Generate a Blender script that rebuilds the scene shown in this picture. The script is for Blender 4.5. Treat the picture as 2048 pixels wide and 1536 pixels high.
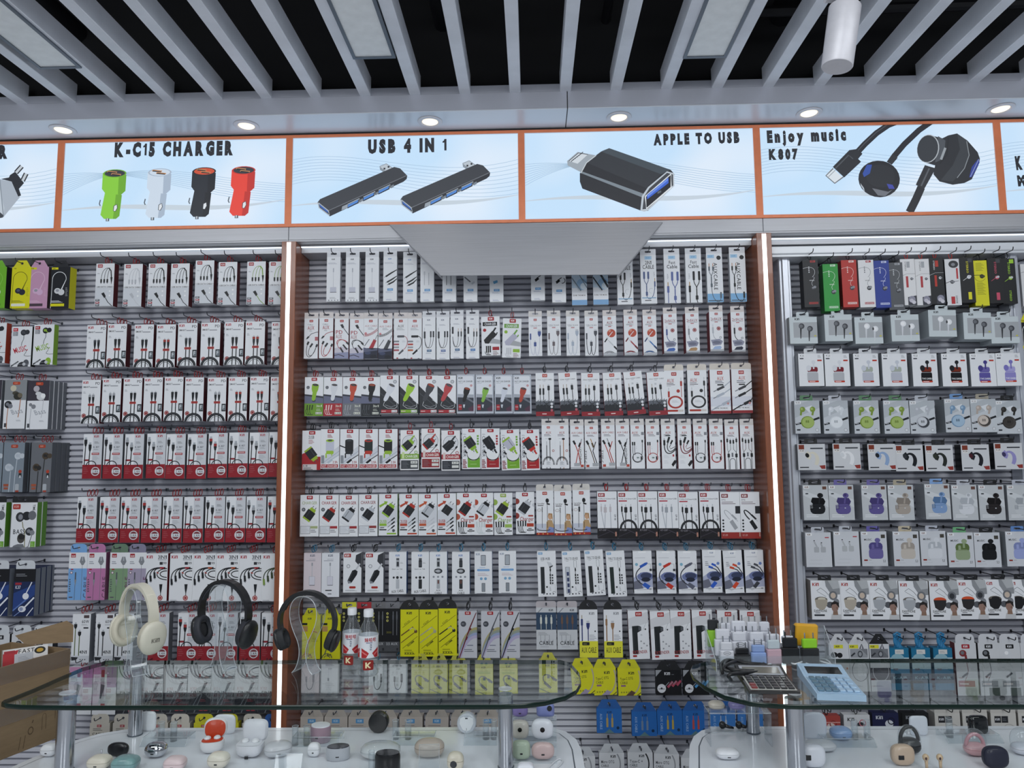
import bpy, math, random
from mathutils import Vector, Matrix
# ---------------------------------------------------------------- camera, world, lights, exposure
for o in list(bpy.data.objects): bpy.data.objects.remove(o)
SC = bpy.context.scene; COL = SC.collection
rnd = random.Random(7)
PI = math.pi
F, PIT, YAW, ROL = 1435.48, 0.09996540, -0.02642026, -0.01018272
CAM = Vector((0, -2.95, 1.6))
_cp, _sp, _cy, _sy = math.cos(PIT), math.sin(PIT), math.cos(YAW), math.sin(YAW)
FWD = Vector((_sy*_cp, _cy*_cp, _sp)); _r0 = Vector((_cy, -_sy, 0)); _u0 = _r0.cross(FWD)
RT = _r0*math.cos(ROL) + _u0*math.sin(ROL); UP = _u0*math.cos(ROL) - _r0*math.sin(ROL)
cd = bpy.data.cameras.new('camera'); cam = bpy.data.objects.new('camera', cd); COL.objects.link(cam)
cd.sensor_width = 36; cd.lens = 36*F/2048; cd.clip_start = 0.05
cam.matrix_world = Matrix(((RT.x, UP.x, -FWD.x, CAM.x), (RT.y, UP.y, -FWD.y, CAM.y), (RT.z, UP.z, -FWD.z, CAM.z), (0, 0, 0, 1)))
SC.camera = cam
def at(x, y, Y):                       # photograph pixel -> point on the plane Y
    d = FWD*F + RT*(x-1024) - UP*(y-768); return CAM + d*((Y-CAM.y)/d.y)
def atz(x, y, Z):                      # photograph pixel -> point on the level Z
    d = FWD*F + RT*(x-1024) - UP*(y-768); return CAM + d*((Z-CAM.z)/d.z)
w = bpy.data.worlds.new('world'); SC.world = w; w.use_nodes = True
w.node_tree.nodes['Background'].inputs[0].default_value = (.80, .88, 1.0, 1)
w.node_tree.nodes['Background'].inputs[1].default_value = 0.3
SC.view_settings.view_transform = 'Standard'; SC.view_settings.look = 'None'
SC.view_settings.exposure = -0.27; SC.view_settings.gamma = 1.0; SC.view_settings.use_curve_mapping = False
def area(name, loc, rot, sx, sy, power, col=(1, 1, 1)):
    l = bpy.data.lights.new(name, 'AREA'); l.shape = 'RECTANGLE'; l.size = sx; l.size_y = sy; l.energy = power; l.color = col
    o = bpy.data.objects.new(name, l); COL.objects.link(o); o.location = loc; o.rotation_euler = rot; return o
area('shop_ceiling_light', (-1.6, -4.6, 3.0), (math.radians(30), 0, 0), 1.2, 3.0, 75, (.93, .97, 1))
area('shop_ceiling_light', (1.6, -4.6, 3.0), (math.radians(30), 0, 0), 1.2, 3.0, 75, (.93, .97, 1))
for _x in (-2.1, 0, 2.1): area('wall_fill_light', (_x, -2.0, 3.02), (math.radians(28), 0, 0), 1.5, .5, 17, (.95, .98, 1))  # added fill lamps out of view, so the wall is brighter towards its top
# ---------------------------------------------------------------- helpers
def lin(h):
    if not isinstance(h, str): return tuple(h)
    v = [int(h[i:i+2], 16)/255 for i in (0, 2, 4)]
    return tuple(c/12.92 if c <= .04045 else ((c+.055)/1.055)**2.4 for c in v)
def bsdf(name):
    m = bpy.data.materials.new(name); m.use_nodes = True
    return m, m.node_tree, m.node_tree.nodes['Principled BSDF']
def mat(name, col, rough=.5, metal=0., var=.04, scale=30., stretch=(1, 1, 1), bump=0., spec=.5, coat=0.):
    m, t, b = bsdf(name); c = lin(col)
    tc = t.nodes.new('ShaderNodeTexCoord'); mp = t.nodes.new('ShaderNodeMapping'); mp.inputs['Scale'].default_value = stretch
    n = t.nodes.new('ShaderNodeTexNoise'); n.inputs['Scale'].default_value = scale; n.inputs['Detail'].default_value = 3
    t.links.new(tc.outputs['Object'], mp.inputs[0]); t.links.new(mp.outputs[0], n.inputs['Vector'])
    r = t.nodes.new('ShaderNodeValToRGB'); r.color_ramp.elements[0].position = .3; r.color_ramp.elements[1].position = .7
    r.color_ramp.elements[0].color = (*[max(0, x*(1-var)) for x in c], 1); r.color_ramp.elements[1].color = (*[min(1, x*(1+var)) for x in c], 1)
    t.links.new(n.outputs['Fac'], r.inputs[0]); t.links.new(r.outputs[0], b.inputs['Base Color'])
    b.inputs['Roughness'].default_value = rough; b.inputs['Metallic'].default_value = metal
    b.inputs['Specular IOR Level'].default_value = spec; b.inputs['Coat Weight'].default_value = coat
    if bump:
        bp = t.nodes.new('ShaderNodeBump'); bp.inputs['Strength'].default_value = bump; bp.inputs['Distance'].default_value = .002
        t.links.new(n.outputs['Fac'], bp.inputs['Height']); t.links.new(bp.outputs[0], b.inputs['Normal'])
    return m
def glow(name, col, s):
    m, t, b = bsdf(name); c = lin(col)
    b.inputs['Base Color'].default_value = (*c, 1); b.inputs['Emission Color'].default_value = (*c, 1); b.inputs['Emission Strength'].default_value = s
    return m
def clear(name, col=(1, 1, 1), ior=1.45, rough=.0, body=0.):
    """clear plastic or glass as a thin sheet: what passes straight through, and a reflection that grows at grazing angles"""
    m = bpy.data.materials.new(name); m.use_nodes = True; t = m.node_tree; t.nodes.clear()
    o = t.nodes.new('ShaderNodeOutputMaterial'); mx = t.nodes.new('ShaderNodeMixShader'); tr = t.nodes.new('ShaderNodeBsdfTransparent')
    gl = t.nodes.new('ShaderNodeBsdfGlossy'); fr = t.nodes.new('ShaderNodeFresnel'); ge = t.nodes.new('ShaderNodeNewGeometry'); mi = t.nodes.new('ShaderNodeMix'); mi.inputs[2].default_value = ior; mi.inputs[3].default_value = 1/ior
    t.links.new(ge.outputs['Backfacing'], mi.inputs[0]); t.links.new(mi.outputs[0], fr.inputs[0])
    tr.inputs[0].default_value = (*col, 1); gl.inputs['Roughness'].default_value = rough
    src = tr.outputs[0]
    if body:
        df = t.nodes.new('ShaderNodeBsdfDiffuse'); df.inputs[0].default_value = (.8, .83, .86, 1); m2 = t.nodes.new('ShaderNodeMixShader'); m2.inputs[0].default_value = body
        t.links.new(tr.outputs[0], m2.inputs[1]); t.links.new(df.outputs[0], m2.inputs[2]); src = m2.outputs[0]
    t.links.new(fr.outputs[0], mx.inputs[0]); t.links.new(src, mx.inputs[1]); t.links.new(gl.outputs[0], mx.inputs[2]); t.links.new(mx.outputs[0], o.inputs[0])
    return m
def printed(name, rough=.42, emit=0.):
    """flat print: colours of the artwork are stored on its own thin shapes"""
    m, t, b = bsdf(name); a = t.nodes.new('ShaderNodeAttribute'); a.attribute_name = 'ink'
    t.links.new(a.outputs['Color'], b.inputs['Base Color']); b.inputs['Roughness'].default_value = rough
    b.inputs['Specular IOR Level'].default_value = .32
    n = t.nodes.new('ShaderNodeTexNoise'); n.inputs['Scale'].default_value = 60; r = t.nodes.new('ShaderNodeMapRange')
    r.inputs['To Min'].default_value = rough-.08; r.inputs['To Max'].default_value = rough+.08
    t.links.new(n.outputs['Fac'], r.inputs['Value']); t.links.new(r.outputs[0], b.inputs['Roughness'])
    if emit:
        t.links.new(a.outputs['Color'], b.inputs['Emission Color']); b.inputs['Emission Strength'].default_value = emit; b.inputs['Roughness'].default_value = .6
        for l in list(b.inputs['Base Color'].links): t.links.remove(l)
        b.inputs['Base Color'].default_value = (.04, .04, .045, 1)
    return m
M = dict(
    ink=printed('printed_card'), film=printed('film_wrapped_card', .2), lit=printed('backlit_print', .5, 1.02),
    slat=mat('grey_slat', 'cfd0d9', .38, .0, .06, 3, (1, 1, 40), spec=.5), back=mat('slat_backing', '90929c', .7),
    alu=mat('brushed_aluminium', 'b6b7bc', .42, .3, .05, 4, (1, 60, 60)), frame=mat('white_aluminium', 'c9cdd6', .35, .5, .04, 5, (40, 40, 1)),
    wood=mat('brown_laminate', '8c5034', .3, .0, .14, 8, (14, 14, .8), coat=.3), orange=mat('orange_frame', 'e6855a', .4, .1, .05),
    fascia=mat('grey_laminate', 'b0b3be', .3, .1, .03, 2), soffit=mat('gloss_laminate', 'd6dbe4', .3, .1, .03, 2), ledge=mat('dark_joint', '17181c', .6),
    cslat=mat('white_baffle', 'e2e6ee', .55, .1, .05, 10, bump=.05), void=mat('black_void', '0c0d11', .9, 0, .2, 4), pipe=mat('dark_pipe', '17181d', .6, .3),
    panel=mat('opal_panel', 'f0f4f5', .5), pframe=mat('panel_frame', '68707a', .4, .5), white=mat('white_gloss', 'dfe3e9', .22, 0, .02, 6, coat=.3),
    wmetal=mat('white_metal', 'd7d6dc', .4, .1), steel=mat('chrome', 'b9bcc2', .18, 1., .03), wire=mat('hook_wire', '55585f', .3, .9), dwire=mat('black_hook', '1d1e22', .4, .3),
    led=glow('led_strip', 'f3fbff', 3.0), led2=glow('led_strip_soft', 'eef8ff', 1.9), warm=glow('lamp_warm', 'fff0da', 1.1), floor=mat('floor_tile', 'dcdcde', .3, 0, .05, 2),
    glass=clear('counter_glass', (.95, .98, .965), 1.45), gedge=mat('glass_edge', '07211a', .2, 0, .1, 20, spec=.4), acry=clear('clear_acrylic', (.95, .97, .98), 1.5, .02, .05), acrye=clear('acrylic_edge', (.9, .94, .96), 1.6, .05, .38),
    pet=clear('clear_bottle', (.93, .95, .96), 1.4, .03, .06), kraft=mat('brown_cardboard', '8a7458', .7, 0, .08, 14, (1, 1, 6), bump=.1), tape=clear('packing_tape', (.83, .72, .5), 1.5, .12, .1),
    chrome=mat('mirror_chrome', 'c8cad0', .06, 1., .02))
_cols = {}
def plain(hexcol, rough=.35, coat=.2):
    k = (hexcol, rough)
    if k not in _cols: _cols[k] = mat('plastic_'+hexcol, hexcol, rough, 0, .03, 25, coat=coat)
    return _cols[k]
class MB:
    """collects shapes into ONE mesh"""
    def __init__(s): s.v = []; s.f = []; s.c = []
    def add(s, v, f, c=None):
        n = len(s.v); s.v += [tuple(p) for p in v]; s.f += [tuple(i+n for i in q) for q in f]; s.c += [c]*len(f)
    def box(s, x0, x1, y0, y1, z0, z1, b=0, c=None):
        if not b:
            s.add([(x, y, z) for z in (z0, z1) for y in (y0, y1) for x in (x0, x1)], [(0, 2, 3, 1), (4, 5, 7, 6), (0, 1, 5, 4), (2, 6, 7, 3), (0, 4, 6, 2), (1, 3, 7, 5)], c); return
        b = min(b, (x1-x0)*.45, (y1-y0)*.45, (z1-z0)*.45); P = []; id = {}
        for i, (X, ox) in enumerate(((x0, b), (x1, -b))):
            for j, (Yy, oy) in enumerate(((y0, b), (y1, -b))):
                for k, (Z, oz) in enumerate(((z0, b), (z1, -b))):
                    for a, p in enumerate(((X, Yy+oy, Z+oz), (X+ox, Yy, Z+oz), (X+ox, Yy+oy, Z))): id[i, j, k, a] = len(P); P.append(p)
        f = []
        for i in (0, 1):
            f.append(tuple(id[i, j, k, 0] for j, k in ((0, 0), (0, 1), (1, 1), (1, 0)))[::1 if i == 0 else -1])
            f.append(tuple(id[j, i, k, 1] for j, k in ((0, 0), (1, 0), (1, 1), (0, 1)))[::1 if i == 0 else -1])
            f.append(tuple(id[j, k, i, 2] for j, k in ((0, 0), (0, 1), (1, 1), (1, 0)))[::1 if i == 0 else -1])
        for i in (0, 1):
            for j in (0, 1):
                f.append((id[i, j, 0, 0], id[i, j, 1, 0], id[i, j, 1, 1], id[i, j, 0, 1])[::1 if i == j else -1])
                f.append((id[i, 0, j, 0], id[i, 1, j, 0], id[i, 1, j, 2], id[i, 0, j, 2])[::1 if i == j else -1])
                f.append((id[0, i, j, 1], id[1, i, j, 1], id[1, i, j, 2], id[0, i, j, 2])[::1 if i == j else -1])
                for k in (0, 1): f.append((id[i, j, k, 0], id[i, j, k, 1], id[i, j, k, 2])[::1 if (i+j+k) % 2 == 0 else -1])
        s.add(P, f, c)
    def tube(s, pts, r, n=6, closed=False, c=None, cap=True):
        pts = [Vector(p) for p in pts]; m = len(pts); rs = r if isinstance(r, (list, tuple)) else [r]*m; V = []; f = []
        prev = None
        for i, p in enumerate(pts):
            t = (pts[(i+1) % m] - pts[i-1]) if closed or 0 < i < m-1 else (pts[1]-pts[0] if i == 0 else pts[-1]-pts[-2])
            t = t.normalized() if t.length > 1e-9 else Vector((0, 0, 1))
            a = (prev - t*prev.dot(t)) if prev else t.orthogonal()
            a = a.normalized() if a.length > 1e-6 else t.orthogonal().normalized(); b = t.cross(a); prev = a
            V += [p + (a*math.cos(2*PI*k/n) + b*math.sin(2*PI*k/n))*rs[i] for k in range(n)]
        for i in range(m if closed else m-1):
            for k in range(n): f.append((i*n+k, i*n+(k+1) % n, ((i+1) % m)*n+(k+1) % n, ((i+1) % m)*n+k))
        if not closed and cap: f += [tuple(range(n))[::-1], tuple(range((m-1)*n, m*n))]
        s.add(V, f, c)
    def lathe(s, prof, n=20, o=(0, 0, 0), c=None, sy=1., ax='z'):
        V = []; f = []; m = len(prof)
        for r, z in prof:
            for k in range(n):
                a = 2*PI*k/n; p = (r*math.cos(a), r*math.sin(a)*sy, z)
                if ax == 'y': p = (p[0], z, p[1])
                V.append((p[0]+o[0], p[1]+o[1], p[2]+o[2]))
        for i in range(m-1):
            for k in range(n): f.append((i*n+k, i*n+(k+1) % n, (i+1)*n+(k+1) % n, (i+1)*n+k))
        f += [tuple(range(n))[::-1], tuple(range((m-1)*n, m*n))]
        s.add(V, f, c)
    def pebble(s, w, d, h, e=2.6, e2=2.4, n=20, m=10, z0=-1., z1=1., o=(0, 0, 0), c=None):
        """superellipsoid, cut between z0 and z1 (fractions of its half height)"""
        g = lambda v, q: math.copysign(abs(v)**q, v); V = []; f = []
        a0, a1 = math.asin(max(-1, min(1, g(z0, e2/2)))), math.asin(max(-1, min(1, g(z1, e2/2))))
        for i in range(m+1):
            t = a0+(a1-a0)*i/m; ct, st = max(1e-3, math.cos(t)), math.sin(t)
            for k in range(n):
                u = 2*PI*k/n; V.append((o[0]+w/2*g(ct, 2/e2)*g(math.cos(u), 2/e), o[1]+d/2*g(ct, 2/e2)*g(math.sin(u), 2/e), o[2]+h/2*g(st, 2/e2)))
        for i in range(m):
            for k in range(n): f.append((i*n+k, i*n+(k+1) % n, (i+1)*n+(k+1) % n, (i+1)*n+k))
        f += [tuple(range(n))[::-1], tuple(range(m*n, (m+1)*n))]
        s.add(V, f, c)
    def prism(s, pts, z0, z1, c=None):
        n = len(pts); V = [(*p, z0) for p in pts]+[(*p, z1) for p in pts]
        s.add(V, [tuple(range(n))[::-1], tuple(range(n, 2*n))]+[(i, (i+1) % n, n+(i+1) % n, n+i) for i in range(n)], c)
    def xf(s, mtx):
        s.v = [tuple(mtx @ Vector(p)) for p in s.v]; return s
    def mesh(s, name, material, smooth=False):
        me = bpy.data.meshes.new(name); me.from_pydata(s.v, [], s.f); me.materials.append(material)
        if any(c is not None for c in s.c):
            at_ = me.color_attributes.new('ink', 'FLOAT_COLOR', 'CORNER'); buf = []
            for p, c in zip(me.polygons, s.c): buf += [*(lin(c) if c is not None else (1, 1, 1)), 1.]*p.loop_total
            at_.data.foreach_set('color', buf)
        if smooth:
            me.shade_smooth()
            if smooth != 2: me.set_sharp_from_angle(angle=math.radians(38))
        me.update(); return me
def obj(name, me, parent=None, loc=None, rot=None):
    o = bpy.data.objects.new(name, me); COL.objects.link(o)
    if parent is not None: o.parent = parent
    if loc is not None: o.location = loc
    if rot is not None: o.rotation_euler = rot
    return o
def tag(o, label=None, cat=None, group=None, kind=None):
    if label: o['label'] = label
    if cat: o['category'] = cat
    if group: o['group'] = group
    if kind: o['kind'] = kind
    return o
def thing(name, label, cat, loc=(0, 0, 0), rot=(0, 0, 0), group=None):
    return tag(obj(name, None, None, loc, rot), label, cat, group)
def bx(name, x0, x1, y0, y1, z0, z1, m, parent=None, b=0, kind=None):
    q = MB(); q.box(x0, x1, y0, y1, z0, z1, b); return tag(obj(name, q.mesh(name, m), parent), kind=kind)
def copy_tree(src, loc, rot=None, label=None, group=None):
    r = src.copy(); COL.objects.link(r); r.location = loc
    if rot is not None: r.rotation_euler = rot
    if label: r['label'] = label
    if group: r['group'] = group
    for ch in src.children:
        c = ch.copy(); COL.objects.link(c); c.parent = r
        for g in ch.children:
            d = g.copy(); COL.objects.link(d); d.parent = c
    return r
# ---------------------------------------------------------------- lettering, as flat shapes
_fc = bpy.data.curves.new('lettering', 'FONT'); _fc.resolution_u = 2; _fo = bpy.data.objects.new('lettering', _fc); COL.objects.link(_fo)
GL = {}
def _glyph(ch, off):
    _fc.body = ch; _fc.offset = off; bpy.context.view_layer.update(); me = bpy.data.meshes.new_from_object(_fo)
    v = [(p.co.x, p.co.y) for p in me.vertices]; f = [tuple(p.vertices) for p in me.polygons]; bpy.data.meshes.remove(me)
    x0 = min(p[0] for p in v); x1 = max(p[0] for p in v); return [((p[0]-x0)/.682, p[1]/.682) for p in v], f, (x1-x0)/.682
for _o, _chars in ((.012, 'ABCDEFGHIJKLMNOPQRSTUVWXYZabcdefghijklmnopqrstuvwxyz0123456789-.:/%+'), (.085, 'ABCDEGHIKLMNOPRSTU0123456789-njoymuscix')):
    for _c in _chars: GL[_c, _o] = _glyph(_c, _o)
for _o in (.012, .085): GL['1', _o] = ([(0, .66), (0, .8), (.16, .86), (.24, 1), (.5, 1), (.5, 0), (.22, 0), (.22, .7)], [(0, 1, 2, 7), (2, 3, 4, 7), (4, 5, 6, 7)], .5)
CJK = [_glyph(c, .02) for c in '娃哈纯净水']
bpy.data.objects.remove(_fo)
class Art:
    """print on a face: width 100, y runs down from the top edge; every shape is a thin layer"""
    def __init__(s, w, h): s.k = w/100; s.w = w; s.h = h; s.H = 100*h/w; s.P = []; s.n = 0; s.clip = True
    def _put(s, polys, c):
        s.n += 1
        for p in polys:
            if s.clip:
                for ax, lim, sg in ((0, 0, 1), (0, 100, -1), (1, 0, 1), (1, s.H, -1)):
                    q = []
                    for i in range(len(p)):
                        a, b = p[i-1], p[i]; da, db = (a[ax]-lim)*sg, (b[ax]-lim)*sg
                        if (da < 0) != (db < 0): t = da/(da-db); q.append((a[0]+(b[0]-a[0])*t, a[1]+(b[1]-a[1])*t))
                        if db >= 0: q.append(b)
                    p = q
                    if not p: break
            if len(p) > 2: s.P.append((p, c, s.n))
    def poly(s, p, c): s._put([list(p)], c)
    def rect(s, x, y, w, h, c): s.poly([(x, y), (x+w, y), (x+w, y+h), (x, y+h)], c)
    def rr(s, x, y, w, h, r, c):
        s.poly([(cx+r*math.cos(a*PI/6), cy+r*math.sin(a*PI/6)) for cx, cy, a0 in ((x+w-r, y+h-r, 0), (x+r, y+h-r, 3), (x+r, y+r, 6), (x+w-r, y+r, 9)) for a in range(a0, a0+4)], c)
    def circ(s, x, y, r, c, ry=None, n=14, rot=0):
        ry = ry or r; ca, sa = math.cos(rot), math.sin(rot)
        s.poly([(x+r*math.cos(2*PI*i/n)*ca-ry*math.sin(2*PI*i/n)*sa, y+r*math.cos(2*PI*i/n)*sa+ry*math.sin(2*PI*i/n)*ca) for i in range(n)], c)
    def line(s, pts, t, c):
        n = len(pts); L = []
        for i in range(n):
            a, b = pts[max(0, i-1)], pts[min(n-1, i+1)]; dx, dy = b[0]-a[0], b[1]-a[1]; l = math.hypot(dx, dy) or 1
            tt = t[i] if isinstance(t, (list, tuple)) else t; nx, ny = -dy/l*tt/2, dx/l*tt/2; p = pts[i]; L.append(((p[0]+nx, p[1]+ny), (p[0]-nx, p[1]-ny)))
        s._put([[L[i][0], L[i+1][0], L[i+1][1], L[i][1]] for i in range(n-1)], c)
    def arc(s, x, y, r, a0, a1, t, c, ry=None, n=12):
        ry = ry or r; s.line([(x+r*math.cos(math.radians(a0+(a1-a0)*i/n)), y+ry*math.sin(math.radians(a0+(a1-a0)*i/n))) for i in range(n+1)], t, c)
    def curve(s, p, t, c, n=10):                                     # through cubic control points
        a, b, q, d = p; s.line([tuple(a[k]*(1-u)**3+3*b[k]*u*(1-u)**2+3*q[k]*u*u*(1-u)+d[k]*u**3 for k in (0, 1)) for u in [i/n for i in range(n+1)]], t, c)
    def text(s, tx, x, y, h, c, w=None, al='l', rot=0, bold=.012, cond=.85, sk=0, gl=None, gap=.14):
        V = []; X = 0
        for i, ch in enumerate(tx):
            g = gl[i] if gl else GL.get((ch, bold)) or GL.get((ch, .012))
            if g is None: X += .32+gap*1.5; continue
            V.append(([(p[0]+X, p[1]) for p in g[0]], g[1])); X += g[2]+gap
        X = max(X-gap, .01); sx = (w/X) if w else h*cond
        x -= {'l': 0, 'c': .5, 'r': 1}[al]*X*sx*math.cos(math.radians(rot)); y -= {'l': 0, 'c': .5, 'r': 1}[al]*X*sx*math.sin(math.radians(rot))
        ca, sa = math.cos(math.radians(rot)), math.sin(math.radians(rot)); out = []
        for v, f in V:
            q = [(p[0]*sx+sk*p[1]*h, h-p[1]*h) for p in v]; q = [(x+a*ca-b*sa, y+a*sa+b*ca) for a, b in q]; out += [[q[i] for i in t] for t in f]
        s._put(out, c)
    def logo(s, x, y, h, c, bg=None, pad=1.):                        # the maker's mark: K, a dotted i and a flat-topped n
        W = h*2.0
        if bg: s.rr(x-h*.35*pad, y-h*.35*pad, W+h*.7*pad, h*(1+.7*pad), h*.25, bg)
        t = h*.26; q = []
        st = lambda a, b: q.append([(a[0]-t/2, a[1]), (a[0]+t/2, a[1]), (b[0]+t/2, b[1]), (b[0]-t/2, b[1])])
        st((x+t/2, y), (x+t/2, y+h)); st((x+h*.72, y), (x+h*.28, y+h*.5)); st((x+h*.28, y+h*.5), (x+h*.75, y+h))
        st((x+h*1.05, y+h*.32), (x+h*1.05, y+h)); st((x+h*1.05, y), (x+h*1.05, y+h*.2))
        st((x+h*1.4, y+h*.05), (x+h*1.4, y+h)); st((x+h*1.9, y+h*.05), (x+h*1.9, y+h)); q.append([(x+h*1.35, y+h*.05), (x+h*1.95, y+h*.05), (x+h*1.95, y+h*.28), (x+h*1.35, y+h*.28)])
        s._put(q, c)
    def pill(s, x, y, h, c='a3202c', tc='ecc9c4'): s.logo(x-h, y, h, tc, c, 1.4)   # centred at x
    def small(s, x, y, w, n, c='9a9da3', h=1.6, gap=4):             # lines too small to read
        s._put([[(x, y+i*gap), (x+w*(.7+.3*((i*7) % 3)/2), y+i*gap), (x+w*(.7+.3*((i*7) % 3)/2), y+i*gap+h), (x, y+i*gap+h)] for i in range(n)], c)
    def conn(s, x, y, w, h, c='202125', tip='9a9da3', L=0, cc=None, cw=None):  # plug pointing up, cord hanging L below
        s.rect(x-w*.28, y, w*.56, h*.3, tip); s.poly([(x-w/2, y+h*.28), (x+w/2, y+h*.28), (x+w/2, y+h*.7), (x+w*.2, y+h), (x-w*.2, y+h), (x-w/2, y+h*.7)], c)
        if L: s.line([(x, y+h*.98), (x, y+h+L)], cw or w*.3, cc or c)
    def bud(s, x, y, r, c, c2='8b8e95', ang=0):
        s.circ(x, y, r, c); s.circ(x+r*.75*math.cos(ang), y+r*.75*math.sin(ang), r*.62, c2); s.circ(x-r*.2, y-r*.1, r*.45, c2 if c2 != c else '55585e')
    def sliced(s, st=2.):                                            # narrow strips, for wrapping round a bottle
        out = []
        for p, c, n in s.P:
            x0, x1 = min(q[0] for q in p), max(q[0] for q in p); k = math.floor(x0/st)
            while k*st < x1:
                r = p
                for lim, sg in ((k*st, 1), (k*st+st, -1)):
                    q = []
                    for i in range(len(r)):
                        a, b = r[i-1], r[i]; da, db = (a[0]-lim)*sg, (b[0]-lim)*sg
                        if (da < 0) != (db < 0): t = da/(da-db); q.append((lim, a[1]+(b[1]-a[1])*t))
                        if db >= 0: q.append(b)
                    r = q
                    if not r: break
                if len(r) > 2: out.append((r, c, n))
                k += 1
        s.P = out; return s
    def build(s, name, material, fn=None, base=()):
        base = [([(0, 0), (100, 0), (100, s.H), (0, s.H)], c, 0) for c in base]
        b = MB(); s.P = base+s.P; fn = fn or (lambda x, y, n: ((x-50)*s.k, -.0003-n*.000022, -y*s.k))
        for p, c, n in s.P: b.add([fn(x, y, n) for x, y in p], [tuple(range(len(p)))], c)
        return b.mesh(name, material)
# ================================================================ the setting
fl = bx('floor', -4, 4, -7.5, .6, -.05, 0, M['floor'], kind='structure')
wb = bx('wall_back', -4, 4, .189, .3, 0, 3.65, M['back'], kind='structure')
ce = bx('ceiling', -4, 4, -7.5, .3, 3.65, 3.7, M['void'], kind='structure')
bx('wall_above_fascia', -4, 4, -.12, .19, 3.1, 3.64, M['void'], kind='structure')
q = MB(); q.box(-.0225, .0225, -4.6, -.165, 3.068, 3.150, .002); bm = q.mesh('slat', M['cslat'])
for i in range(-5, 16): obj('slat', bm, ce, (-.049+.2038*(i-5), 0, 0))
q = MB(); q.box(-4, 4, -.012, .012, 3.152, 3.19); cm = q.mesh('carrier', M['pipe'])
for y in (-.75, -1.6, -2.5): obj('carrier', cm, ce, (0, y, 0))
for x, r in ((1.05, .05), (-.35, .035), (-1.9, .04), (.33, .02)):
    q = MB(); q.tube([(x, -4, 3.4), (x, .1, 3.4)], r, 10); obj('pipe', q.mesh('pipe', M['pipe'], True), ce)
for y in (-.3, -.55): 
    q = MB(); q.tube([(.6, y, 3.3), (3.5, y, 3.32)], .02, 8); obj('pipe', q.mesh('pipe', M['pipe'], True), ce)
# ceiling panel lights, set between the baffles
for (xa, xb, yb, lab) in ((78, 165, 138, 'grey framed opal panel light nearest the ceiling corner above the plug poster'), (706, 792, 118, 'grey framed opal panel light between baffles above the hub poster'), (1366, 1452, 117, 'grey framed opal panel light between baffles beside the white spotlight')):
    a, b = atz(xa, yb, 3.062), atz(xb, yb, 3.062); X0, X1, Yv = a.x, b.x, (a.y+b.y)/2
    t = thing('ceiling_panel_light', lab, 'panel light', (X0, Yv, 3.062), group='opal panel lights between the baffles'); W_ = X1-X0
    q = MB()
    for u in ((0, .012, -1.2, 0), (W_-.012, W_, -1.2, 0), (.012, W_-.012, -.012, 0), (.012, W_-.012, -1.2, -1.188)): q.box(*u, 0, .022)
    obj('frame', q.mesh('frame', M['pframe']), t); bx('diffuser', .012, W_-.012, -1.188, -.012, .004, .02, M['panel'], t)
# fascia, soffit and the two metal bands
JX = at(1135, 215, -.17).x
for a, b in ((-4, JX-.002), (JX+.002, 4)):
    bx('trim_1', a, b, -.17, -.155, 2.998, 3.068, M['fascia'], kind='structure'); bx('trim_2', a, b, -.17, .02, 2.994, 2.9985, M['soffit'], kind='structure')
    bx('trim_3', a, b, -.17, .0, 3.0685, 3.10, M['fascia'], kind='structure')
bx('trim_4', JX-.0019, JX+.0019, -.165, .02, 2.996, 3.066, M['ledge'], kind='structure')
ZT, ZB = 2.982, 2.592
bx('trim_5', -4, 4, -.004, .1, ZT+.004, 2.9935, M['ledge'], kind='structure')
for a, b in ((-4, -1.0225), (-1.0215, .9785), (.9795, 4)):
    bx('trim_6', a, b, -.002, .02, 2.522, ZB-.012, M['alu'], kind='structure', b=.002)
    bx('trim_7', a, b, -.002, .2, 2.516, 2.5215, M['alu'], kind='structure')
bx('trim_8', -4, 4, .02, .2, ZB-.012, 3.06, M['back'], kind='structure')
# orange sign frame
fr = tag(obj('trim_9', None), kind='structure')
bx('rail', -4, 4, -.006, .02, ZT-.008, ZT+.0035, M['orange'], fr); bx('rail', -4, 4, -.006, .02, ZB-.012, ZB+.001, M['orange'], fr)
DX = [-2.026, -1.026, -.028, .968, 1.969]
for x in DX: bx('mullion', x-.014, x+.014, -.006, .02, ZB+.001, ZT-.008, M['orange'], fr)
# ---------------------------------------------------------------- illuminated posters
SKY = bsdf('lit_poster'); m_, t_, b_ = SKY
tc = t_.nodes.new('ShaderNodeTexCoord'); n_ = t_.nodes.new('ShaderNodeTexNoise'); n_.inputs['Scale'].default_value = 2.2; n_.inputs['Detail'].default_value = 1
rp = t_.nodes.new('ShaderNodeValToRGB'); rp.color_ramp.elements[0].position = .45; rp.color_ramp.elements[1].position = .72
rp.color_ramp.elements[0].color = (*lin('c3e1fb'), 1); rp.color_ramp.elements[1].color = (*lin('deecfb'), 1)
t_.links.new(tc.outputs['Object'], n_.inputs['Vector']); t_.links.new(n_.outputs['Fac'], rp.inputs[0]); t_.links.new(rp.outputs[0], b_.inputs['Emission Color'])
b_.inputs['Base Color'].default_value = (.05, .055, .06, 1); b_.inputs['Emission Strength'].default_value = 1.14; b_.inputs['Roughness'].default_value = .6
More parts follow.
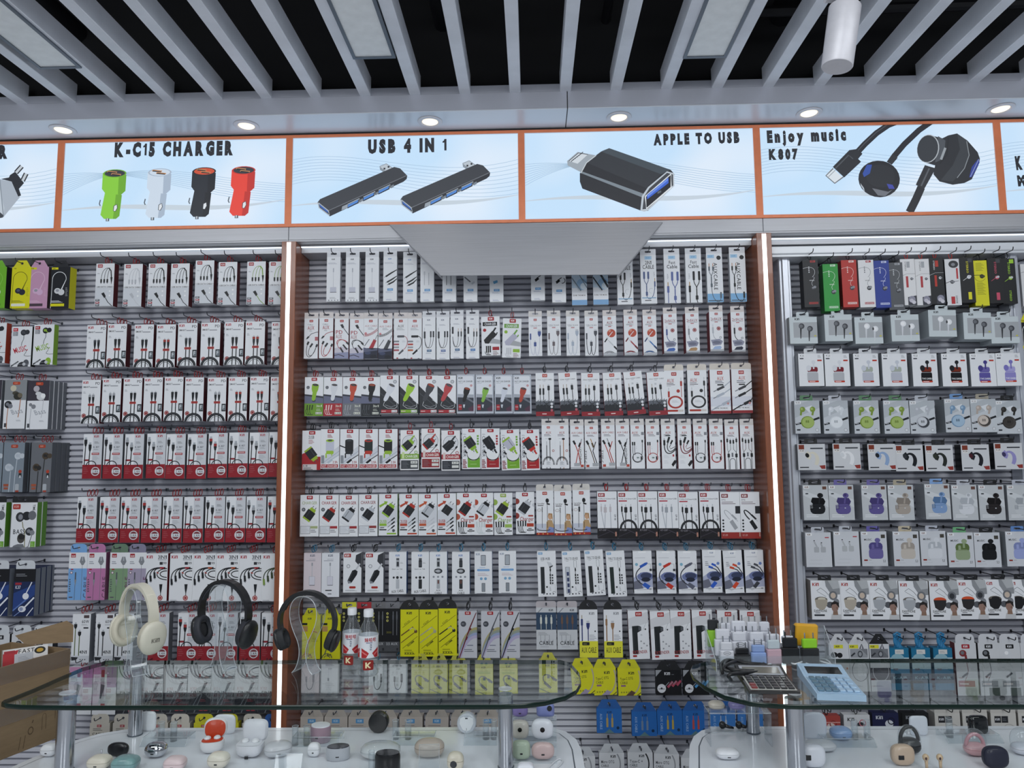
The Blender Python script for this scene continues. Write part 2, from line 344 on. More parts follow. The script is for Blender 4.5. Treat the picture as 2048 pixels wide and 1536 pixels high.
def poster(x0, x1, lab, draw):
    A = Art(x1-x0, ZT-ZB-.009); t = thing('illuminated_poster', lab, 'light box', (x0, 0, ZB+.001), group='lit posters along the fascia')
    bx('lit_face', 0, x1-x0, 0, .018, 0, ZT-ZB-.009, m_, t)
    def P(x, y):
        p = at(x, y, 0); return ((p.x-x0)/A.k, (ZT-.008-p.z)/A.k)
    px = 1/(at(1001, 300, 0).x-at(1000, 300, 0).x)
    A.S = A.k*px                                                     # photo pixels in one unit
    for i in range(9):
        a = 8+i*1.3; A.curve([(0, 10+i*1.4), (30, 4+i*1.2), (60, 22+i*1.5), (100, 12+i*1.9)] if int(x0*2) % 4 else [(0, 24-i*1.2), (35, 4+i*.9), (60, 18+i*1.2), (100, 21+i*1.0)], .18, 'a9c8e2', 22)
    A.curve([(0, 31), (40, 27), (60, 35), (100, 28)], [0.3+2*math.sin(i/22*PI) for i in range(23)], 'cfdde9', 22)
    A.line([(.2, .2), (99.8, .2), (99.8, A.H-.2), (.2, A.H-.2), (.2, .2)], .25, 'b9d6ef'); draw(A, P)
    o = obj('artwork_print', A.build('artwork_print', M['lit'], lambda x, y, n: (x*A.k, -.0004-n*.00003, ZT-ZB-.009-y*A.k)), t); return t
def words(A, P, s, x0, y0, x1, y1, h, c='15181d'):
    a, b = P(x0, y0), P(x1, y1); A.text(s, a[0], a[1]-h/A.S, h/A.S, c, w=math.hypot(b[0]-a[0], b[1]-a[1]), rot=math.degrees(math.atan2(b[1]-a[1], b[0]-a[0])), bold=.085, gap=.3)
def zp(P, ox, oy, pts, k=3.4133): return [P(ox+x/k, oy+y/k) for x, y in pts]
def d_plug(A, P):
    Z = lambda p: zp(P, 0, 0, p)
    A.poly(Z([(-90, 1420), (0, 1225), (78, 1238), (138, 1345), (25, 1482), (-60, 1500)]), 'aeb9c6'); A.poly(Z([(-90, 1420), (0, 1290), (30, 1420), (25, 1482), (-60, 1500)]), 'c6d1dc')
    A.poly(Z([(8, 1222), (62, 1212), (70, 1195), (105, 1172), (165, 1250), (130, 1290), (145, 1335), (125, 1342), (80, 1240)]), '1c2026')
    for a in ((110, 1180, 150, 1135), (155, 1235, 180, 1185)):
        A.line(Z([a[:2], a[2:]]), 2.4, '23272d'); A.line(Z([a[:2], a[2:]]), 1.2, 'c8d2da')
    A.line(Z([(-30, 1240), (0, 1225), (25, 1482)]), .5, '8d99a5'); A.poly(Z([(-60, 1500), (-10, 1440), (25, 1470), (20, 1486)]), '3a4048')
    words(A, P, 'R', -3, 316, 14, 315, 24)
def d_car(A, P):
    words(A, P, 'K-C15 CHARGER', 229, 312, 466, 308, 25)
    for x, y, c, d, tp in ((228, 346, '8bd436', '6fb022', '30343c'), (318, 344, 'd5e4f4', 'aebfd3', 'd5e4f4'), (407, 342, '1d2229', '0e1116', 'd4502c'), (486, 340, 'ee4230', 'c62c20', '30343c')):
        Z = lambda p: [P(x+a, y+b) for a, b in p]
        A.poly(Z([(-18, 40), (16, 44), (11, 86), (4, 92), (-20, 92), (-27, 84)]), c); A.poly(Z([(4, 43), (16, 44), (11, 86), (4, 92), (-2, 92)]), d)
        A.poly(Z([(-22, 0), (25, 4), (23, 36), (14, 44), (-18, 40), (-24, 32)]), c); A.poly(Z([(10, 3), (25, 4), (23, 36), (14, 44), (8, 43)]), d)
        q_ = P(x+2, y+1); A.circ(q_[0], q_[1], 24/A.S, d, 8.5/A.S, 18); A.circ(q_[0], q_[1], 21/A.S, tp, 7/A.S, 18)
        for k in (-4, 4): A.poly(Z([(-10+k, k*.6+1), (9+k, k*.6+3), (11+k, k*.6), (-8+k, k*.6-2)]), 'c98f5a'); A.poly(Z([(-9+k, k*.6+1.6), (8+k, k*.6+3.2), (9+k, k*.6+1.6), (-7+k, k*.6-.4)]), '15171c')
        A.poly(Z([(0, 66), (6, 63), (7, 70), (3, 77), (-1, 76)]), 'e8eef4'); A.line(Z([(0, 66), (6, 63), (7, 70), (3, 77), (-1, 76), (0, 66)]), .3, '3b4148'); A.line(Z([(-27, 54), (-29, 62), (-27, 66)]), .5, '59626c')
        A.rect(*P(x-16, y+91), 7/A.S, 6/A.S, '59626c'); A.rect(*P(x-14, y+91), 2/A.S, 5/A.S, 'dfe6ee')
def d_hub(A, P):
    words(A, P, 'USB 4 IN 1', 736, 305, 893, 301, 24)
    for dx, dy in ((0, 0), (566, -20)):
        Z = lambda p: zp(P, 500, 0, [(a+dx, b+dy) for a, b in p])
        A.poly(Z([(885, 1137), (930, 1118), (990, 1160), (940, 1185)]), 'c3ced8'); A.line(Z([(885, 1137), (930, 1118), (990, 1160)]), .3, '8b97a3'); A.poly(Z([(885, 1137), (940, 1178), (935, 1192), (888, 1160)]), '8e9aa6')
        A.rect(*Z([(912, 1146)])[0], .8, .8, '20242a'); A.rect(*Z([(940, 1134)])[0], .8, .8, '20242a')
        A.poly(Z([(462, 1382), (478, 1360), (985, 1140), (1025, 1150), (1074, 1200), (1070, 1222), (1050, 1240), (545, 1478), (470, 1420)]), '363a40')
        A.poly(Z([(535, 1440), (1074, 1200), (1070, 1222), (1045, 1242), (545, 1478)]), '23262b'); A.line(Z([(537, 1438), (1072, 1198)]), .35, '6b7078')
        A.poly(Z([(462, 1382), (535, 1440), (545, 1478), (470, 1420)]), '101318'); A.line(Z([(466, 1385), (535, 1440), (543, 1472), (472, 1418), (466, 1385)]), .5, 'aeb9c4'); A.poly(Z([(474, 1394), (530, 1440), (534, 1456), (478, 1412)]), '2f63b8')
        A.poly(Z([(630, 1410), (668, 1393), (668, 1420), (625, 1436)]), '9aa5b0')
        for a in (668, 775, 878):
            b = 1398-(a-668)*.45; A.poly(Z([(a, b-4), (a+80, b-42), (a+76, b-12), (a-2, b+26)]), '0d1014'); A.poly(Z([(a+2, b), (a+72, b-34), (a+68, b-16), (a, b+18)]), '4f8bdc'); A.line(Z([(a, b-4), (a+80, b-42), (a+76, b-12)]), .3, 'b9c4ce')
            A.poly(Z([(a+84, b-34), (a+104, b-44), (a+104, b-26), (a+84, b-16)]), '7c8894')
def d_adapter(A, P):
    words(A, P, 'APPLE TO USB', 1307, 289, 1479, 284, 19)
    Z = lambda p: zp(P, 1000, 0, p)
    A.poly(Z([(458, 1100), (530, 1038), (660, 1062), (560, 1180), (462, 1130)]), 'a3aeb8'); A.poly(Z([(470, 1100), (535, 1045), (600, 1055), (530, 1118)]), 'd9e2ea'); A.line(Z([(470, 1100), (535, 1045), (600, 1055)]), .3, '4a5058')
    for i in range(6): A.line(Z([(485+i*13, 1104-i*10), (502+i*13, 1088-i*10)]), .35, '3a4048')
    A.poly(Z([(545, 1185), (590, 1110), (700, 1030), (745, 1012), (1165, 1160), (1190, 1190), (1180, 1260), (1010, 1440), (965, 1440), (562, 1288), (545, 1240)]), '1d1f23')
    A.poly(Z([(690, 1035), (745, 1012), (1165, 1160), (1100, 1190)]), '3f4a52'); A.poly(Z([(590, 1110), (690, 1035), (1100, 1190), (1000, 1285)]), '2b2f34')
    A.poly(Z([(552, 1182), (562, 1172), (985, 1325), (975, 1350)]), '7f8b95'); A.line(Z([(552, 1182), (590, 1112), (655, 1062)]), .4, 'cfd8df')
    A.poly(Z([(958, 1438), (968, 1340), (1010, 1278), (1140, 1170), (1188, 1184), (1190, 1270), (1015, 1435), (985, 1446)]), 'c3ced8')
    A.poly(Z([(972, 1430), (982, 1345), (1020, 1285), (1140, 1180), (1180, 1192), (1182, 1266), (1010, 1425)]), '3c4046')
    A.line(Z([(992, 1342), (1168, 1190), (1168, 1280), (998, 1425), (992, 1342)]), .6, 'e6edf2'); A.poly(Z([(996, 1345), (1164, 1196), (1164, 1278), (1002, 1418)]), '0d0f14'); A.poly(Z([(1002, 1332), (1150, 1212), (1150, 1250), (1004, 1362)]), '3565d6'); A.poly(Z([(1006, 1334), (1146, 1218), (1146, 1232), (1008, 1346)]), '6f95ee')
    A.poly(Z([(1075, 1310), (1100, 1300), (1100, 1314), (1075, 1324)]), '5c6670')
def d_ear(A, P):
    words(A, P, 'Enjoy music', 1534, 284, 1692, 279, 21); words(A, P, 'K807', 1538, 318, 1596, 317, 18)
    Z = lambda p: zp(P, 1448, 0, p); r = lambda z: z/3.4133/A.S; kk = '191b1f'
    A.line(Z([(905, 1045), (960, 985), (1040, 910), (1120, 855), (1210, 820)]), r(40), kk); A.line(Z([(905, 1038), (960, 978), (1040, 903), (1120, 848)]), r(6), '4a4e54')
    A.poly(Z([(855, 1025), (905, 1018), (945, 1050), (915, 1085), (935, 1105), (820, 1212), (742, 1140)]), '1f2226'); A.line(Z([(760, 1150), (850, 1060), (880, 1085)]), r(8), '4a4f55')
    A.poly(Z([(738, 1148), (810, 1212), (760, 1255), (690, 1200)]), 'e2ecf4'); A.line(Z([(745, 1150), (695, 1200), (755, 1252), (815, 1208)]), r(8), '6b737c'); A.line(Z([(760, 1162), (712, 1208)]), r(4), '8d959d')
    A.line(Z([(1165, 1062), (1230, 985), (1330, 890), (1430, 820)]), r(38), kk); A.poly(Z([(1110, 1105), (1150, 1048), (1185, 1078), (1145, 1125)]), '25282c')
    a = Z([(1058, 1222)])[0]; A.circ(a[0], a[1], r(137), '15171b', r(127), 24); A.circ(a[0]+r(10), a[1]-r(20), r(95), '1f2226', r(80), 18)
    A.poly(Z([(945, 1185), (975, 1125), (1010, 1125), (995, 1185), (955, 1210)]), '2c4fa8'); A.poly(Z([(1110, 1255), (1150, 1262), (1165, 1290), (1125, 1290)]), '3c46a8'); A.poly(Z([(930, 1250), (955, 1285), (960, 1310), (935, 1270)]), 'b9c3ce'); A.poly(Z([(1010, 1285), (1120, 1310), (1150, 1295), (1100, 1340), (1050, 1335)]), '6f747c')
    A.line(Z([(1345, 1280), (1310, 1360), (1265, 1450)]), r(52), kk); A.poly(Z([(1370, 1128), (1445, 1150), (1365, 1292), (1308, 1262)]), '24272b'); A.line(Z([(1400, 1150), (1345, 1270)]), r(10), '565c63')
    A.poly(Z([(1400, 922), (1490, 945), (1530, 925), (1590, 912), (1660, 960), (1730, 1040), (1746, 1085), (1735, 1130), (1690, 1225), (1640, 1250), (1560, 1262), (1470, 1240), (1428, 1190), (1440, 1130), (1370, 1110)]), '202327')
    A.poly(Z([(1590, 912), (1660, 960), (1672, 1080), (1610, 1190), (1560, 1240), (1480, 1230), (1560, 1130), (1610, 1020)]), '33383d'); A.line(Z([(1655, 965), (1672, 1060), (1640, 1150), (1590, 1215)]), r(5), '8d959c')
    A.poly(Z([(1460, 930), (1510, 960), (1505, 1040), (1475, 1095), (1440, 1110)]), '4a5057'); A.line(Z([(1510, 1010), (1480, 1090)]), r(16), '9aa2a9'); A.line(Z([(1530, 940), (1520, 1060), (1470, 1120)]), r(6), '0d0f12')
    a = Z([(1392, 1016)])[0]; A.circ(a[0], a[1], r(100), 'b4bcc3', r(72), 22, math.radians(105)); A.circ(a[0]-r(3), a[1], r(95), '2f3439', r(68), 22, math.radians(105))
    A.poly(Z([(1735, 1085), (1744, 1110), (1690, 1210), (1672, 1212), (1690, 1140)]), '2e3f9a'); A.line(Z([(1738, 1088), (1680, 1208)]), r(5), '8a98c8')
def d_km(A, P): words(A, P, 'K', 2031, 338, 2044, 337, 23); words(A, P, 'M', 2035, 371, 2051, 370, 18)
E_ = [-3.0]+DX+[2.96]
for i, (lab, dr) in enumerate((('lit poster with a white wall plug cut off by the picture edge', d_plug), ('lit poster of four coloured car chargers', d_car), ('lit poster of two black four-port hubs', d_hub), ('lit poster of a black phone-to-USB adapter', d_adapter), ('lit poster of black wired earphones', d_ear), ('lit poster beyond the earphone poster showing two letters', d_km))):
    poster(E_[i]+.014, E_[i+1]-.014, lab, dr)
# ---------------------------------------------------------------- downlights in the soffit
for i, (x, y) in enumerate(((105, 245), (483, 240), (857, 233), (1240, 226), (1627, 215), (2018, 205))):
    p = atz(x, y, 2.994); t = thing('downlight', 'round warm downlight in the soffit above the %s' % ('wall plug poster', 'car charger poster', 'hub poster', 'adapter poster', 'earphone poster', 'last poster corner')[i], 'downlight', (p.x, -.085, 2.994), group='recessed downlights in the soffit')
    q = MB(); q.lathe([(.052, -.001), (.05, -.004), (.038, -.005), (.034, -.001)], 24); obj('trim_ring', q.mesh('trim_ring', M['wmetal'], True), t)
    q = MB(); q.lathe([(.001, -.0042), (.012, -.0042), (.030, -.0036), (.0335, -.0012)], 20); o = obj('lamp', q.mesh('lamp', M['warm'], True), t)
    l = bpy.data.lights.new('downlight_beam', 'SPOT'); l.energy = 2.2; l.spot_size = 1.3; l.spot_blend = 1; l.color = (1, .9, .76); l.shadow_soft_size = .03; lo = bpy.data.objects.new('downlight_beam', l); COL.objects.link(lo); lo.location = (p.x, -.085, 2.98); lo.rotation_euler = (-.3, 0, 0)
# ---------------------------------------------------------------- slatted back wall (each slat a piece of wall_back)
PX = [-3.02, -1.0185, .979, 2.98]
prof = [(.1895, .0005), (.181, .001), (.178, .0025), (.178, .0155), (.180, .0175), (.1895, .0185)]
for a, b, o in ((PX[0]+.04, PX[1]+.004, 0), (PX[1]+.031, PX[2]-.031, .004), (PX[2]-.004, PX[3]-.03, -.004)):
    q = MB(); V = [(x, y, z) for x in (a, b) for y, z in prof]; n = len(prof)
    q.add(V, [(i, i+1, n+i+1, n+i) for i in range(n-1)]+[tuple(range(n))[::-1], tuple(range(n, 2*n))]); me = q.mesh('slat', M['slat'])
    for k in range(96): obj('slat', me, wb, (0, 0, 2.462-.0255*k+o))
# ---------------------------------------------------------------- lit wooden posts between the bays
for i, x in enumerate(PX):
    t = thing('lit_post', ('brown laminate post at the far end beneath the plug poster', 'brown laminate post with glowing white strip beside the cable boxes', 'brown laminate post with glowing white strip beside the earphone wall', 'brown laminate post at the end beyond the earphones')[i], 'post', (x, 0, 0), group='lit posts between the bays')
    q = MB(); q.box(-.031, .031, -.006, .016, 0, 2.516, .0015); q.box(*((.006, .0305) if i < 2 else (-.0305, -.006)), .0155, .1775, 0, 2.514); obj('post_body', q.mesh('post_body', M['wood']), t)
    bx('light_strip', -.0085, .0085, -.0069, -.0061, .02, 2.512, M['led'], t)
for i, (a, b) in enumerate(((PX[0]+.04, PX[1]-.032), (PX[1]+.032, PX[2]-.032), (PX[2]+.032, PX[3]-.032))):
    t = thing('shelf_light', ('thin white light line under the metal band over the cable boxes', 'thin white light line under the metal band behind the silver canopy', 'thin white light line under the metal band over the earphones')[i], 'light', (a, .05, 2.505), group='light lines under the metal band')
    q = MB(); q.box(0, b-a, .0, .014, .004, .0095); obj('channel', q.mesh('channel', M['alu']), t); bx('light_strip', .002, b-a-.002, .001, .007, 0, .0032, M['led2'], t)
    bx('trim_10', a, b, .062, .178, 2.484, 2.5155, M['alu'], kind='structure')
# aluminium frame and white header of the earphone wall
a = at(1553, 520, .12).x; b = at(1577, 520, .12).x
t = tag(obj('trim_11', None), kind='structure')
def upr(x0, x1):
    q = MB(); q.box(x0, x1, .1, .174, .3, 2.44, .004); q.box(x0+.012, x1-.012, .092, .1, .3, 2.44, .003); return q
obj('upright', upr(a, b).mesh('upright', M['frame']), t); c = at(2006, 520, .12).x; obj('upright', upr(c, c+.05).mesh('upright', M['frame']), t)
q = MB(); q.box(PX[2]+.034, PX[3]-.04, .064, .174, 2.443, 2.478, .004); q.box(PX[2]+.034, PX[3]-.04, .066, .174, 2.432, 2.441); obj('header_rail', q.mesh('header_rail', M['white']), t)
# silver canopy
t = thing('silver_canopy', 'brushed silver trapezoid canopy hanging below the posters', 'canopy', (0, 0, 2.5))
tl, tr, br, bl = at(779, 449, -.012), at(1325, 444, -.012), at(1238, 549, -.075), at(882, 551, -.075)
def slab(p, d):
    q = MB(); V = [Vector(v) for v in p]+[Vector(v)+Vector(d) for v in p]; n = len(p)
    q.add(V, [tuple(range(n)), tuple(range(n, 2*n))[::-1]]+[(i, n+i, n+(i+1) % n, (i+1) % n) for i in range(n)]); return q
off = Vector((0, 0, -2.5)); ft = [v+off for v in (tl, tr, br, bl)]
obj('front_plate', slab(ft, (0, .006, 0)).mesh('front_plate', M['alu']), t)
for i, j in ((0, 3), (1, 2)):
    u, v = ft[i], ft[j]; obj('side_flange', slab([u+Vector((0, .006, 0)), v+Vector((0, .006, 0)), Vector((v.x, .0, v.z)), Vector((u.x, .0, u.z))], (-.003 if i == 0 else .003, 0, 0)).mesh('side_flange', M['alu']), t)
# white spotlight on its track
a, b = at(1690, 14, -.95), at(1674, 134, -.95); ax = (b-a); L = ax.length; R_ = (at(1722, 60, -.95)-at(1660, 60, -.95)).length/2
t = thing('track_spotlight', 'white cylinder spotlight hanging beneath the ceiling baffles', 'spotlight', a); zq = ax.to_track_quat('Z', 'X').to_euler()
q = MB(); q.lathe([(R_*.9, -.002), (R_, .002), (R_*.97, L-.003), (R_*.93, L)], 28); o = obj('lamp_body', q.mesh('lamp_body', M['wmetal'], True), t, rot=zq)
q = MB(); q.tube([(0, -.005, .005), (-.03, 0, .05), (-.03, 0, .1)], .012, 8); obj('arm', q.mesh('arm', M['wmetal'], True), t)
q = MB(); q.box(-.05, .035, -.03, .03, .03, .06, .004); obj('track_adapter', q.mesh('track_adapter', M['wmetal']), t)
q = MB(); q.lathe([(R_*.85, -.0035), (R_*.5, -.003), (.001, -.0032)], 20); obj('end_cap', q.mesh('end_cap', M['pipe'], True), t, rot=zq)
# ================================================================ the hanging packages
KINDS = {}
R_, K_, G_, LG_, Y_, GN, BL, W_ = 'a3212d', '1b1c20', '8d9199', 'c5c8ce', 'ddd81f', '7fb32a', '3a7cc0', 'e6e8ec'
def kind(name, cat, depth, side, *variants, card=None, film=False):
    def deco(fn): KINDS[fn.__name__] = (fn, name, cat, depth, side, variants, card, film); return fn
    return deco
# ---- cable bay
@kind('earphone_box', 'earphone box', .045, lambda v: v[5], ('lime earphone box', '74b832', '8fce52', 'e4eee0', '74b832', '4c7f1e', K_), ('yellow earphone box with dark earbud', Y_, '6b6a14', '2a2b3a', 'f0eec0', 'c9c41a', 'e8e9d8'), ('pink earphone box with yellow mark', 'c99ab8', 'e0bfd3', 'd8b3d2', Y_, '5f7f2a', '4a3c46'), ('black earphone box with yellow side', '1e2026', 'e6e8ea', 'd5d7da', Y_, Y_, Y_), card=lambda v: v[0])
def loopbud(A, v):
    A.rect(3, 2, 34, 11, v[3] if v[3] in (Y_,) else Y_); A.logo(9, 5, 6, '6b6a20')
    A.arc(45, 62, 36, 180, 375, 3, v[1]); A.line([(9, 62), (8, 150), (6, A.H)], 2.5, v[1]); A.line([(80, 68), (64, 105), (56, 125)], [3, 5, 8], v[1])
    A.circ(38, 125, 17, v[2], 15); A.circ(58, 132, 17, v[2], 16); A.circ(38, 123, 9, '9a9ba5' if v[2] != '2a2b3a' else '55586e', 7)
    A.small(8, 176, 60, 3, v[1]); A.rect(5, A.H-24, 72, 14, v[5]); A.small(80, 110, 12, 6, v[1], 1.5, 8)
@kind('cable_box', 'cable box', .034, lambda v: '5a1a20', ('white three-plug cable box with black cords', '24262a'), ('white three-plug cable box with pale cords', 'c6c9cf'), ('white three-plug cable box with green cords', '86a84e'))
def threeplug(A, v):
    c = v[0]; d = 'b9bcc3' if c == 'c6c9cf' else '1f2125'
    A.rect(0, 132, 100, A.H, 'd3d7dd'); A.pill(22, 9, 9, R_, 'e8d0d0'); A.small(8, 52, 16, 2)
    for x in (30, 47, 64): A.curve([(x, 88), (x+1, 40), (x+18, 22), (72, 26)], 2.6, c, 8); A.rect(x-4.5, 86, 9, 20, d); A.rect(x-2, 106, 4, 6, G_)
    A.line([(70, 26), (82, 40), (86, 80)], 6, c); A.poly([(80, 76), (92, 76), (90, 96), (86, 118), (83, 96)], d)
    A.text('USB DATA CABLE', 8, 124, 8, '3a3c42', w=84); A.line([(0, 128), (6, 128)], 1, K_); A.line([(94, 128), (100, 128)], 1, K_)
    A.poly([(34, 165), (48, 158), (60, 180), (52, 190)], d); A.line([(55, 184), (72, 212), (95, A.H)], 3.5, c); A.circ(80, 152, 5, 'eef0f2'); A.circ(80, 176, 5, 'eef0f2')
    for y in (196, 209, 222): A.rect(4, y, 22, 10, (R_ if y == 209 else '4a4d54')); A.rect(7, y+3, 14, 3, 'e6e8ec')
@kind('earphone_box', 'earphone box', .03, lambda v: v[2], ('white red-sided earphone box at the picture edge', 'c2452f', '2d2f35', 'b4412c'), ('white music earphone box with red script', 'c23040', '33353b', '1e1f22'), ('white music earphone box with green script', '8fb63a', '22252a', '86b030'))
def music(A, v):
    A.rect(6, 8, 24, 16, v[0] if v[0] != '8fb63a' else R_); A.logo(9, 12, 7, 'eadada'); A.rect(6, 26, 24, 20, '8b8e95'); A.small(8, 29, 18, 4, 'd0d2d6', 1.5, 4)
    A.bud(58, 30, 15, v[1], v[0] if v[0] == '8fb63a' else '4a4d53', .1); A.circ(76, 28, 12, v[1]); A.line([(60, 44), (60, 62), (52, 80), (50, 96)], 2.4, v[1])
    A.text('MUSIC', 14, 108, 26, v[0], w=66, rot=-14, sk=-.2); A.curve([(70, 112), (95, 130), (30, 150), (100, 146)], 2, v[1]); A.line([(4, 196), (40, 172)], 6, v[1]); A.line([(12, 190), (36, 174)], 2, '8b8e95')
    A.circ(62, 196, 26, v[1], 22); A.circ(78, 180, 14, v[0] if v[0] == '8fb63a' else '55585f', 17); A.circ(68, 186, 8, 'c9ccd2'); A.rect(0, A.H-12, 100, 1, 'b9bcc2')
@kind('cable_box', 'cable box', .036, lambda v: '561820', ('white fast-charge cable box with grey plugs', '43464c', '202226'), ('white fast-charge cable box with dark plugs', '26282c', '202226'), ('white fast-charge cable box with silver plugs', '9da0a6', '25272b'), ('white fast-charge cable box with red plug tips', '9c3630', '25272b'))
def smart(A, v):
    A.logo(6, 7, 13, 'b3303c'); A.text('PD', 72, 12, 13, '3a3d43', w=24); A.text('SMART', 6, 33, 9, '2b2d33', w=36, bold=.012); A.rect(43, 37, 40, 5, '9a9da4'); A.small(8, 62, 14, 3)
    for x in (44, 63): A.rect(x-4, 72, 8, 9, LG_); A.poly([(x-7, 80), (x+7, 80), (x+6, 104), (x+3, 122), (x-3, 122), (x-6, 104)], v[1]); A.rect(x-7, 79, 14, 12, v[0]); A.line([(x, 120), (x-1, A.H)], 5, v[1])
    A.rect(36, 126, 34, 12, 'b0403c'); A.rect(38, 130, 30, 3, '7d2a2c'); A.rr(78, 140, 26, 40, 2, '2b3035'); A.rect(82, 146, 20, 28, '6d757c'); A.text('F', 84, 148, 20, 'dfe6ea')
    A.circ(16, 190, 12, '8f3336'); A.circ(16, 190, 8.5, 'c9a7a4'); A.circ(16, 190, 6.5, '8f3336'); A.arc(50, A.H+4, 42, 180, 360, 13, '25272b'); A.arc(50, A.H+4, 42, 180, 360, 2, '4a4d53'); A.arc(50, A.H+4, 30, 180, 360, 2.5, '4a4d53')
@kind('earphone_box', 'earphone box', .026, lambda v: '6f737a', ('grey earphone box with gold and black photo', '8b8f93', '4d4a40', '25282c', 'b06a38'), ('grey earphone box with dark photo and white earbud', '403c46', 'd5d6da', 'e8e9ec', 'c9cbd0'))
def bass(A, v):
    A.rect(0, 0, 100, 92, v[0]); A.rr(36, 8, 34, 14, 4, 'b4472f'); A.logo(44, 11, 7, 'd98a70'); A.circ(40, 38, 14, 'c9c2ac' if v[1] == '4d4a40' else 'b9b4bc'); A.circ(50, 60, 14, v[1], 9); A.circ(62, 74, 20, v[1] if v[1] != '4d4a40' else '35352f', 17); A.circ(72, 70, 11, '6d6455' if v[1] == '4d4a40' else 'f0f0f2')
    A.line([(75, 88), (72, 140), (68, 170)], 3.5, v[3]); A.bud(20, 112, 17, v[2], '7d8088' if v[2] != 'e8e9ec' else '85888f', .6); A.line([(20, 128), (17, 180), (18, A.H)], 3, v[3] if v[3] != 'c9cbd0' else 'b9bcc2')
    A.text('Bass', 38, 136, 22, 'a7abb3', w=50, rot=-10, sk=-.3); A.small(60, 182, 26, 2, 'a7abb3')
    for i in range(5): A.rect(8+18*i, 222, 12, 14, '55585f'); A.rect(10+18*i, 225, 8, 5, 'c9ccd2')
    A.rect(6, 196, 10, 18, '44474d')
@kind('earphone_box', 'earphone box', .028, lambda v: '5d6168', ('grey earphone box with pale earbuds', '7f8a95', 'c2c9d1', 'b5bec8'), ('grey earphone box with brown earbuds', '6c6f75', '4d4236', '2d2c2c'), card=lambda v: v[0])
def greybuds(A, v):
    A.rr(34, 10, 34, 16, 5, 'a84430'); A.logo(42, 14, 7, 'd6a090'); A.bud(70, 64, 17, v[1], v[2], 0); A.circ(90, 64, 12, v[1]); A.line([(66, 80), (60, 160), (58, A.H)], 4, v[2]); A.bud(28, 118, 18, v[1], v[2], .2); A.line([(38, 136), (36, 200), (34, A.H)], 4, v[2])
    A.circ(84, 138, 8, 'b0402c'); A.rect(78, 146, 14, 16, '2c2e33'); A.rect(82, 156, 6, 12, 'd5d8dc'); A.rect(8, 196, 24, 12, 'a0563f'); A.rect(10, 212, 20, 10, 'a0563f'); A.rr(64, 196, 18, 34, 5, 'aeb4bb'); A.rect(66, 226, 16, 10, 'a0483a')
@kind('cable_box', 'cable box', .034, lambda v: '6d6f76', ('white and red data cable box with black plugs', '232529', '6d7076'), ('white and red data cable box with silver plugs', 'a5a8ae', '85888e'), ('white and red data cable box with red plugs', '9c3232', '85888e'))
def redbase(A, v):
    H = A.H; A.rect(50, 0, 50, H*.70, 'cdd0d6'); A.logo(56, 7, 12, 'ab2836'); A.small(58, 40, 26, 3, v[1]); A.text('K-107', 54, 64, 9, '4a4d54', w=30); A.small(56, 78, 30, 2, G_)
    A.rect(46, 98, 40, 11, 'a3313b'); A.rect(50, 101, 32, 4, 'd9bcbc'); A.small(50, 118, 36, 4, 'a5a8ae', 1.4, 5); A.rr(6, 132, 28, 9, 2, '8f2a34')
    for x, y in ((12, 18), (36, 44)):
        A.rect(x-6, y, 12, 12, 'aab0b8'); A.poly([(x-8, y+11), (x+8, y+11), (x+8, y+30), (x+4, y+46), (x-4, y+46), (x-8, y+30)], '232529'); A.rect(x-8, y+11, 16, 14, v[0]); A.line([(x, y+44), (x-3, H*.7)], 5, '232529')
    A.rect(0, H*.69, 100, H*.31, '92242e'); A.arc(46, H*.71, 26, 180, 375, 4.5, '25272b', 24); A.arc(46, H*.71, 26, 0, 60, 3, '5c1820', 30)
    A.circ(70, H*.84, 23, 'd9dbe0', n=20); A.circ(70, H*.84, 19, '7d4046', n=18); A.rect(48, H*.84-8, 44, 16, 'd9dbe0'); A.text('2.4A', 54, H*.84-5, 10, '55585f', w=32); A.small(6, H*.76, 26, 4, 'b06a70', 1.5, 9)
@kind('earphone_box', 'earphone box', .03, lambda v: '5f9434', ('white green-sided earphone box at picture edge', 0), ('white bass earphone box with a seated man', 1))
def bassman(A, v):
    H = A.H; A.rr(4, 6, 30, 20, 3, 'b03a34'); A.logo(9, 11, 9, 'e0b0a8'); A.circ(34, 56, 17, '3a3c40', 19); A.circ(60, 52, 18, '2b2d31', 17); A.circ(82, 50, 16, '6d7076', 18); A.circ(36, 56, 9, '8b8e95', 11); A.line([(44, 74), (48, 96), (56, H*.62), (58, H)], 3, '7d7a48')
    A.text('BASS', 10, 104, 17, '3a3c41', w=46); A.bud(74, 112, 16, '33353a', '85888f', .4); A.line([(84, 126), (72, 170), (66, H)], 2.5, '45484e'); A.text('TIME', 92, 8, 9, '33353a', w=24, rot=90)
    A.poly([(4, H), (4, 180), (14, 166), (30, 160), (52, 160), (60, 180), (64, H)], '74777d'); A.circ(42, 138, 15, '4d4a48', 19); A.circ(44, 132, 14, '2b2a2a', 11); A.poly([(8, 210), (60, 200), (64, H), (4, H)], '5a5755')
    A.rect(80, 150, 18, 60, '6fa83a'); A.small(82, 156, 12, 8, 'cfe0b4', 1.5, 6)
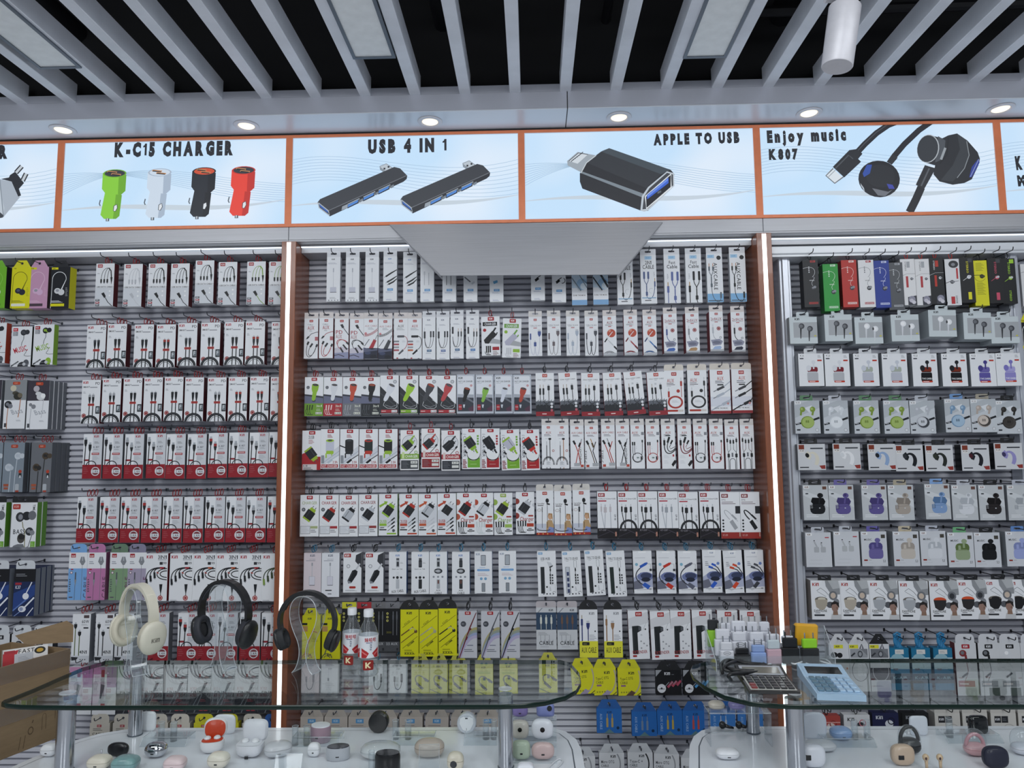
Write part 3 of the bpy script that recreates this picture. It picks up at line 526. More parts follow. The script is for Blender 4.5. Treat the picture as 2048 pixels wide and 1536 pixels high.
@kind('earphone_box', 'earphone box', .03, lambda v: '7d838c', ('navy round-tab earphone box at picture edge', 0), ('navy earphone box with white earbuds and round tab', 1), card=lambda v: '1d2b52')
def navybud(A, v):
    A.rect(0, 0, 100, 58, '1b1c20'); A.small(8, 22, 60, 2, '8b8e95', 3, 8); A.poly([(0, 110), (100, 70), (100, 120), (0, 190)], '2a4482'); A.line([(0, 190), (60, 140)], 6, '5d7ab8'); A.line([(0, 220), (40, 190)], 3, '7d94c4')
    A.rect(6, 62, 30, 10, 'a03038'); A.text('K37', 8, 76, 14, 'd9dce6', w=24); A.line([(84, 60), (60, 110)], 5, 'dfe2ea'); A.circ(58, 124, 15, 'e4e7ee'); A.line([(98, 130), (50, 180)], 7, 'e4e7ee'); A.circ(44, 182, 18, 'dfe2ea', 14); A.circ(40, 182, 9, '8d97b8'); A.line([(96, 176), (66, 215)], 4, 'dfe2ea'); A.rect(4, 230, 16, 8, 'a03038')
@kind('cable_box', 'cable box', .03, lambda v: v[1], ('white and sky blue cable box', '78a8dc', '5f86b8'), ('white and mauve pink cable box', 'b877a4', '94577c'), ('white and sage green cable box', '7d9a78', '55704f'), ('white and lilac grey cable box', 'a49cb2', '7d7590'))
def pastel(A, v):
    H = A.H; A.rect(0, 84, 100, H, v[0]); A.rect(10, 6, 26, 20, R_); A.logo(14, 14, 9, 'e8d4d4'); A.small(10, 46, 30, 2, 'a5a8b2', 5, 9); A.line([(74, 28), (74, H)], 2, '75787f')
    A.poly([(66, 22), (82, 22), (90, 48), (80, 66), (70, 66), (58, 48)], '85898f'); A.rect(71, 22, 6, 22, 'b5b9bf'); A.circ(16, 106, 8, '5d4552'); A.circ(16, 106, 5.5, 'e0d4dc'); A.rect(12, 86, 14, 6, R_)
    A.rect(36, 104, 7, 38, '55585f'); A.line([(39, 140), (38, H)], 2, '55585f'); A.poly([(34, 142), (46, 142), (40, 180)], '8b8e95')
    A.text('CABLE', 86, H-12, 24, '55607f' if v[0] == '78a8dc' else '6a4660', w=110, rot=-90); A.small(6, 140, 10, 6, '55585f', 6, 12); A.rect(8, H-18, 20, 6, '5d5560')
@kind('cable_box', 'cable box', .034, lambda v: '7a1f28', ('white three-in-one cable box with black arching cords', '25272b', R_), ('white three-in-one cable box with dark red cord end', '25272b', 'b4532f'), ('white three-in-one cable box with green cord tips', '3f4a34', '7f9a4a'))
def threeinone(A, v):
    A.logo(6, 8, 13, 'a82835'); A.text('3IN1', 56, 8, 15, '2b2d32', w=38); A.rect(56, 26, 38, 2, '55585f'); A.rect(64, 36, 14, 12, '33353a'); A.text('99', 80, 36, 11, '33353a', w=14)
    for i in range(3): A.curve([(8+17*i, 118-14*i), (4+16*i, 80-6*i), (20+18*i, 56), (90, 60+3*i)], 4.2, v[0], 10); x, y = 9+17*i, 124-14*i; A.poly([(x-5, y-16), (x+4, y-17), (x+7, y+8), (x-3, y+10)], v[0] if v[1] != '7f9a4a' or i else v[1]); A.rect(x, y+8, 5, 5, G_)
    A.rect(66, 58, 18, 7, v[1]); A.curve([(98, 64), (50, 62), (30, 108), (98, 112)], 4, v[0]); A.curve([(98, 74), (64, 72), (52, 98), (98, 102)], 4, v[0]); A.line([(52, 80), (62, 84)], 4, 'b4423c')
    A.poly([(66, 130), (80, 130), (78, 150), (75, 166), (71, 166), (68, 150)], v[0]); A.line([(73, 166), (73, 180)], 3, v[0]); A.circ(72, 188, 11, 'a23a38'); A.circ(72, 188, 7.5, 'd9c4c4'); A.circ(72, 188, 5.5, 'a23a38'); A.small(6, 196, 40, 2, G_)
@kind('cable_box', 'cable box', .034, lambda v: '7d8189', ('white sixty-watt cable box with green plug', '5d6b3a'), ('white four-in-one cable box with black plugs', '232529'), ('white four-in-one cable box behind the cream headphones', '232529'))
def fourinone(A, v):
    H = A.H; A.rect(62, 6, 30, 16, '55484a'); A.text('60W', 52, 32, 16, '33363c', w=40); A.small(50, 54, 42, 2); A.rr(62, 70, 28, 8, 3, '3a3c42')
    for x, y in ((18, 44), (42, 84)): A.conn(x, y, 18, 34, '232529', 'b5b9bf', H-y-40, v[0], 5)
    A.rect(0, H-36, 100, 36, 'cfd2d8'); A.text('4IN1', 46, H-64, 17, '2b2d32', w=40); A.poly([(0, H-30), (40, H-28), (30, H-14), (4, H-10)], '2b2d32')
    for i in range(3): A.circ(52+13*i, H-16, 3, '3a3c42')
@kind('cable_box', 'cable box', .036, lambda v: '5d6168', ('white five-in-one cable box with curled grey cords', '33363b'), ('pink and lilac boxed cable standing behind the glass', 'b58aa8'))
def fiveinone(A, v):
    H = A.H
    if v[0] == 'b58aa8':
        A.rect(0, 0, 100, 30, 'c48db0'); A.rect(58, 0, 42, 84, 'a878a8'); A.rect(0, 60, 60, 60, 'd3c6d2'); A.rr(34, 12, 14, 30, 3, 'b04a4a'); A.poly([(34, 70), (52, 76), (36, 130), (30, 130)], '6d7076'); A.small(6, 40, 30, 4, '8b8e95', 2, 6); A.rect(36, 150, 18, 12, 'b04a4a'); return
    for i in range(3): A.curve([(6+17*i, -4), (10+14*i, 50), (40+10*i, 62), (100, 54-6*i)], 4.5, '5d6066', 10)
    A.curve([(100, 10), (50, 12), (44, 52), (100, 46)], 4, '5d6066'); A.rect(48, 36, 8, 14, '9a4a4a'); A.poly([(70, 76), (86, 70), (56, 130), (50, 128)], '6d7076'); A.text('5IN1', 14, 106, 18, '33353a', w=42); A.small(62, 104, 30, 3)
    A.rect(0, H*.58, 100, H*.42, '2a2c34'); A.line([(20, H*.9), (50, H*.62)], 3, '7d828a'); A.line([(30, H), (62, H*.62)], 3, '7d828a'); A.rect(52, H-20, 16, 12, 'a8303c'); A.rect(72, H-20, 16, 12, 'a8303c'); A.small(54, H*.72, 30, 2, 'a04450', 2, 6)
@kind('cable_pack', 'cable pack', .03, lambda v: v[1], ('cream red-marked cable pack behind the counter', 'cfc9bd', 'a8a296'), ('yellow hang-tab cable pack behind the counter', 'd4cd2c', 'a8a222'), ('blue hang-tab cable pack behind the counter', '2c5fa8', '1f4480'), card=lambda v: v[0])
def lowtab(A, v): A.rect(36, 8, 22, 12, R_); A.logo(40, 11, 6, 'e6d0d0'); A.small(16, 26, 56, 2, '6d6a64', 3, 7); A.text('CABLE', 14, 46, 12, '3a3936', w=60)
# ---- canopy bay
@kind('adapter_box', 'adapter box', .026, lambda v: 'bcbfc5', ('slim white adapter box with faint grey drawing', 0), ('slim white box with two black diagonal plugs', 1), ('slim white box with slanted black plugs', 2), ('slim white box with two upright grey pins', 3), ('slim white box with two black pins', 4), ('slim white box half hidden with grey adapter', 5), ('slim white box half hidden with blue tag', 6), ('slim white box half hidden with black plug', 7), ('slim white box half hidden with black looped adapter', 8))
def slim(A, v):
    H = A.H; k = v[0]; A.logo(36, 12, 11, '3a3d44' if not k else '6f93c8'); A.small(10, 44, 76, 2, '9094a8', 2, 7)
    if k == 0: A.rect(46, 84, 8, 30, 'b0b3bd'); A.line([(50, 114), (50, 228)], 3, 'c2c5cd'); A.rr(26, 226, 46, 36, 4, 'c3c5d2'); A.rect(26, 262, 48, 4, '55585f'); A.small(24, 302, 54, 2, '6d7078', 2, 7); [A.circ(18+22*i, 324, 5, '9498a0') for i in range(4)]
    elif k in (1, 2):
        for i, y in enumerate((112, 158, 178)): x = 96 if k == 1 else 92; A.line([(8+10*i, y+44-4*i), (20+10*i, y+34-4*i)], 5, G_); A.line([(18+10*i, y+38-4*i), (58+8*i, y+12), (x+8, y-14)], [12, 11, 5], '23252a')
    elif k in (3, 4): [A.line([(x, 118 if k == 3 else 60), (x, 210)], 4 if k == 4 else 3, '8d919c' if k == 3 else '33353a') for x in (30, 62)]; A.rect(24, 108, 12, 26, LG_) if k == 3 else 0
    elif k == 5: A.line([(8, 150), (50, 186)], 9, '6d7078'); A.poly([(56, 196), (78, 180), (84, 192), (64, 208)], 'c8ccd3')
    elif k == 6: A.poly([(24, 182), (56, 172), (60, 190), (32, 202)], '66a3cc')
    else: A.line([(70, 150), (40, 170)], 6, K_); A.poly([(26, 178), (52, 162), (60, 176), (34, 196)], K_)
    if k == 8: A.arc(74, 172, 20, -60, 100, 5, K_)
    if k: A.rect(30, 238, 42, 18, '6d9fce'); A.text('KIN', 40, 242, 9, 'bcd6ee', w=22); A.small(18, 262, 62, 2, '8f98b8', 2, 6); A.small(22, 318, 54, 2, '8f98b8', 2, 6)
@kind('audio_cable_box', 'audio cable box', .018, lambda v: 'a9b4be', ('pale blue and white box with silver jacks', 0), ('pale blue and white box with black jack', 1))
def musicblue(A, v):
    c = '33373d' if v[0] else '7f8f9c'; A.rect(0, 0, 100, 200, 'c3d6e6'); A.circ(70, 176, 40, '9dbfdd'); A.circ(80, 190, 24, 'dbe7f0'); A.line([(0, 130), (60, 220)], 8, c); A.line([(8, 160), (54, 228)], 5, 'c9d0d6'); A.line([(50, 110), (100, 200)], 14 if v[0] else 6, c); A.line([(60, 130), (100, 170)], 4, '5d6670')
    A.rect(0, 222, 100, 60, 'e3e5ea'); A.text('ZONE THE MUSIC', 6, 246, 9, '55483e', w=86); A.rect(0, A.H-34, 100, 34, '7faad4')
@kind('audio_cable_box', 'audio cable box', .024, lambda v: 'b4b7bd', ('white two-in-one cable box with black splitter', '1f2125', 0), ('white two-in-one cable box with blue splitter', '4a5a86', 0), ('white cable box with blue two-way splitter', '5a68a0', 1), ('white cable box with black two-way splitter', '1c1d21', 1), ('tall-lettered aux cable box with grey splitter', '5d6670', 2), ('tall-lettered aux cable box with black splitter', '1b1d22', 2))
def splitter(A, v):
    H = A.H; c, k = v; A.rect(28 if k != 2 else 6, 8, 44, 22, 'a8cbe6'); A.logo((38 if k != 2 else 16), 13, 11, '7fb0d8')
    if k == 0:
        A.text('2IN1', 30, 38, 24, '33353a', w=40); A.text('CABLE', 14, 66, 24, '25272b', w=72)
        for x in (22, 48): A.rr(x-6, 108, 12, 48, 4, c); A.curve([(x, 156), (x, 180), (36, 180), (36, 200)], 4, c)
        A.line([(36, 196), (36, 240)], 6, c); A.rr(30, 238, 13, 26, 3, c); A.curve([(36, 262), (38, 300), (88, 300), (88, 190)], 4, c); A.rr(84, 170, 9, 36, 3, c); A.rect(87, 150, 4, 22, 'b08a4a')
        A.rect(6, H-40, 88, 7, '8fb0cc'); A.small(24, H-22, 56, 1, '3a3c42', 5); A.small(82, 112, 8, 4, G_, 3, 8); A.arc(66, 232, 16, 90, 300, 2, 'b9bcc2')
    elif k == 1:
        A.text('Fast', 32, 42, 20, '3a3c42', w=40); A.text('Cable', 18, 68, 22, '25272b', w=66)
        for x in (50, 84): A.rr(x-7, 112, 14, 58, 4, c); A.curve([(x, 168), (x, 200), (66, 200), (66, 226)], 5, c)
        A.line([(66, 224), (66, 270)], 7, c); A.rr(58, 268, 17, 28, 4, c); A.curve([(66, 296), (70, 330), (90, 336), (100, 336)], 5, c); A.rr(16, 204, 14, 44, 4, c); A.rect(20, 180, 5, 26, 'b08a4a'); A.line([(23, 246), (23, H)], 5, c); A.small(18, 128, 9, 4, G_, 3, 9)
    else:
        A.rect(0, 260, 100, H-260, '7fb2dc'); A.circ(78, 28, 14, '26282c'); A.text('AUXCABLE', 66, 60, 22, '1d1f23', w=176, rot=90, sk=0)
        for x in (16, 40): A.rect(x-2, 64, 4, 20, 'b87a4a'); A.rr(x-5, 84, 10, 28, 3, c); A.curve([(x, 112), (x, 134), (28, 130), (28, 156)], 4, c)
        A.line([(28, 150), (28, 196)], 7, c); A.rr(22, 194, 13, 24, 3, c); A.curve([(28, 218), (26, 320), (84, 330), (84, 286)], 4, c); A.rr(79, 250, 11, 40, 3, c); A.rect(6, H-12, 88, 5, '44484f')
@kind('audio_cable_box', 'audio cable box', .024, lambda v: '8a2a30', ('slim type-C audio cable box with grey cords', '2b2d31', '2b2d31', 0), ('slim type-C audio cable box with red cords', '2b2d31', 'a03038', 0), ('slim two-type audio cable box with red looped cable', '33353a', 'a84048', 1), ('slim two-type audio cable box with black looped cable', '2b2d31', '2b2d31', 1), ('slim coiled audio cable box in red', '33353a', 'a83440', 2), ('slim coiled audio cable box in black', '2b2d31', '25272b', 2), ('slim audio cable box with red and grey tags', '55585f', 'a8505a', 3), ('slim audio cable box with multicoloured tags', '202226', '25272b', 3))
def auxa(A, v):
    H = A.H; a, b, k = v; A.pill(50, 14, 9)
    if k == 0:
        A.text('TYPE-C', 24, 42, 10, '6d6f76', w=40); A.text('AUX', 24, 56, 26, 'a33a40', w=48); A.small(36, 88, 26, 2, G_)
        A.line([(26, 140), (52, 112), (90, 100), (100, 100)], 4, b); A.poly([(14, 146), (28, 128), (40, 134), (24, 150)], a); A.rect(78, 134, 26, 28, 'b06a70'); A.line([(14, 152), (20, 146)], 5, G_)
        A.line([(34, 168), (24, 190)], 14, a); A.line([(62, 182), (44, 208)], 13, a); A.line([(96, 188), (88, 208)], 14, a); A.curve([(24, 190), (0, 290), (50, 320), (88, 208)], 4, b); A.curve([(44, 208), (10, 280), (60, 300), (86, 216)], 4, b)
    elif k == 1:
        A.rect(0, H*.74, 100, H, '8f93b0'); A.poly([(0, H*.74), (50, H*.7), (100, H*.76), (100, H*.84), (0, H*.86)], 'c8c4d0'); A.poly([(38, 46), (56, 40), (68, 64), (54, 72)], a); A.line([(60, 66), (100, 120)], 5, a); A.text('PD', 8, 86, 26, 'a84850', w=48); A.text('AUX', 8, 118, 26, 'a86a6e', w=44)
        A.curve([(20, 190), (0, 150), (60, 130), (100, 190)], 5, b); A.curve([(20, 186), (30, 140), (70, 150), (96, 176)], 4, b); A.line([(84, 172), (106, 192)], 13, a); A.line([(40, 210), (62, 246)], 12, a); A.line([(60, 190), (90, 226)], 11, a); A.curve([(20, 190), (28, 220), (40, 215), (44, 214)], 4, b); A.line([(0, H-22), (30, H-30), (70, H-14)], 5, '3a3038')
    elif k == 2:
        A.text('AUX CABLE', 8, 48, 12, 'b4858a', w=84); A.small(30, 66, 44, 3, G_, 2, 6); A.circ(14, 108, 9, 'd08a90')
        for i in range(13): A.arc(8+7.4*i, 122-i*i*.28, 6, 0, 360, 2.2, b, 8, 7)
        A.line([(6, 200), (40, 150)], 5, '6d7078'); A.poly([(30, 230), (72, 150), (92, 160), (56, 246)], b if k and b != '25272b' else '44474d'); A.line([(80, 160), (98, 120)], 5, '8b8e95'); A.rect(0, H*.74, 100, H, '23283a'); A.circ(30, H*.86, 22, '3f4866', 12); A.circ(70, H*.95, 26, '171a26', 14); A.poly([(0, H*.72), (60, H*.78), (100, H*.74), (100, H*.8), (0, H*.84)], '5a5f78')
    else:
        A.text('AUX', 28, 46, 18, '55484a' if a != '202226' else 'a33a40', w=44); A.small(20, 70, 58, 3, G_, 2, 6); A.rr(24, 122, 52, 16, 5, a); A.curve([(76, 130), (108, 134), (104, 210), (68, 226)], 4, b); A.poly([(30, 256), (64, 222), (72, 234), (40, 262)], a)
        for i, c in enumerate(('85888f', b if a == '55585f' else 'b4453a', '9a9da3', b if a == '55585f' else 'b4603a')): A.rr(-6, 160+21*i, 44, 12, 3, c)
        A.rect(20, 282, 12, 20, R_); A.arc(78, 296, 8, 180, 360, 4, '3a3c42'); A.small(60, 160, 26, 4, LG_)
@kind('audio_cable_box', 'audio cable box', .024, lambda v: 'b9bcc2', ('slim white U-shaped cable box, pale blue tag', '55708f', 0), ('slim white U-shaped cable box, lilac tag', '6d7aa8', 0), ('slim white box with red tinted U-shaped cable', '44668c', 1), ('slim white box with black U-shaped cable', '3f74b4', 1))
def ucable(A, v):
    c = '3a3c42'; A.logo(36, 18, 11, '55607a'); A.small(22, 58, 56, 2, '8f94a4', 2, 6); L = (64, 84) if not v[1] else (60, 82)
    A.rr(10, 112 if not v[1] else 84, 14, 54, 3, c); A.rect(13, 84, 5, 28, LG_) if not v[1] else 0
    for x in L: A.rr(x-6, 110, 12, 48, 3, c) if not v[1] else (A.rect(x-2, 96, 4, 26, 'b89a8a'), A.rr(x-5, 120, 10, 40, 3, c))
    for i, x in enumerate(L): A.curve([(17, 160), (18+i*3, 268), (x-2, 268), (x, 156)], 3.4, c)
    A.rect(34, 252, 36, 18, v[0]); A.text('KIN', 42, 256, 9, 'b4c8dc', w=20); A.small(26, 276, 50, 2, '8f98b0', 2, 6); A.small(22, 318, 62, 2, '7d84a0', 2, 6)
@kind('charger_box', 'charger box', .03, lambda v: 'b4b6bb', ('white charger box with black heading and plug', K_, K_, R_), ('white charger box with green heading and lilac plug', '6fa046', 'b3b3c6', '8fb83c'))
def chargeru(A, v):
    A.rr(36, 3, 34, 20, 3, 'a3212d'); A.logo(43, 8, 9, 'f0e4e4'); A.rect(8, 30, 78, 22, v[0]); A.text('CHARGER', 18, 34, 14, 'e4e6ea', w=62); A.circ(18, 74, 9, v[2])
    A.poly([(12, 128), (60, 78), (84, 100), (38, 148), (18, 146)], v[1]); A.line([(62, 86), (78, 62)], 9, v[0]); A.line([(80, 100), (86, 88)], 6, v[0]); A.poly([(60, 120), (100, 130), (100, 152), (40, 146)], 'a8abb0')
    for i in range(3): A.line([(26+10*i, 160), (26+10*i, 196)], 7, K_ if v[0] == K_ else LG_); A.arc(28+8*i, 190, 10, 60, 180, 3, K_ if v[0] == K_ else LG_, 18)
    A.rect(58, 166, 36, 18, v[2]); A.small(60, 190, 30, 4, '8b6a6c', 2.5, 6)
@kind('audio_cable_box', 'audio cable box', .026, lambda v: '9a9da3', ('slim white usb audio box with blue plugs', '44568f'), ('slim white usb audio box with brown grey plugs', '6d6468'), ('slim white usb audio box with pale plugs', 'a9b4c4'), ('slim white usb audio box with dark plugs', '4a4d55'))
def usbline(A, v):
    c = v[0]; A.pill(50, 18, 8); A.text('TYPE-C TO AUX', 10, 62, 9, '6d6a70', w=80); A.small(14, 74, 72, 1, G_); A.rect(36, 82, 26, 6, 'b4666c')
    A.rr(8, 126, 11, 48, 3, c); A.rect(70, 98, 20, 14, LG_); A.poly([(68, 110), (92, 110), (92, 132), (84, 150), (76, 150), (68, 132)], c); A.rect(42, 180, 10, 14, LG_); A.rr(38, 192, 19, 32, 3, c)
    for p in ([(13, 172), (10, 300), (46, 330), (46, 224)], [(48, 224), (46, 330), (86, 320), (82, 148)]): A.curve(p, 3 if c != '4a4d55' else 5, c if c != '44568f' else 'b9bcd0')
    A.rect(0, A.H-24, 100, 1, LG_)
@kind('audio_cable_box', 'audio cable box', .028, lambda v: '8a2a30', ('slim audio box with red circle and silver jack', 'c9ccd0', K_), ('slim audio box with red circle and red jack', 'a03038', '6a2028'), ('slim audio box with red circle and blue jack', '3f78b8', '2a3f6a'))
def auxcircle(A, v):
    A.pill(50, 14, 8, 'a8402c'); A.text('AUX', 30, 40, 20, '8a2f34', w=42); A.small(18, 64, 64, 2, '55585f', 2, 6); A.rect(40, 76, 22, 6, 'b4666c'); A.circ(62, 130, 31, 'b9503c', n=20); A.circ(50, 112, 10, 'd08a78')
    A.line([(12, 196), (34, 164)], 9, v[1]); A.line([(30, 170), (72, 118)], 5, 'dfe2e6'); A.line([(46, 190), (84, 232)], 9, v[0]); A.line([(36, 180), (50, 196)], 4, LG_); A.line([(80, 228), (102, 252)], 12, v[1]); A.arc(46, 330, 58, 200, 345, 10, v[1], 62); A.arc(46, 330, 58, 200, 345, 3, v[0], 62); A.rect(0, A.H-20, 100, 20, 'b5b8be')
@kind('adapter_box', 'adapter box', .05, lambda v: '7a2028', ('two-in-one audio adapter box with blue block', '3f66b0', '44568f'), ('two-in-one audio adapter box with tan block', 'b08a60', '8b8e95'), ('two-in-one audio adapter box with pale blue block', '9db4d8', 'b4b8c0'), ('two-in-one audio adapter box with navy block', '2c3044', '2b2d33'))
def twoaux(A, v):
    A.pill(52, 14, 8); A.text('2in1AUX', 10, 46, 20, '98545c', w=80); A.rect(12, 70, 76, 2, '55585f'); A.rect(38, 76, 24, 6, 'b4666c'); A.line([(24, 96), (24, 118)], 4, LG_); A.rr(18, 118, 12, 46, 3, v[1]); A.curve([(24, 164), (26, 210), (60, 220), (76, 216)], 5, v[1]); A.circ(66, 128, 15, '8a4044'); A.circ(66, 128, 11, 'c9a0a0'); A.circ(66, 128, 8, '8a4044')
    A.poly([(6, 214), (70, 206), (94, 224), (80, 250), (20, 256)], '8d90a4'); A.circ(48, 232, 30, '6d7084', 12); A.arc(78, 196, 7, 0, 360, 3, '55606a'); A.poly([(8, 292), (34, 262), (74, 258), (84, 270), (60, 302), (18, 308)], v[0]); A.poly([(8, 292), (18, 308), (60, 302), (60, 296), (20, 300)], '5d6276'); A.rect(0, A.H-14, 100, 14, 'b0b3b9')
def carch(A, x, y, s, c, top, rot=0.):
    ca, sa = math.cos(rot), math.sin(rot); Z = lambda p: [(x+(a*ca-b*sa)*s, y+(a*sa+b*ca)*s) for a, b in p]
    A.poly(Z([(-10, 34), (12, 34), (9, 72), (4, 82), (-6, 82), (-10, 74)]), c); A.poly(Z([(-18, 2), (18, 2), (17, 24), (12, 38), (-12, 38), (-17, 24)]), c); A.circ(*Z([(0, 2)])[0], 18*s, c, 8*s, rot=rot); A.circ(*Z([(0, 1)])[0], 15*s, top, 6*s, rot=rot); A.line(Z([(-8, 0), (6, 3)]), 3*s, '6d6256')
@kind('charger_box', 'charger box', .03, lambda v: v[2], ('car charger box with lime charger and green base', '8fba3a', '33363b', '6f9a34', '2f3a22'), ('car charger box with white charger and red base', 'd9dce2', '55585f', 'a8303a', 'e6d0d0'), ('car charger box with red charger and grey base', 'c0503c', '33363b', '74777d', '9a9da3'), ('car charger box with black charger and black base', '1f2024', 'a0402c', '2b2e33', '4a4d53'))
def carbase(A, v):
    H = A.H; A.rr(36, 4, 30, 17, 3, 'a3212d'); A.logo(42, 8, 8, 'f0e4e4'); A.circ(18, 56, 9, '6d7076'); A.poly([(0, 92), (40, 96), (100, 104), (100, 142), (0, 142)], '6a6e86'); A.poly([(0, 92), (50, 100), (100, 106), (100, 114), (0, 100)], '35383f'); A.circ(50, 128, 10, '3f4450', 6)
    carch(A, 58, 42, 1.05, v[0], v[1], .12); A.rect(0, 142, 100, H, v[2])
    for i in range(3): A.line([(16+14*i, 150), (14+13*i, 176)], 6, v[3]); A.arc(20+10*i, 178, 12, 60, 190, 3, v[3], 24)
    A.text('3in1', 64, 150, 12, 'd9dcd0', w=30); A.small(64, 172, 28, 2, 'd9dcd0', 2, 7); A.rect(60, 188, 34, 12, 'd3d6cc'); A.text('K-C11', 62, 191, 7, '3a3c40', w=28)
@kind('charger_box', 'charger box', .03, lambda v: '2b2d32', ('dark diagonal car charger box with white charger', 'd9dce4', '55585f', 'a8303a'), ('dark diagonal car charger box with lime charger', '9cc83a', '33363b', '7fae30'), ('dark diagonal car charger box with grey charger', '44464c', 'b0402c', 'a8303a'), ('dark diagonal car charger box with red charger', 'b8484c', '3a4a55', 'a8303a'))
def cardiag(A, v):
    H = A.H; A.poly([(0, 56), (100, 156), (100, H), (0, H)], '303338'); A.poly([(0, 90), (100, 175), (100, 180), (0, 97)], '44474d'); A.rr(36, 3, 32, 17, 3, 'a3212d'); A.logo(43, 7, 8, 'f0e4e4'); A.circ(80, 34, 10, '85888f'); A.circ(80, 34, 7, 'c5c8ce')
    A.line([(24, 140), (18, 160), (40, 176), (80, 178), (92, 168), (90, 146), (70, 130)], 2, 'dfe2e6'); A.line([(28, 158), (60, 170), (86, 160)], 1.5, 'b5b8be'); carch(A, 64, 52, 1.15, v[0], v[1], .42); A.rect(6, H-26, 88, 17, v[2]); A.rect(62, H-24, 30, 13, 'e4e6ea'); A.text('K-C10', 64, H-21, 7, '3a3c40', w=26); A.small(8, H-20, 34, 1, 'e0c4c4', 4); A.rect(0, H-5, 100, 2, 'c9ccd0')
@kind('charger_box', 'charger box', .03, lambda v: '9498a2', ('framed fast car charger box with black charger', '202124', 'a0402c'), ('framed fast car charger box with green charger', '86b84e', '3a3c42'), ('framed fast car charger box with white charger', 'd3d8e4', '55585f'), ('framed fast car charger box with red charger', 'b0493a', '3f4248'), card=lambda v: 'b9bfca')
def carfast(A, v):
    H = A.H; A.rr(5, 8, 88, H-20, 8, 'dfe3ea'); A.logo(10, 14, 11, '3a3c44'); A.text('FAST CAR CHARGER', 9, 34, 9, '3a3c44', w=78); A.small(9, 48, 36, 1); A.circ(80, 62, 7, 'c99ca0'); A.poly([(5, 112), (93, 118), (93, H-12), (5, H-12)], '3a3e48'); A.poly([(5, 108), (93, 112), (93, 130), (5, 126)], 'a9aeb8'); A.poly([(50, 120), (93, 150), (93, 160), (40, 128)], '6d727c'); A.poly([(60, 190), (93, 170), (93, H-12), (70, H-12)], '55384a')
    carch(A, 58, 78, .95, v[0], v[1], .25); A.rect(10, H-50, 18, 30, 'a8303a'); A.text('KIN', 12, H-40, 6, 'e8d4d4', w=14); A.poly([(34, H-50), (46, H-50), (42, H-30), (36, H-34)], 'c9d0da')
@kind('audio_cable_box', 'audio cable box', .022, lambda v: '8f2630', ('tall audio cable box with two slim jacks', 0), ('tall audio cable box with paired grey jacks', 1), ('tall audio cable box with three plugs leaning', 2))
def auxtri(A, v):
    H = A.H; A.pill(50, 10, 9, 'b0362c'); A.text('3.5mm AUDIO CABLE', 10, 34, 6, '44474d', w=80); A.small(40, 44, 20, 1); A.rect(0, H*.66, 100, H*.34, '4a4e56'); A.rect(0, H*.74, 100, H*.26, '282b31'); A.rect(0, H-24, 100, 24, '8f2630'); A.small(34, H-14, 34, 1, 'e6d0d0', 5)
    for i in range(16): A.rect(i*6.4, H*.66-(i*37 % 11), 4, H*.1, '6b7079')
    for x in (24, 42): A.rect(x-1.5, 64, 3, 22, 'b0a090') if v[0] < 2 or x < 30 else A.rect(x-3, 60, 10, 10, LG_); A.rr(x-5, 84, 10, 36, 3, '2b2d31')
    A.line([(24, 120), (24, H*.8)], 3, '2b2d31'); A.rect(66, 62, 9, 10, LG_); A.rr(64, 70, 13, 26, 3, '2b2d31'); A.line([(42, 120), (44, 160), (52, 168), (66, 168), (72, 160), (71, 96)], 3.5, '2b2d31'); A.line([(58, 168), (58, H*.82)], 6, '33363b')
    A.circ(86, H*.72, 7, 'd9dbe0'); A.circ(86, H*.79, 7, 'd9dbe0'); A.circ(86, H*.87, 7, 'b4606c')
@kind('audio_cable_box', 'audio cable box', .03, lambda v: '8a8d93', ('audio cable box with round red coil', 'a8362e'), ('audio cable box with round black coil', '2b2d31'))
def auxcoil(A, v):
    H = A.H; c = v[0]; A.pill(50, 14, 9); A.text('AUX', 14, 44, 18, 'a33a30', w=36); A.small(12, 66, 50, 2, '55484a', 3, 7); A.line([(12, 82), (34, 82)], 1, K_); A.rect(84, 38, 4, 20, LG_); A.rr(81, 56, 10, 26, 3, c); A.line([(86, 80), (87, 140)], 3, c); A.rr(16, 108, 10, 32, 3, c); A.rect(19, 90, 4, 20, LG_); A.circ(70, 108, 9, c)
    A.line([(21, 138), (22, 170)], 3, c); A.arc(54, 166, 36, 0, 360, 7, c, 30, 26); A.arc(54, 166, 31, 0, 360, 2.5, c, 26, 26); A.small(36, 158, 36, 3, LG_); A.rr(6, H-22, 60, 10, 4, 'a83428'); A.rect(66, H-22, 28, 10, 'cfc9c4')
@kind('audio_cable_box', 'audio cable box', .03, lambda v: '8a2a30', ('audio cable box with pale diagonal cables', 'aeb6c2'), ('audio cable box with black diagonal cables', '1e2024'))
def auxdiag(A, v):
    H = A.H; c = v[0]; A.pill(50, 12, 9); A.text('AUX', 36, 36, 18, 'b0402c', w=32); A.small(26, 58, 50, 2, '44474d', 3, 8); A.rect(36, 74, 30, 7, '33353a'); A.rect(0, H*.62, 100, H*.22, 'd4d8e2')
    for i, (x, y) in enumerate(((16, 112), (14, 146), (40, 186))): A.line([(x, y), (x+20, y-10)], 5, '8b8e95' if i < 2 else c); A.line([(x+18, y-9), (x+54, y-26)], 12 if i < 2 else 14, c if i else '3a3c42'); A.line([(x+52, y-25), (104, y-54+i*4)], 5, c)
    A.line([(0, 208), (44, 182)], 6, c); A.circ(86, H-50, 6, 'c08a8a'); A.text('ZONE THE MUSIC', 18, H-30, 6, '55585f', w=66); A.rect(0, H-14, 100, 14, '8f2a30')
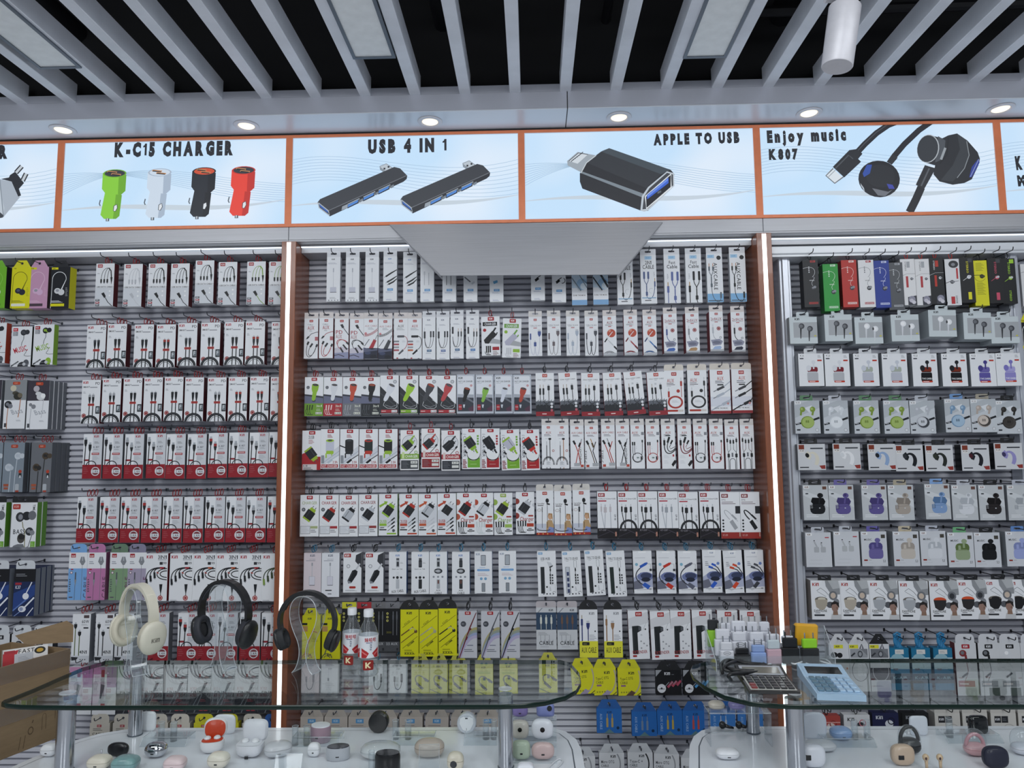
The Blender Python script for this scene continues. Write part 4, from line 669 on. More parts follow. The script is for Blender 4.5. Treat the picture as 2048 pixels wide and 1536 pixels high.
def plug(A, x, y, s, body, trim, rot):                                # wall charger seen at an angle
    ca, sa = math.cos(rot), math.sin(rot); Z = lambda p: [(x+(a*ca-b*sa)*s, y+(a*sa+b*ca)*s) for a, b in p]
    A.line(Z([(-7, -40), (-7, -26)]), 3*s, '4a4d53'); A.line(Z([(7, -40), (7, -26)]), 3*s, '4a4d53'); A.poly(Z([(-13, -30), (13, -30), (15, -18), (22, -14), (-22, -14), (-15, -18)]), trim); A.poly(Z([(-20, -16), (20, -16), (20, 26), (-20, 26)]), body); A.poly(Z([(-20, 24), (20, 24), (19, 32), (-19, 32)]), trim)
    A.line(Z([(-8, -12), (-8, 22)]), 2*s, '4a4d55' if body != 'c3c6d6' else 'd9dce6')
@kind('charger_box', 'charger box', .034, lambda v: '8a2a30', ('two-port wall charger box with black and lime plug', 0), ('fast charger box with white and lime plug', 1, 'c3c6d6', '9cc23a'), ('fast charger box with all black plug', 1, '212226', '2b2d31'), ('fast charger box with black and red plug', 1, '25302f', 'b4382c'), ('fast charger box with black and green plug', 1, '1f2123', '94b83a'))
def fastchg(A, v):
    H = A.H; A.rr(36, 3, 34, 19, 3, 'a3212d'); A.logo(43, 8, 9, 'f0e4e4')
    if not v[0]:
        A.text('2USB', 34, 28, 16, '33353a', w=30); A.small(34, 50, 30, 4, 'b08084', 3, 6); A.rect(0, 140, 100, H, 'a3252d'); A.circ(30, 146, 40, 'a3252d', 30); plug(A, 52, 128, 1.2, '25272b', '94b03a', 2.5); A.rect(4, 180, 76, 34, 'cfc8ca'); A.text('K-18', 8, 184, 9, '33353a', w=22); A.small(8, 198, 60, 2, '6d6a6c', 4, 8); return
    A.small(36, 30, 28, 3, 'b08084', 4, 6); A.poly([(20, 150), (100, 90), (100, 140), (20, 190)], 'd0d3da'); A.line([(20, 176), (100, 118)], 3, 'a5b0c4')
    if v[1] != 'c3c6d6': A.line([(0, 88), (30, 100)], 6, v[1])
    A.rr(28, 58, 44, 66, 6, v[1]); A.circ(50, 62, 22, v[2], 8); A.circ(50, 61, 13, '44474d', 4); A.rr(30, 116, 40, 18, 6, v[2]); A.line([(30, 130), (30, 154)], 7, v[2]); A.line([(60, 130), (60, 142)], 5, v[2]); A.poly([(34, 178), (60, 158), (66, 168), (44, 184)], 'b5c0cc' if v[1] == 'c3c6d6' else K_); A.line([(62, 162), (100, 138)], 4, 'b5c0cc' if v[1] == 'c3c6d6' else K_); A.rect(4, 140, 16, 44, '8b9097')
    A.text('3.1A', 66, 170, 13, 'a33a3c', w=26); A.rect(2, 188, 92, 18, 'a3252d'); A.text('FAST CHARGER', 4, 191, 12, 'ece0e0', w=86)
@kind('charger_box', 'charger box', .034, lambda v: '4a5a38', ('charger box with round picture, lime plug, green band', '23252a', '8fb83a', '7fa83a', '3a3f44'), ('charger box with round picture, red plug, red band', '2b2d31', 'b0302c', 'a3303a', '8f2a30'), ('charger box with round picture, black plug, red band', '1e2126', '25282d', 'a3303a', '33373f'), card=lambda v: 'e8e8ea')
def roundchg(A, v):
    H = A.H; A.rr(34, 3, 34, 20, 3, 'a3212d'); A.logo(41, 8, 9, 'f0e4e4'); A.circ(50, 66, 41, '6d7076', 39, 20); A.circ(50, 66, 39, 'd9dbe0', 37, 20); plug(A, 42, 78, 1.05, v[0], v[1], .85); A.line([(58, 48), (76, 30)], 7, v[1]); A.poly([(72, 92), (82, 82), (88, 88), (78, 100)], K_); A.line([(76, 98), (48, 128)], 3, K_); A.circ(84, 120, 9, v[2]); A.circ(84, 120, 6, 'd9dbe0')
    A.rect(0, 128, 100, 26, v[2]); A.text('CHARGER', 26, 134, 14, 'eef0ea', w=68); A.rr(8, 118, 14, 34, 3, 'd9c8c4' if v[2] != '7fa83a' else 'c9dba0'); A.rect(4, 162, 92, H-168, v[3]); A.rect(56, 166, 36, 14, 'd9dbd6'); A.rect(56, 186, 36, 14, 'd9dbd6'); A.text('K-29', 62, 169, 8, '33353a', w=24); A.small(10, 170, 36, 5, '6d7076', 2, 7)
@kind('charger_box', 'charger box', .034, lambda v: '9a9da3', ('charger box with vertical lettering, lime plug, green corner', '24262b', '86b034', '6fa838'), ('charger box with vertical lettering, black plug, red corner', '1e2025', '202227', 'a3282e'), ('charger box with vertical lettering, lilac plug, green corner', 'b9bac8', '94b83a', '74a830'), ('charger box with vertical lettering, red plug, red corner', '2b2d32', 'c03028', 'a8282c'))
def vertchg(A, v):
    H = A.H; A.rr(34, 3, 34, 17, 3, 'a3212d'); A.logo(41, 7, 8, 'f0e4e4'); A.small(6, 28, 20, 2); A.text('CHARGER', 8, 42, 17, '4a4d53', w=118, rot=90, sk=0) if 0 else A.text('CHARGER', 22, 40, 15, '55585f', w=112, rot=90)
    A.rect(30, 156, 66, H-164, v[2]); A.circ(62, 140, 36, '25272b', 32, 18); A.circ(62, 136, 34, 'e6e8ea', 31, 18); A.rect(26, 90, 74, 42, W_); plug(A, 46, 82, 1.2, v[0], v[1], 2.55); A.line([(70, 112), (84, 132)], 9, v[1]); A.line([(14, 118), (28, 132)], 8, K_); A.small(4, 166, 22, 6, '8a4046', 5, 8)
    for i in range(4): A.rect(80, 36+i*14, 10, 10, v[2])
    A.small(44, 172, 40, 2, 'cfa8a0' if v[2][0] == 'a' else 'c0d89a', 2, 18)
@kind('audio_cable_box', 'audio cable box', .028, lambda v: '8a2a30', ('slim coiled-lead audio box with black jack', 0, K_, K_), ('slim coiled-lead audio box with copper jack', 0, K_, 'b0703a'), ('slim crossed-lead audio box with red cords', 1, K_, 'b03a30', 0), ('slim crossed-lead audio box with brass jack', 1, K_, '5d4a30', 1), ('slim leaning-lead audio box with red cord', 1, K_, 'b03a30', 1), ('slim crossed-lead audio box with black cords', 1, K_, K_, 0), ('slim looped-lead audio box with black loop', 2, K_, '26282c'), ('slim looped-lead audio box with red loop', 2, K_, 'a83430'), ('slim triple-jack audio box with black cords', 3, K_, '26282c'), ('slim triple-jack audio box with maroon cords', 3, K_, '7a2c3a'), ('slim four-jack audio box with teal tips', 4, K_, '33504a'), ('slim four-jack audio box with brown tips', 4, K_, '5a3430'))
def slimaux(A, v):
    H = A.H; k, a, c = v[:3]; A.pill(50, 14, 8, 'b0382c')
    A.text('AUX' if k != 1 else 'AUX CABLE', 10 if k in (1, 2) else 30, 48, 17 if k != 1 else 13, 'a33a34', w=80 if k == 1 else 44 if k == 2 else 40); A.small(18, 70, 60, 2, '55484a', 3, 8)
    if k == 0:
        A.line([(36, 150), (36, H)], 5, a); A.line([(36, 120), (36, 150)], 3, '85888f'); A.line([(60, 110), (60, H)], 5, c); A.rr(50, 96, 20, 14, 4, a); A.line([(26, 100), (50, 102)], 4, LG_); A.circ(84, 190, 9, '8a4044'); A.circ(84, 190, 6, 'e0d0d0')
        for i in range(20): t = PI+PI*i/19; A.line([(48+34*math.cos(t), 290+46*math.sin(t)), (48+46*math.cos(t), 290+60*math.sin(t))], 5, '202226')
        A.rect(30, 262, 36, 50, 'dfe1e6'); A.small(34, 270, 28, 6, G_)
    elif k == 1:
        x = 14 if v[3] else 24; A.line([(x+8, 130), (x+34, 200), (74, H-30)], 6, c); A.line([(80, 120), (58, 190), (36 if not v[3] else 90, H-30)], 6, c if c != '5d4a30' else K_); A.line([(x-2, 112), (x+12, 140)], 15, a); A.line([(74 if not v[3] else 50, 128), (62, 158)] if not v[3] else [(52, 128), (64, 162)], 13, a if c != '5d4a30' else c); A.line([(84, 100), (76, 126)] if not v[3] else [(42, 98), (52, 126)], 6, 'b08a5a' if c == '5d4a30' else '85888f')
        A.text('TYPE-C' if v[3] else 'LIGHTNING', 12 if v[3] else 80, 160 if not v[3] else 184, 14, K_, w=120 if not v[3] else 96, rot=90); A.rect(8 if v[3] else 74, H-32, 22, 24, 'b0483a'); A.rect(0, H-14, 100, 14, 'b9bcc1'); A.rect(26 if not v[3] else 54, H-44, 44, 24, 'a8abb0')
        if not v[3]: A.P[-1]
    elif k == 2:
        A.rect(78, 52, 20, 22, '85888f'); A.rect(80, 110, 10, 18, K_); A.line([(85, 126), (84, 190), (80, 220)], 4, c)
        for x in (14, 28): A.rr(x-5, 124, 10, 26, 3, a); A.line([(x, 150), (x, 200), (x+4, 220)], 3.5, c)
        A.arc(48, 240, 36, 0, 360, 5, c, 34, 22); A.arc(46, 240, 30, 20, 200, 3, c, 30); A.rr(70, 230, 10, 26, 3, a); A.text('1M', 40, 234, 12, '55706a', w=18); A.small(38, 160, 8, 2, G_, 2, 12)
    elif k == 3:
        A.rect(30, 74, 34, 8, '44474d'); A.curve([(20, 140), (16, 230), (70, 220), (100, 180)], 7, c); A.curve([(46, 130), (30, 190), (60, 220), (100, 170)], 6, c); A.line([(84, 116), (58, 160), (64, 176), (100, 160)], 4, c)
        A.rr(13, 110, 15, 40, 4, a); A.line([(58, 88), (44, 130)], 15, a); A.line([(80, 112), (66, 140)], 11, a); A.line([(20, 96), (20, 112)], 4, '85888f'); A.poly([(68, 290), (92, 256), (100, 262), (100, 280), (80, 306)], a); A.rect(78, 216, 12, 16, 'a8404a'); A.small(14, 222, 40, 3, LG_, 2, 8); A.small(14, 262, 36, 3, LG_, 2, 8)
    else:
        for i, x in enumerate((16, 38, 60, 82)): y = 96 if i in (0, 3) else 106; A.rect(x-2, y-10, 4, 14, '85888f'); A.rr(x-6, y, 12, 28, 4, '25272b'); A.line([(x, y+26), (x, 176), (22 if i < 2 else 78, 196)], 3, c)
        for x in (22, 78): A.rr(x-8, 206, 17, 28, 4, '1d1f23'); A.line([(x, 192), (x, H)], 4, '25272b')
        A.arc(50, 262, 20, 180, 360, 4, '3a3c42'); A.line([(30, 262), (30, H)], 4, '3a3c42'); A.line([(70, 262), (70, H)], 4, '3a3c42'); A.rect(44, 200, 12, 30, '6d7078')
@kind('charger_box', 'charger box', .032, lambda v: 'c2c4c6', ('white charger box, black plug with lime trim', '24262b', '9cb83a', 'a5b080'), ('white charger box, black plug with red trim', '25282b', 'b03a32', 'a3343a'), ('white charger box, silver plug with black trim', 'b5bac2', '1f2125', '9a3034'), ('white charger box, black plug with silver trim', '212327', 'b9bec6', '8f3a3a'))
def euchg(A, v):
    H = A.H; A.rr(34, 4, 32, 19, 3, 'a3212d'); A.logo(41, 8, 9, 'f0e4e4'); A.text('CHARGER', 10, 34, 15, v[2], w=80); A.circ(18, 76, 10, '44474d'); A.circ(18, 76, 6, '8b8e95'); A.circ(56, 138, 30, 'c3c6cb', 6); A.circ(50, 138, 44, 'd9dbe0', 20); A.circ(50, 136, 43, 'e3e5e9', 19); plug(A, 52, 100, 1.15, v[0], v[1], .62)
    A.rect(3, 162, 52, 40, '3a3c42'); A.rect(4.5, 163.5, 49, 37, 'd9dce2'); A.small(8, 170, 40, 4, 'b5b8c0', 1.5, 7); A.rect(56, 162, 38, 13, v[2]); A.small(58, 182, 34, 2, '55585f', 3, 9)
@kind('charger_box', 'charger box', .032, lambda v: '85a84a', ('charger box with green arrow and lime plug', '25272b', '8fb83a', '8fb83a'), ('grey charger box with red arrow and red plug', '25282b', 'b0382e', 'b84a34'), ('charger box with red arrow and silver plug', 'b9bdc4', '202226', 'c05a38'), ('charger box with red arrow and black plug', '26282c', 'd0d4da', 'b84a34'))
def arrowchg(A, v):
    H = A.H; A.rr(34, 4, 32, 19, 3, 'a3212d'); A.logo(41, 8, 9, 'f0e4e4'); A.poly([(2, 60), (30, 46), (28, 38), (48, 40), (38, 60), (36, 53), (6, 72)], v[2]); A.poly([(0, 90), (100, 60), (100, 150), (0, 190)], 'd3d6dc'); plug(A, 54, 84, 1.15, v[0], v[1], .62)
    A.text('2USB', 6, 138, 15, v[2] if v[2] == '8fb83a' else 'a33a34', w=36); A.rect(4, 156, 38, 13, v[2]); A.small(8, 176, 30, 1, '44474d', 4); A.rect(4, 186, 38, 6, K_)
    for y in (132, 152, 172): A.line([(48, y+24), (74, y+4)], 2.5, K_ if v[0] != 'b9bdc4' else LG_); A.line([(68, y+9), (86, y-6)], 7, K_ if v[0] != 'b9bdc4' else LG_)
    A.circ(80, H-26, 8, '55585f'); A.rect(44, H-14, 50, 8, v[2])
@kind('charger_box', 'charger box', .032, lambda v: 'c5c7ca', ('scripted charger box with black and red plug', '25272b', 'a8302c', 'b05a48', K_), ('scripted charger box with silver plug and white cords', 'c3c7ce', '1e2024', 'b4503c', 'c9d0d2'), ('green scripted charger box with black and lime plug', '26282a', '9cb83c', '94b050', K_), ('scripted charger box with black and silver plug', '2a2c30', 'b9bdc4', '8f3a34', K_))
def scriptchg(A, v):
    H = A.H; A.circ(4, 50, 16, v[2]); A.circ(2, 128, 17, v[2]); A.circ(98, 70, 10, LG_); A.rr(34, 4, 32, 19, 3, 'a3212d' if v[2] != '94b050' else '94b050'); A.logo(41, 8, 9, 'f0e4e4'); plug(A, 48, 82, 1.2, v[0], v[1], .62); A.text('Charger', 22, 134, 21, 'a3342c' if v[2] != '94b050' else '8aa84a', w=74); A.rr(66, 124, 28, 8, 3, 'a3342c')
    for i in range(4): A.line([(10+14*i, 154), (12+13*i, 184)], 7, v[3]); A.arc(24+8*i, 182, 14, 60, 180, 3, v[3], 36)
    A.rect(58, 168, 38, 18, 'b0402c' if v[2] != '94b050' else '9cbc5a'); A.small(66, 194, 26, 1, '33353a', 4); A.rect(58, 202, 38, 5, K_); A.small(66, 212, 24, 1)
@kind('microphone_box', 'microphone box', .026, lambda v: 'a8a5a6', ('clip microphone box with slim jack plug', 0), ('clip microphone box with dark red line', 1), ('clip microphone box with flat plug', 2))
def lavalier(A, v):
    H = A.H; A.pill(50, 12, 9, 'a83028'); A.text('Lavalier', 8, 70, 9, '44403e', w=40); A.small(8, 84, 48, 1, '44403e', 4); A.circ(64, 58, 10, '1c1d20', 13); A.poly([(60, 70), (80, 76), (78, 84), (60, 80)], '1c1d20'); A.line([(64, 82), (64, 214)], 2.6, '25262a')
    A.circ(17, 112, 12, '8b7a74', 8); A.circ(17, 112, 10, 'e4e4e6', 6.5); A.rect(32, 94, 4 if v[0] < 2 else 10, 30, '33353a'); A.line([(34, 120), (33, 212)], 2.6, '25262a'); A.arc(48, 220, 40, 0, 360, 4, '1f2024', 9, 20)
    A.rect(0, 190, 100, 44, 'c3c8d6'); A.poly([(56, 240), (58, 180), (70, 168), (90, 170), (100, 200), (100, 240)], 'b5966e'); A.circ(80, 150, 13, 'c9a080', 17); A.poly([(66, 150), (70, 130), (92, 132), (96, 180), (90, 160), (84, 136), (72, 142)], 'a8845a'); A.poly([(60, 240), (74, 206), (100, 214), (100, 240)], '7f8fc0'); A.arc(44, 220, 38, 20, 200, 4, '1f2024', 9); A.line([(33, 190), (33, 214)], 2.6, '25262a'); A.line([(64, 180), (64, 214)], 2.6, '25262a')
    A.rect(0, H-14, 100, 14, '9c2a24'); [A.circ(12+26*i, H-7, 4, 'd9a05a') for i in range(3)]
@kind('cable_box', 'cable box', .028, lambda v: '1f1c20', ('black-based three-plug audio cable box with pale cords', 'c0b9be', 'b9bcc4'), ('black-based three-plug audio cable box with black cords', '222428', '222428'), ('black-based three-plug audio cable box with silver tips', '9da2aa', 'b5bac2'))
def tricable(A, v):
    H = A.H; A.rr(5, 8, 34, 19, 2, '98262f'); A.logo(10, 12, 11, 'f2e6e8'); A.text('TYPE-C+3.5mm+USB', 5, 34, 6, '44424a', w=88); A.rect(5, 45, 42, 6, 'b03a4a')
    for x, y, wd in ((20, 62, 8), (40, 66, 16), (66, 64, 10)): A.rect(x-wd*.25, y, wd*.5, 14, LG_); A.rr(x-wd/2, y+13, wd, 28, 3, v[0]); A.line([(x, y+40), (x+(14 if x == 20 else -4 if x == 40 else 2), H*.78)], 4, v[1])
    if v[0] == '222428': A.arc(52, H*.80, 40, 180, 360, 11, '2b2d31', 44)
    A.text('OP-10', 94, 116, 9, '44474d', w=30, rot=90); A.rect(0, H*.78, 100, H*.22, '1c1a1f'); A.line([(40, H*.8), (100, H*.92)], 3, '4a4550'); A.line([(0, H*.96), (60, H*.86)], 3, '3f3a45'); A.text('K7-220', 8, H*.8, 9, '8b8790', w=34); A.rect(88, H*.86, 8, 22, 'b08070')
@kind('adapter_box', 'adapter box', .028, lambda v: '3a2226', ('red-based adapter box with grey corded adapter', 'a3a6ac'), ('red-based adapter box with black corded adapter', '1d1e22'))
def otgred(A, v):
    H = A.H; c = v[0]; A.rr(7, 10, 34, 19, 2, '7d2a30'); A.logo(12, 14, 11, 'f0e4e4'); A.text('OTG', 7, 36, 8, '55484a', w=20); A.small(7, 50, 84, 2, '7d6a70', 3, 8); A.curve([(46, 140), (4, 100), (14, 66), (60, 122)], 6 if c == '1d1e22' else 3, c); A.line([(56, 116), (80, 140)], 9, c); A.line([(78, 138), (86, 150)], 4, LG_); A.poly([(44, 152), (60, 140), (86, 182), (70, 194)], c); A.rect(76, 72, 24, 38, '2b2d31')
    for i in range(4): A.circ(12, 144+16*i, 5, '2b2d31')
    A.rect(0, H-32, 100, 32, '98302c'); A.text('K7-211', 8, H-22, 9, 'd0a8a4', w=24); A.rect(92, H-30, 5, 20, 'b9a090')
@kind('adapter_box', 'adapter box', .03, lambda v: 'a5a8ae', ('pinkish white adapter box with line drawing', 'd6ccd2'), ('white adapter box with line drawing and icons', 'e0e2e8'), card=lambda v: v[0])
def lineadp(A, v):
    A.logo(36, 8, 13, '6d7284'); A.text('LIGHTNING', 30, 32, 5, '8b8e98', w=36); A.small(12, 42, 76, 1, '8b8e98', 3); A.rect(44, 54, 8, 18, '9a9da5'); A.line([(48, 70), (48, 130)], 4, 'b9bcc4'); A.line([(32, 130), (64, 130), (64, 178), (32, 178), (32, 130)], 1.5, '9a9da5'); A.rect(33, 131, 30, 46, 'd3d3de'); A.rect(34, 177, 30, 3, '55585f'); A.small(22, 204, 52, 1, '3a3c42', 6); A.small(36, 224, 30, 1, '3a3c42', 4)
@kind('adapter_box', 'adapter box', .034, lambda v: '8b8d92', ('white box with black usb adapter and red seal', 0), ('white box with black usb adapter beside audio boxes', 1))
def otgblack(A, v):
    A.rr(4, 6, 38, 20, 2, 'a3282c'); A.logo(9, 10, 12, 'f2e6e6'); A.poly([(70, 14), (100, 0), (100, 84), (66, 48)], '3a3c42'); A.line([(92, 60), (70, 94)], 9, 'c3c6cc'); A.circ(28, 74, 10, '55585f'); A.circ(28, 74, 8, 'dfe1e6'); A.poly([(24, 152), (50, 98), (66, 92), (80, 102), (76, 120), (46, 164), (28, 168)], '1d1f23'); A.line([(54, 104), (30, 150)], 2, '55585f'); A.poly([(26, 150), (46, 160), (44, 166), (28, 166)], '8b8e95'); A.rr(34, 182, 36, 12, 5, 'a8342c'); A.small(12, 202, 76, 2, G_)
@kind('audio_cable_box', 'audio cable box', .034, lambda v: '2f5a94', ('white audio cable box with silver plug, slanted lettering', 'b9bdc4', 0), ('white audio cable box with black plug, slanted lettering', '2b2d31', 0), ('white audio cable box with oval seal, silver plug', 'aeb2b8', 1), ('white audio cable box with oval seal, black plug', '33353a', 1))
def auxblue(A, v):
    H = A.H; c, k = v; A.logo(38, 14, 11, '6a8ac4'); A.rect(42, 34, 17, 12, '55585f'); A.rr(41, 46, 19, 40, 3, c); A.rect(44, 54, 13, 26, '3a3c42' if c != '2b2d31' else '4a4d53')
    if k == 0: A.small(64, 58, 20, 2); A.text('Smart car Talk', 18, 92, 6, '44474d', w=60); A.rect(42, 110, 17, 24, 'dfe2e6'); [A.circ(28+21*i, 142, (6, 8, 6)[i], '2b2d31') for i in range(3)]; A.rr(41, 152, 19, 52, 3, c); A.text('AUX CABLE', 16, 214, 14, '1f2125', w=68, rot=-6, sk=-.2)
    else: A.circ(50, 106, 24, '33363c', 15); A.circ(50, 106, 14, '9a9da3', 9); A.small(30, 104, 38, 1, 'e4e6ea', 3); [A.circ(24+25*i, 138, 6, '9498a0') for i in range(3)]; A.rr(41, 152, 19, 52, 3, c); A.rect(46, 156, 9, 20, '6d4a44'); A.text('AUX', 38, 208, 9, '3f4248', w=24); A.text('CABLE', 30, 222, 10, '3f4248', w=40)
@kind('adapter_box', 'adapter box', .032, lambda v: '3f6a9a', ('white adapter box with blue bar and silver adapter', 'aab0b8', '8b929a'), ('white adapter box with blue bar, second silver adapter', 'aab0b8', '8b929a'), ('white adapter box with blue bar and black adapter', '33302e', '2b2d2f'))
def bluebar(A, v):
    A.logo(8, 10, 11, '8a95ac'); A.rr(36, 20, 28, 58, 3, '3f444b'); A.rr(38.5, 23, 23, 52, 2, v[0]); A.small(28, 88, 46, 1, '6a9ad0', 2); A.rr(14, 98, 72, 12, 5, '7aa6d4'); A.small(18, 122, 62, 3, 'b08a94', 1.5, 6); A.circ(38, 152, 8, '7aa6c8'); A.circ(62, 152, 8, '7aa6c8'); A.rr(40, 176, 20, 48, 2, '3f444b'); A.rr(42, 178, 16, 44, 1.5, v[1]); A.small(14, 232, 72, 1, G_, 2)
@kind('hub_box', 'hub box', .02, lambda v: 'b0b8c4', ('white hub box with black hub and laptop drawing', '2b2f33', 0), ('white hub box with silver four-port hub', 'c3c8d0', 1), ('white hub box with black hub, phone drawing', '2d3033', 1), ('white hub box with black hub, shiny torn top', '25302e', 1))
def hubbox(A, v):
    H = A.H; A.rr(5, 6, 24, 13, 2, '86acd0'); A.logo(9, 9, 7, 'c9dcec'); A.text('USB HUB' if not v[1] else 'TYPE-C TO USB HUB', 18 if not v[1] else 12, 34, 14, '44474d', w=50 if not v[1] else 72); A.small(20, 52, 20, 1)
    A.rect(16, 84, 21, 140, v[0])
    if v[0] == 'c3c8d0': A.line([(16, 84), (37, 84), (37, 224), (16, 224), (16, 84)], 2, '33363b'); [A.rect(21, 110+30*i, 12, 20, '3a4468') for i in range(4)]
    if not v[1]: A.poly([(50, 56), (72, 62), (84, 78), (62, 84)], 'c9ccd2'); A.poly([(62, 84), (84, 76), (82, 82), (66, 92)], '2b2d31')
    else: A.line([(62, 52), (76, 52), (76, 88), (62, 88), (62, 52)], 1.5, '6d7078')
    A.line([(68, 88), (68, 124)], 3, '33363b'); A.rr(65, 92, 7, 16, 2, '1f2125')
    for i in range(4): A.rect(64, 122+14*i, 7, 12, '202226'); A.rr(75, 124+14*i, 8, 9, 2, '33363b')
    A.line([(70, 178), (92, 178), (92, 216)], 1, G_); A.circ(48, 190, 5, '33363b'); A.small(62, 190, 8, 3, G_, 3, 8); A.arc(86, 222, 8, 180, 360, 2, '6d7078'); [A.circ(30+17*i, H-14, 4, '6d7078' if i != 1 else '202226') for i in range(4)]
@kind('adapter_box', 'adapter box', .034, lambda v: '25272e', ('white sound card box with blue plug', 0, '2f5cb8'), ('white sound card box with red plug', 0, 'c0382c'), ('white sound card box with grey plug', 0, '5d6070'), ('white twin-jack sound box with blue plug', 1, '2f5cc0'), ('white twin-jack sound box with orange red plug', 1, 'd04a2c'), ('white twin-jack sound box with grey plug', 1, '3f4148'))
def sound(A, v):
    H = A.H; k, c = v; A.rect(30, 0, 40, 10, 'f2f4f6'); A.small(10, 34, 80, 1, LG_, 3); A.circ(18 if not k else 82, 70, 8, '7fb0c8' if not k else '6d86c0'); A.poly([(0, 140), (40, 112), (100, 120), (100, 190), (0, 196)], 'aeb4cc'); A.circ(62, 134, 42, '6d78a4', 24); A.circ(66, 130, 30, '3a4260', 16); A.circ(64, 150, 24, '23283a', 12); A.poly([(0, 160), (30, 150), (50, 196), (0, 200)], '6d7080')
    if not k: A.curve([(50, 80), (0, 110), (0, 150), (48, 176)], 5, '2b2e38'); A.line([(36, 84), (70, 66)], 14, c); A.line([(66, 68), (76, 62)], 8, c); A.poly([(44, 178), (58, 164), (88, 184), (74, 202)], c); A.poly([(74, 202), (88, 186), (100, 196), (88, 208)], 'd6d9de'); A.line([(72, 68), (92, 68), (92, 100)], 1.5, '33353a'); A.rect(86, 94, 12, 12, '2b2d33')
    else: A.line([(54, 76), (80, 92), (98, 124)], 5, '2b2e38'); A.line([(36, 88), (70, 102), (94, 130)], 5, '2b2e38'); A.line([(48, 72), (70, 82)], 11, c if c != '3f4148' else '4a4d55'); A.line([(32, 86), (54, 94)], 11, c if c != '3f4148' else '4a4d55'); A.poly([(36, 190), (60, 162), (76, 172), (52, 200)], c); A.poly([(20, 200), (38, 190), (50, 200), (32, 212)], 'd0d3d8'); A.small(14, 60, 20, 3, '7d808a', 3, 9)
    A.line([(14, H-20), (90, H-22)], 1.5, '7d808a'); A.rect(80, H-26, 12, 6, '8b8e95')
    if k: A.rect(36, 6, 30, 18, 'f0f2f4'); A.logo(40, 10, 9, '7d8aa8')
@kind('audio_cable_box', 'audio cable box', .028, lambda v: 'a8a51c', ('yellow trapezoid-tab audio box with rust cable', 'b0603a'), ('yellow trapezoid-tab audio box behind a headphone stand', '55584a'), card=lambda v: 'c9c71c')
def yelltrap(A, v): A.logo(30, 12, 10, '33353a'); A.rect(0, 40, 28, 12, '2b2c20'); A.rect(0, 56, 30, 30, 'b08a54'); A.line([(58, 80), (24, 180), (14, 210)], 6, v[0]); A.line([(56, 82), (84, 92)], 6, v[0]); A.line([(60, 76), (70, 70)], 8, v[0]); A.arc(28, 226, 26, 180, 360, 5, v[0], 22); A.arc(28, 226, 16, 180, 360, 4, v[0], 12); A.small(50, 120, 40, 3, '8b8a2a', 2, 8)
@kind('audio_cable_box', 'audio cable box', .028, lambda v: '2b2c30', ('black audio box with yellow header above the bottles', 0), ('black audio box with red header above the bottles', 1), ('black audio box with grey header beside the bottles', 2), ('black audio box, grey header, beside yellow boxes', 3), card=lambda v: '17181b')
def blackaux(A, v):
    H = A.H; [A.circ(14, 34+24*i, 8, 'c9c46a') for i in range(3)]; [A.circ(14, 34+24*i, 4, '4a4830') for i in range(3)]
    for x in (54, 80): A.rect(x-2, 20, 4, 22, '85888f'); A.rr(x-5, 42, 10, 34, 3, '5d6066'); A.line([(x, 76), (x, 180)], 3.5, '7d8086')
    A.text('3000', 8, 154, 14, '6d6a2a', w=34); A.rect(0, H*.77, 100, H*.23, '4a4c50'); A.text('3.5 AUX', 8, H*.79, 17, 'b9bcc0', w=78); A.rect(78, H-24, 14, 18, '2b2c30')
@kind('audio_cable_box', 'audio cable box', .026, lambda v: '8f8d16', ('yellow audio box, black arch tab, brown jack', '6a4a2a'), ('yellow audio box, black arch tab, silver jack', 'a8a58a'), ('yellow audio box, black arch tab, black jack', '2a2a20'), card=lambda v: 'd6d41c')
def yellarch(A, v):
    H = A.H; A.logo(34, 12, 14, '23241c'); A.line([(12, 96), (94, 34)], 2, '2b2c1c'); A.text('K1-209', 20, 76, 8, '4a4a20', w=34, rot=-36); A.line([(4, 138), (70, 92)], 6, v[0]); A.line([(50, 106), (66, 96)], 4, 'c9c9b0'); A.line([(4, 176), (80, 120)], 4, v[0]); A.circ(84, 116, 9, v[0]); A.line([(84, 112), (72, 98)], 4, 'b0b090'); A.line([(12, 206), (94, 142)], 2, '2b2c1c'); A.text('1000MM', 36, 190, 10, '33341c', w=44, rot=-38)
    A.small(22, 214, 58, 3, '6a691c', 3, 10); [A.circ(28+14*i, H-16, 4, '6a691c') for i in range(4)]
@kind('audio_cable_box', 'audio cable box', .026, lambda v: '26262a', ('grey audio box with rainbow streak and maroon jack', '6a2428'), ('grey audio box with rainbow streak and silver jack', '55585f'), ('grey audio box with rainbow streak and black jack', '1d1e22'), card=lambda v: 'c3c5cc')
def rainbow(A, v):
    H = A.H
    for i, c in enumerate(('a8a070', '8f9a90', '94a0c0', 'b0a8c4')): A.curve([(6, H), (10+6*i, 150+8*i), (60, 90+14*i), (100, 92+14*i)], 15, c)
    A.rr(34, 3, 32, 17, 3, 'a3282c'); A.logo(41, 7, 8, 'f0e4e4'); A.circ(26, 68, 15, '4a4d55'); A.small(16, 66, 20, 1, 'a5a8ae', 3); A.line([(96, 8), (60, 90), (4, H)], [4, 7, 5], v[0]); A.line([(66, 90), (40, 150)], 9, v[0]); A.line([(64, 100), (48, 134)], 4, '9a9da3'); A.small(46, 178, 46, 1, '3a3f6a', 3); A.small(30, 200, 60, 2, '4a4d5a', 3, 9)
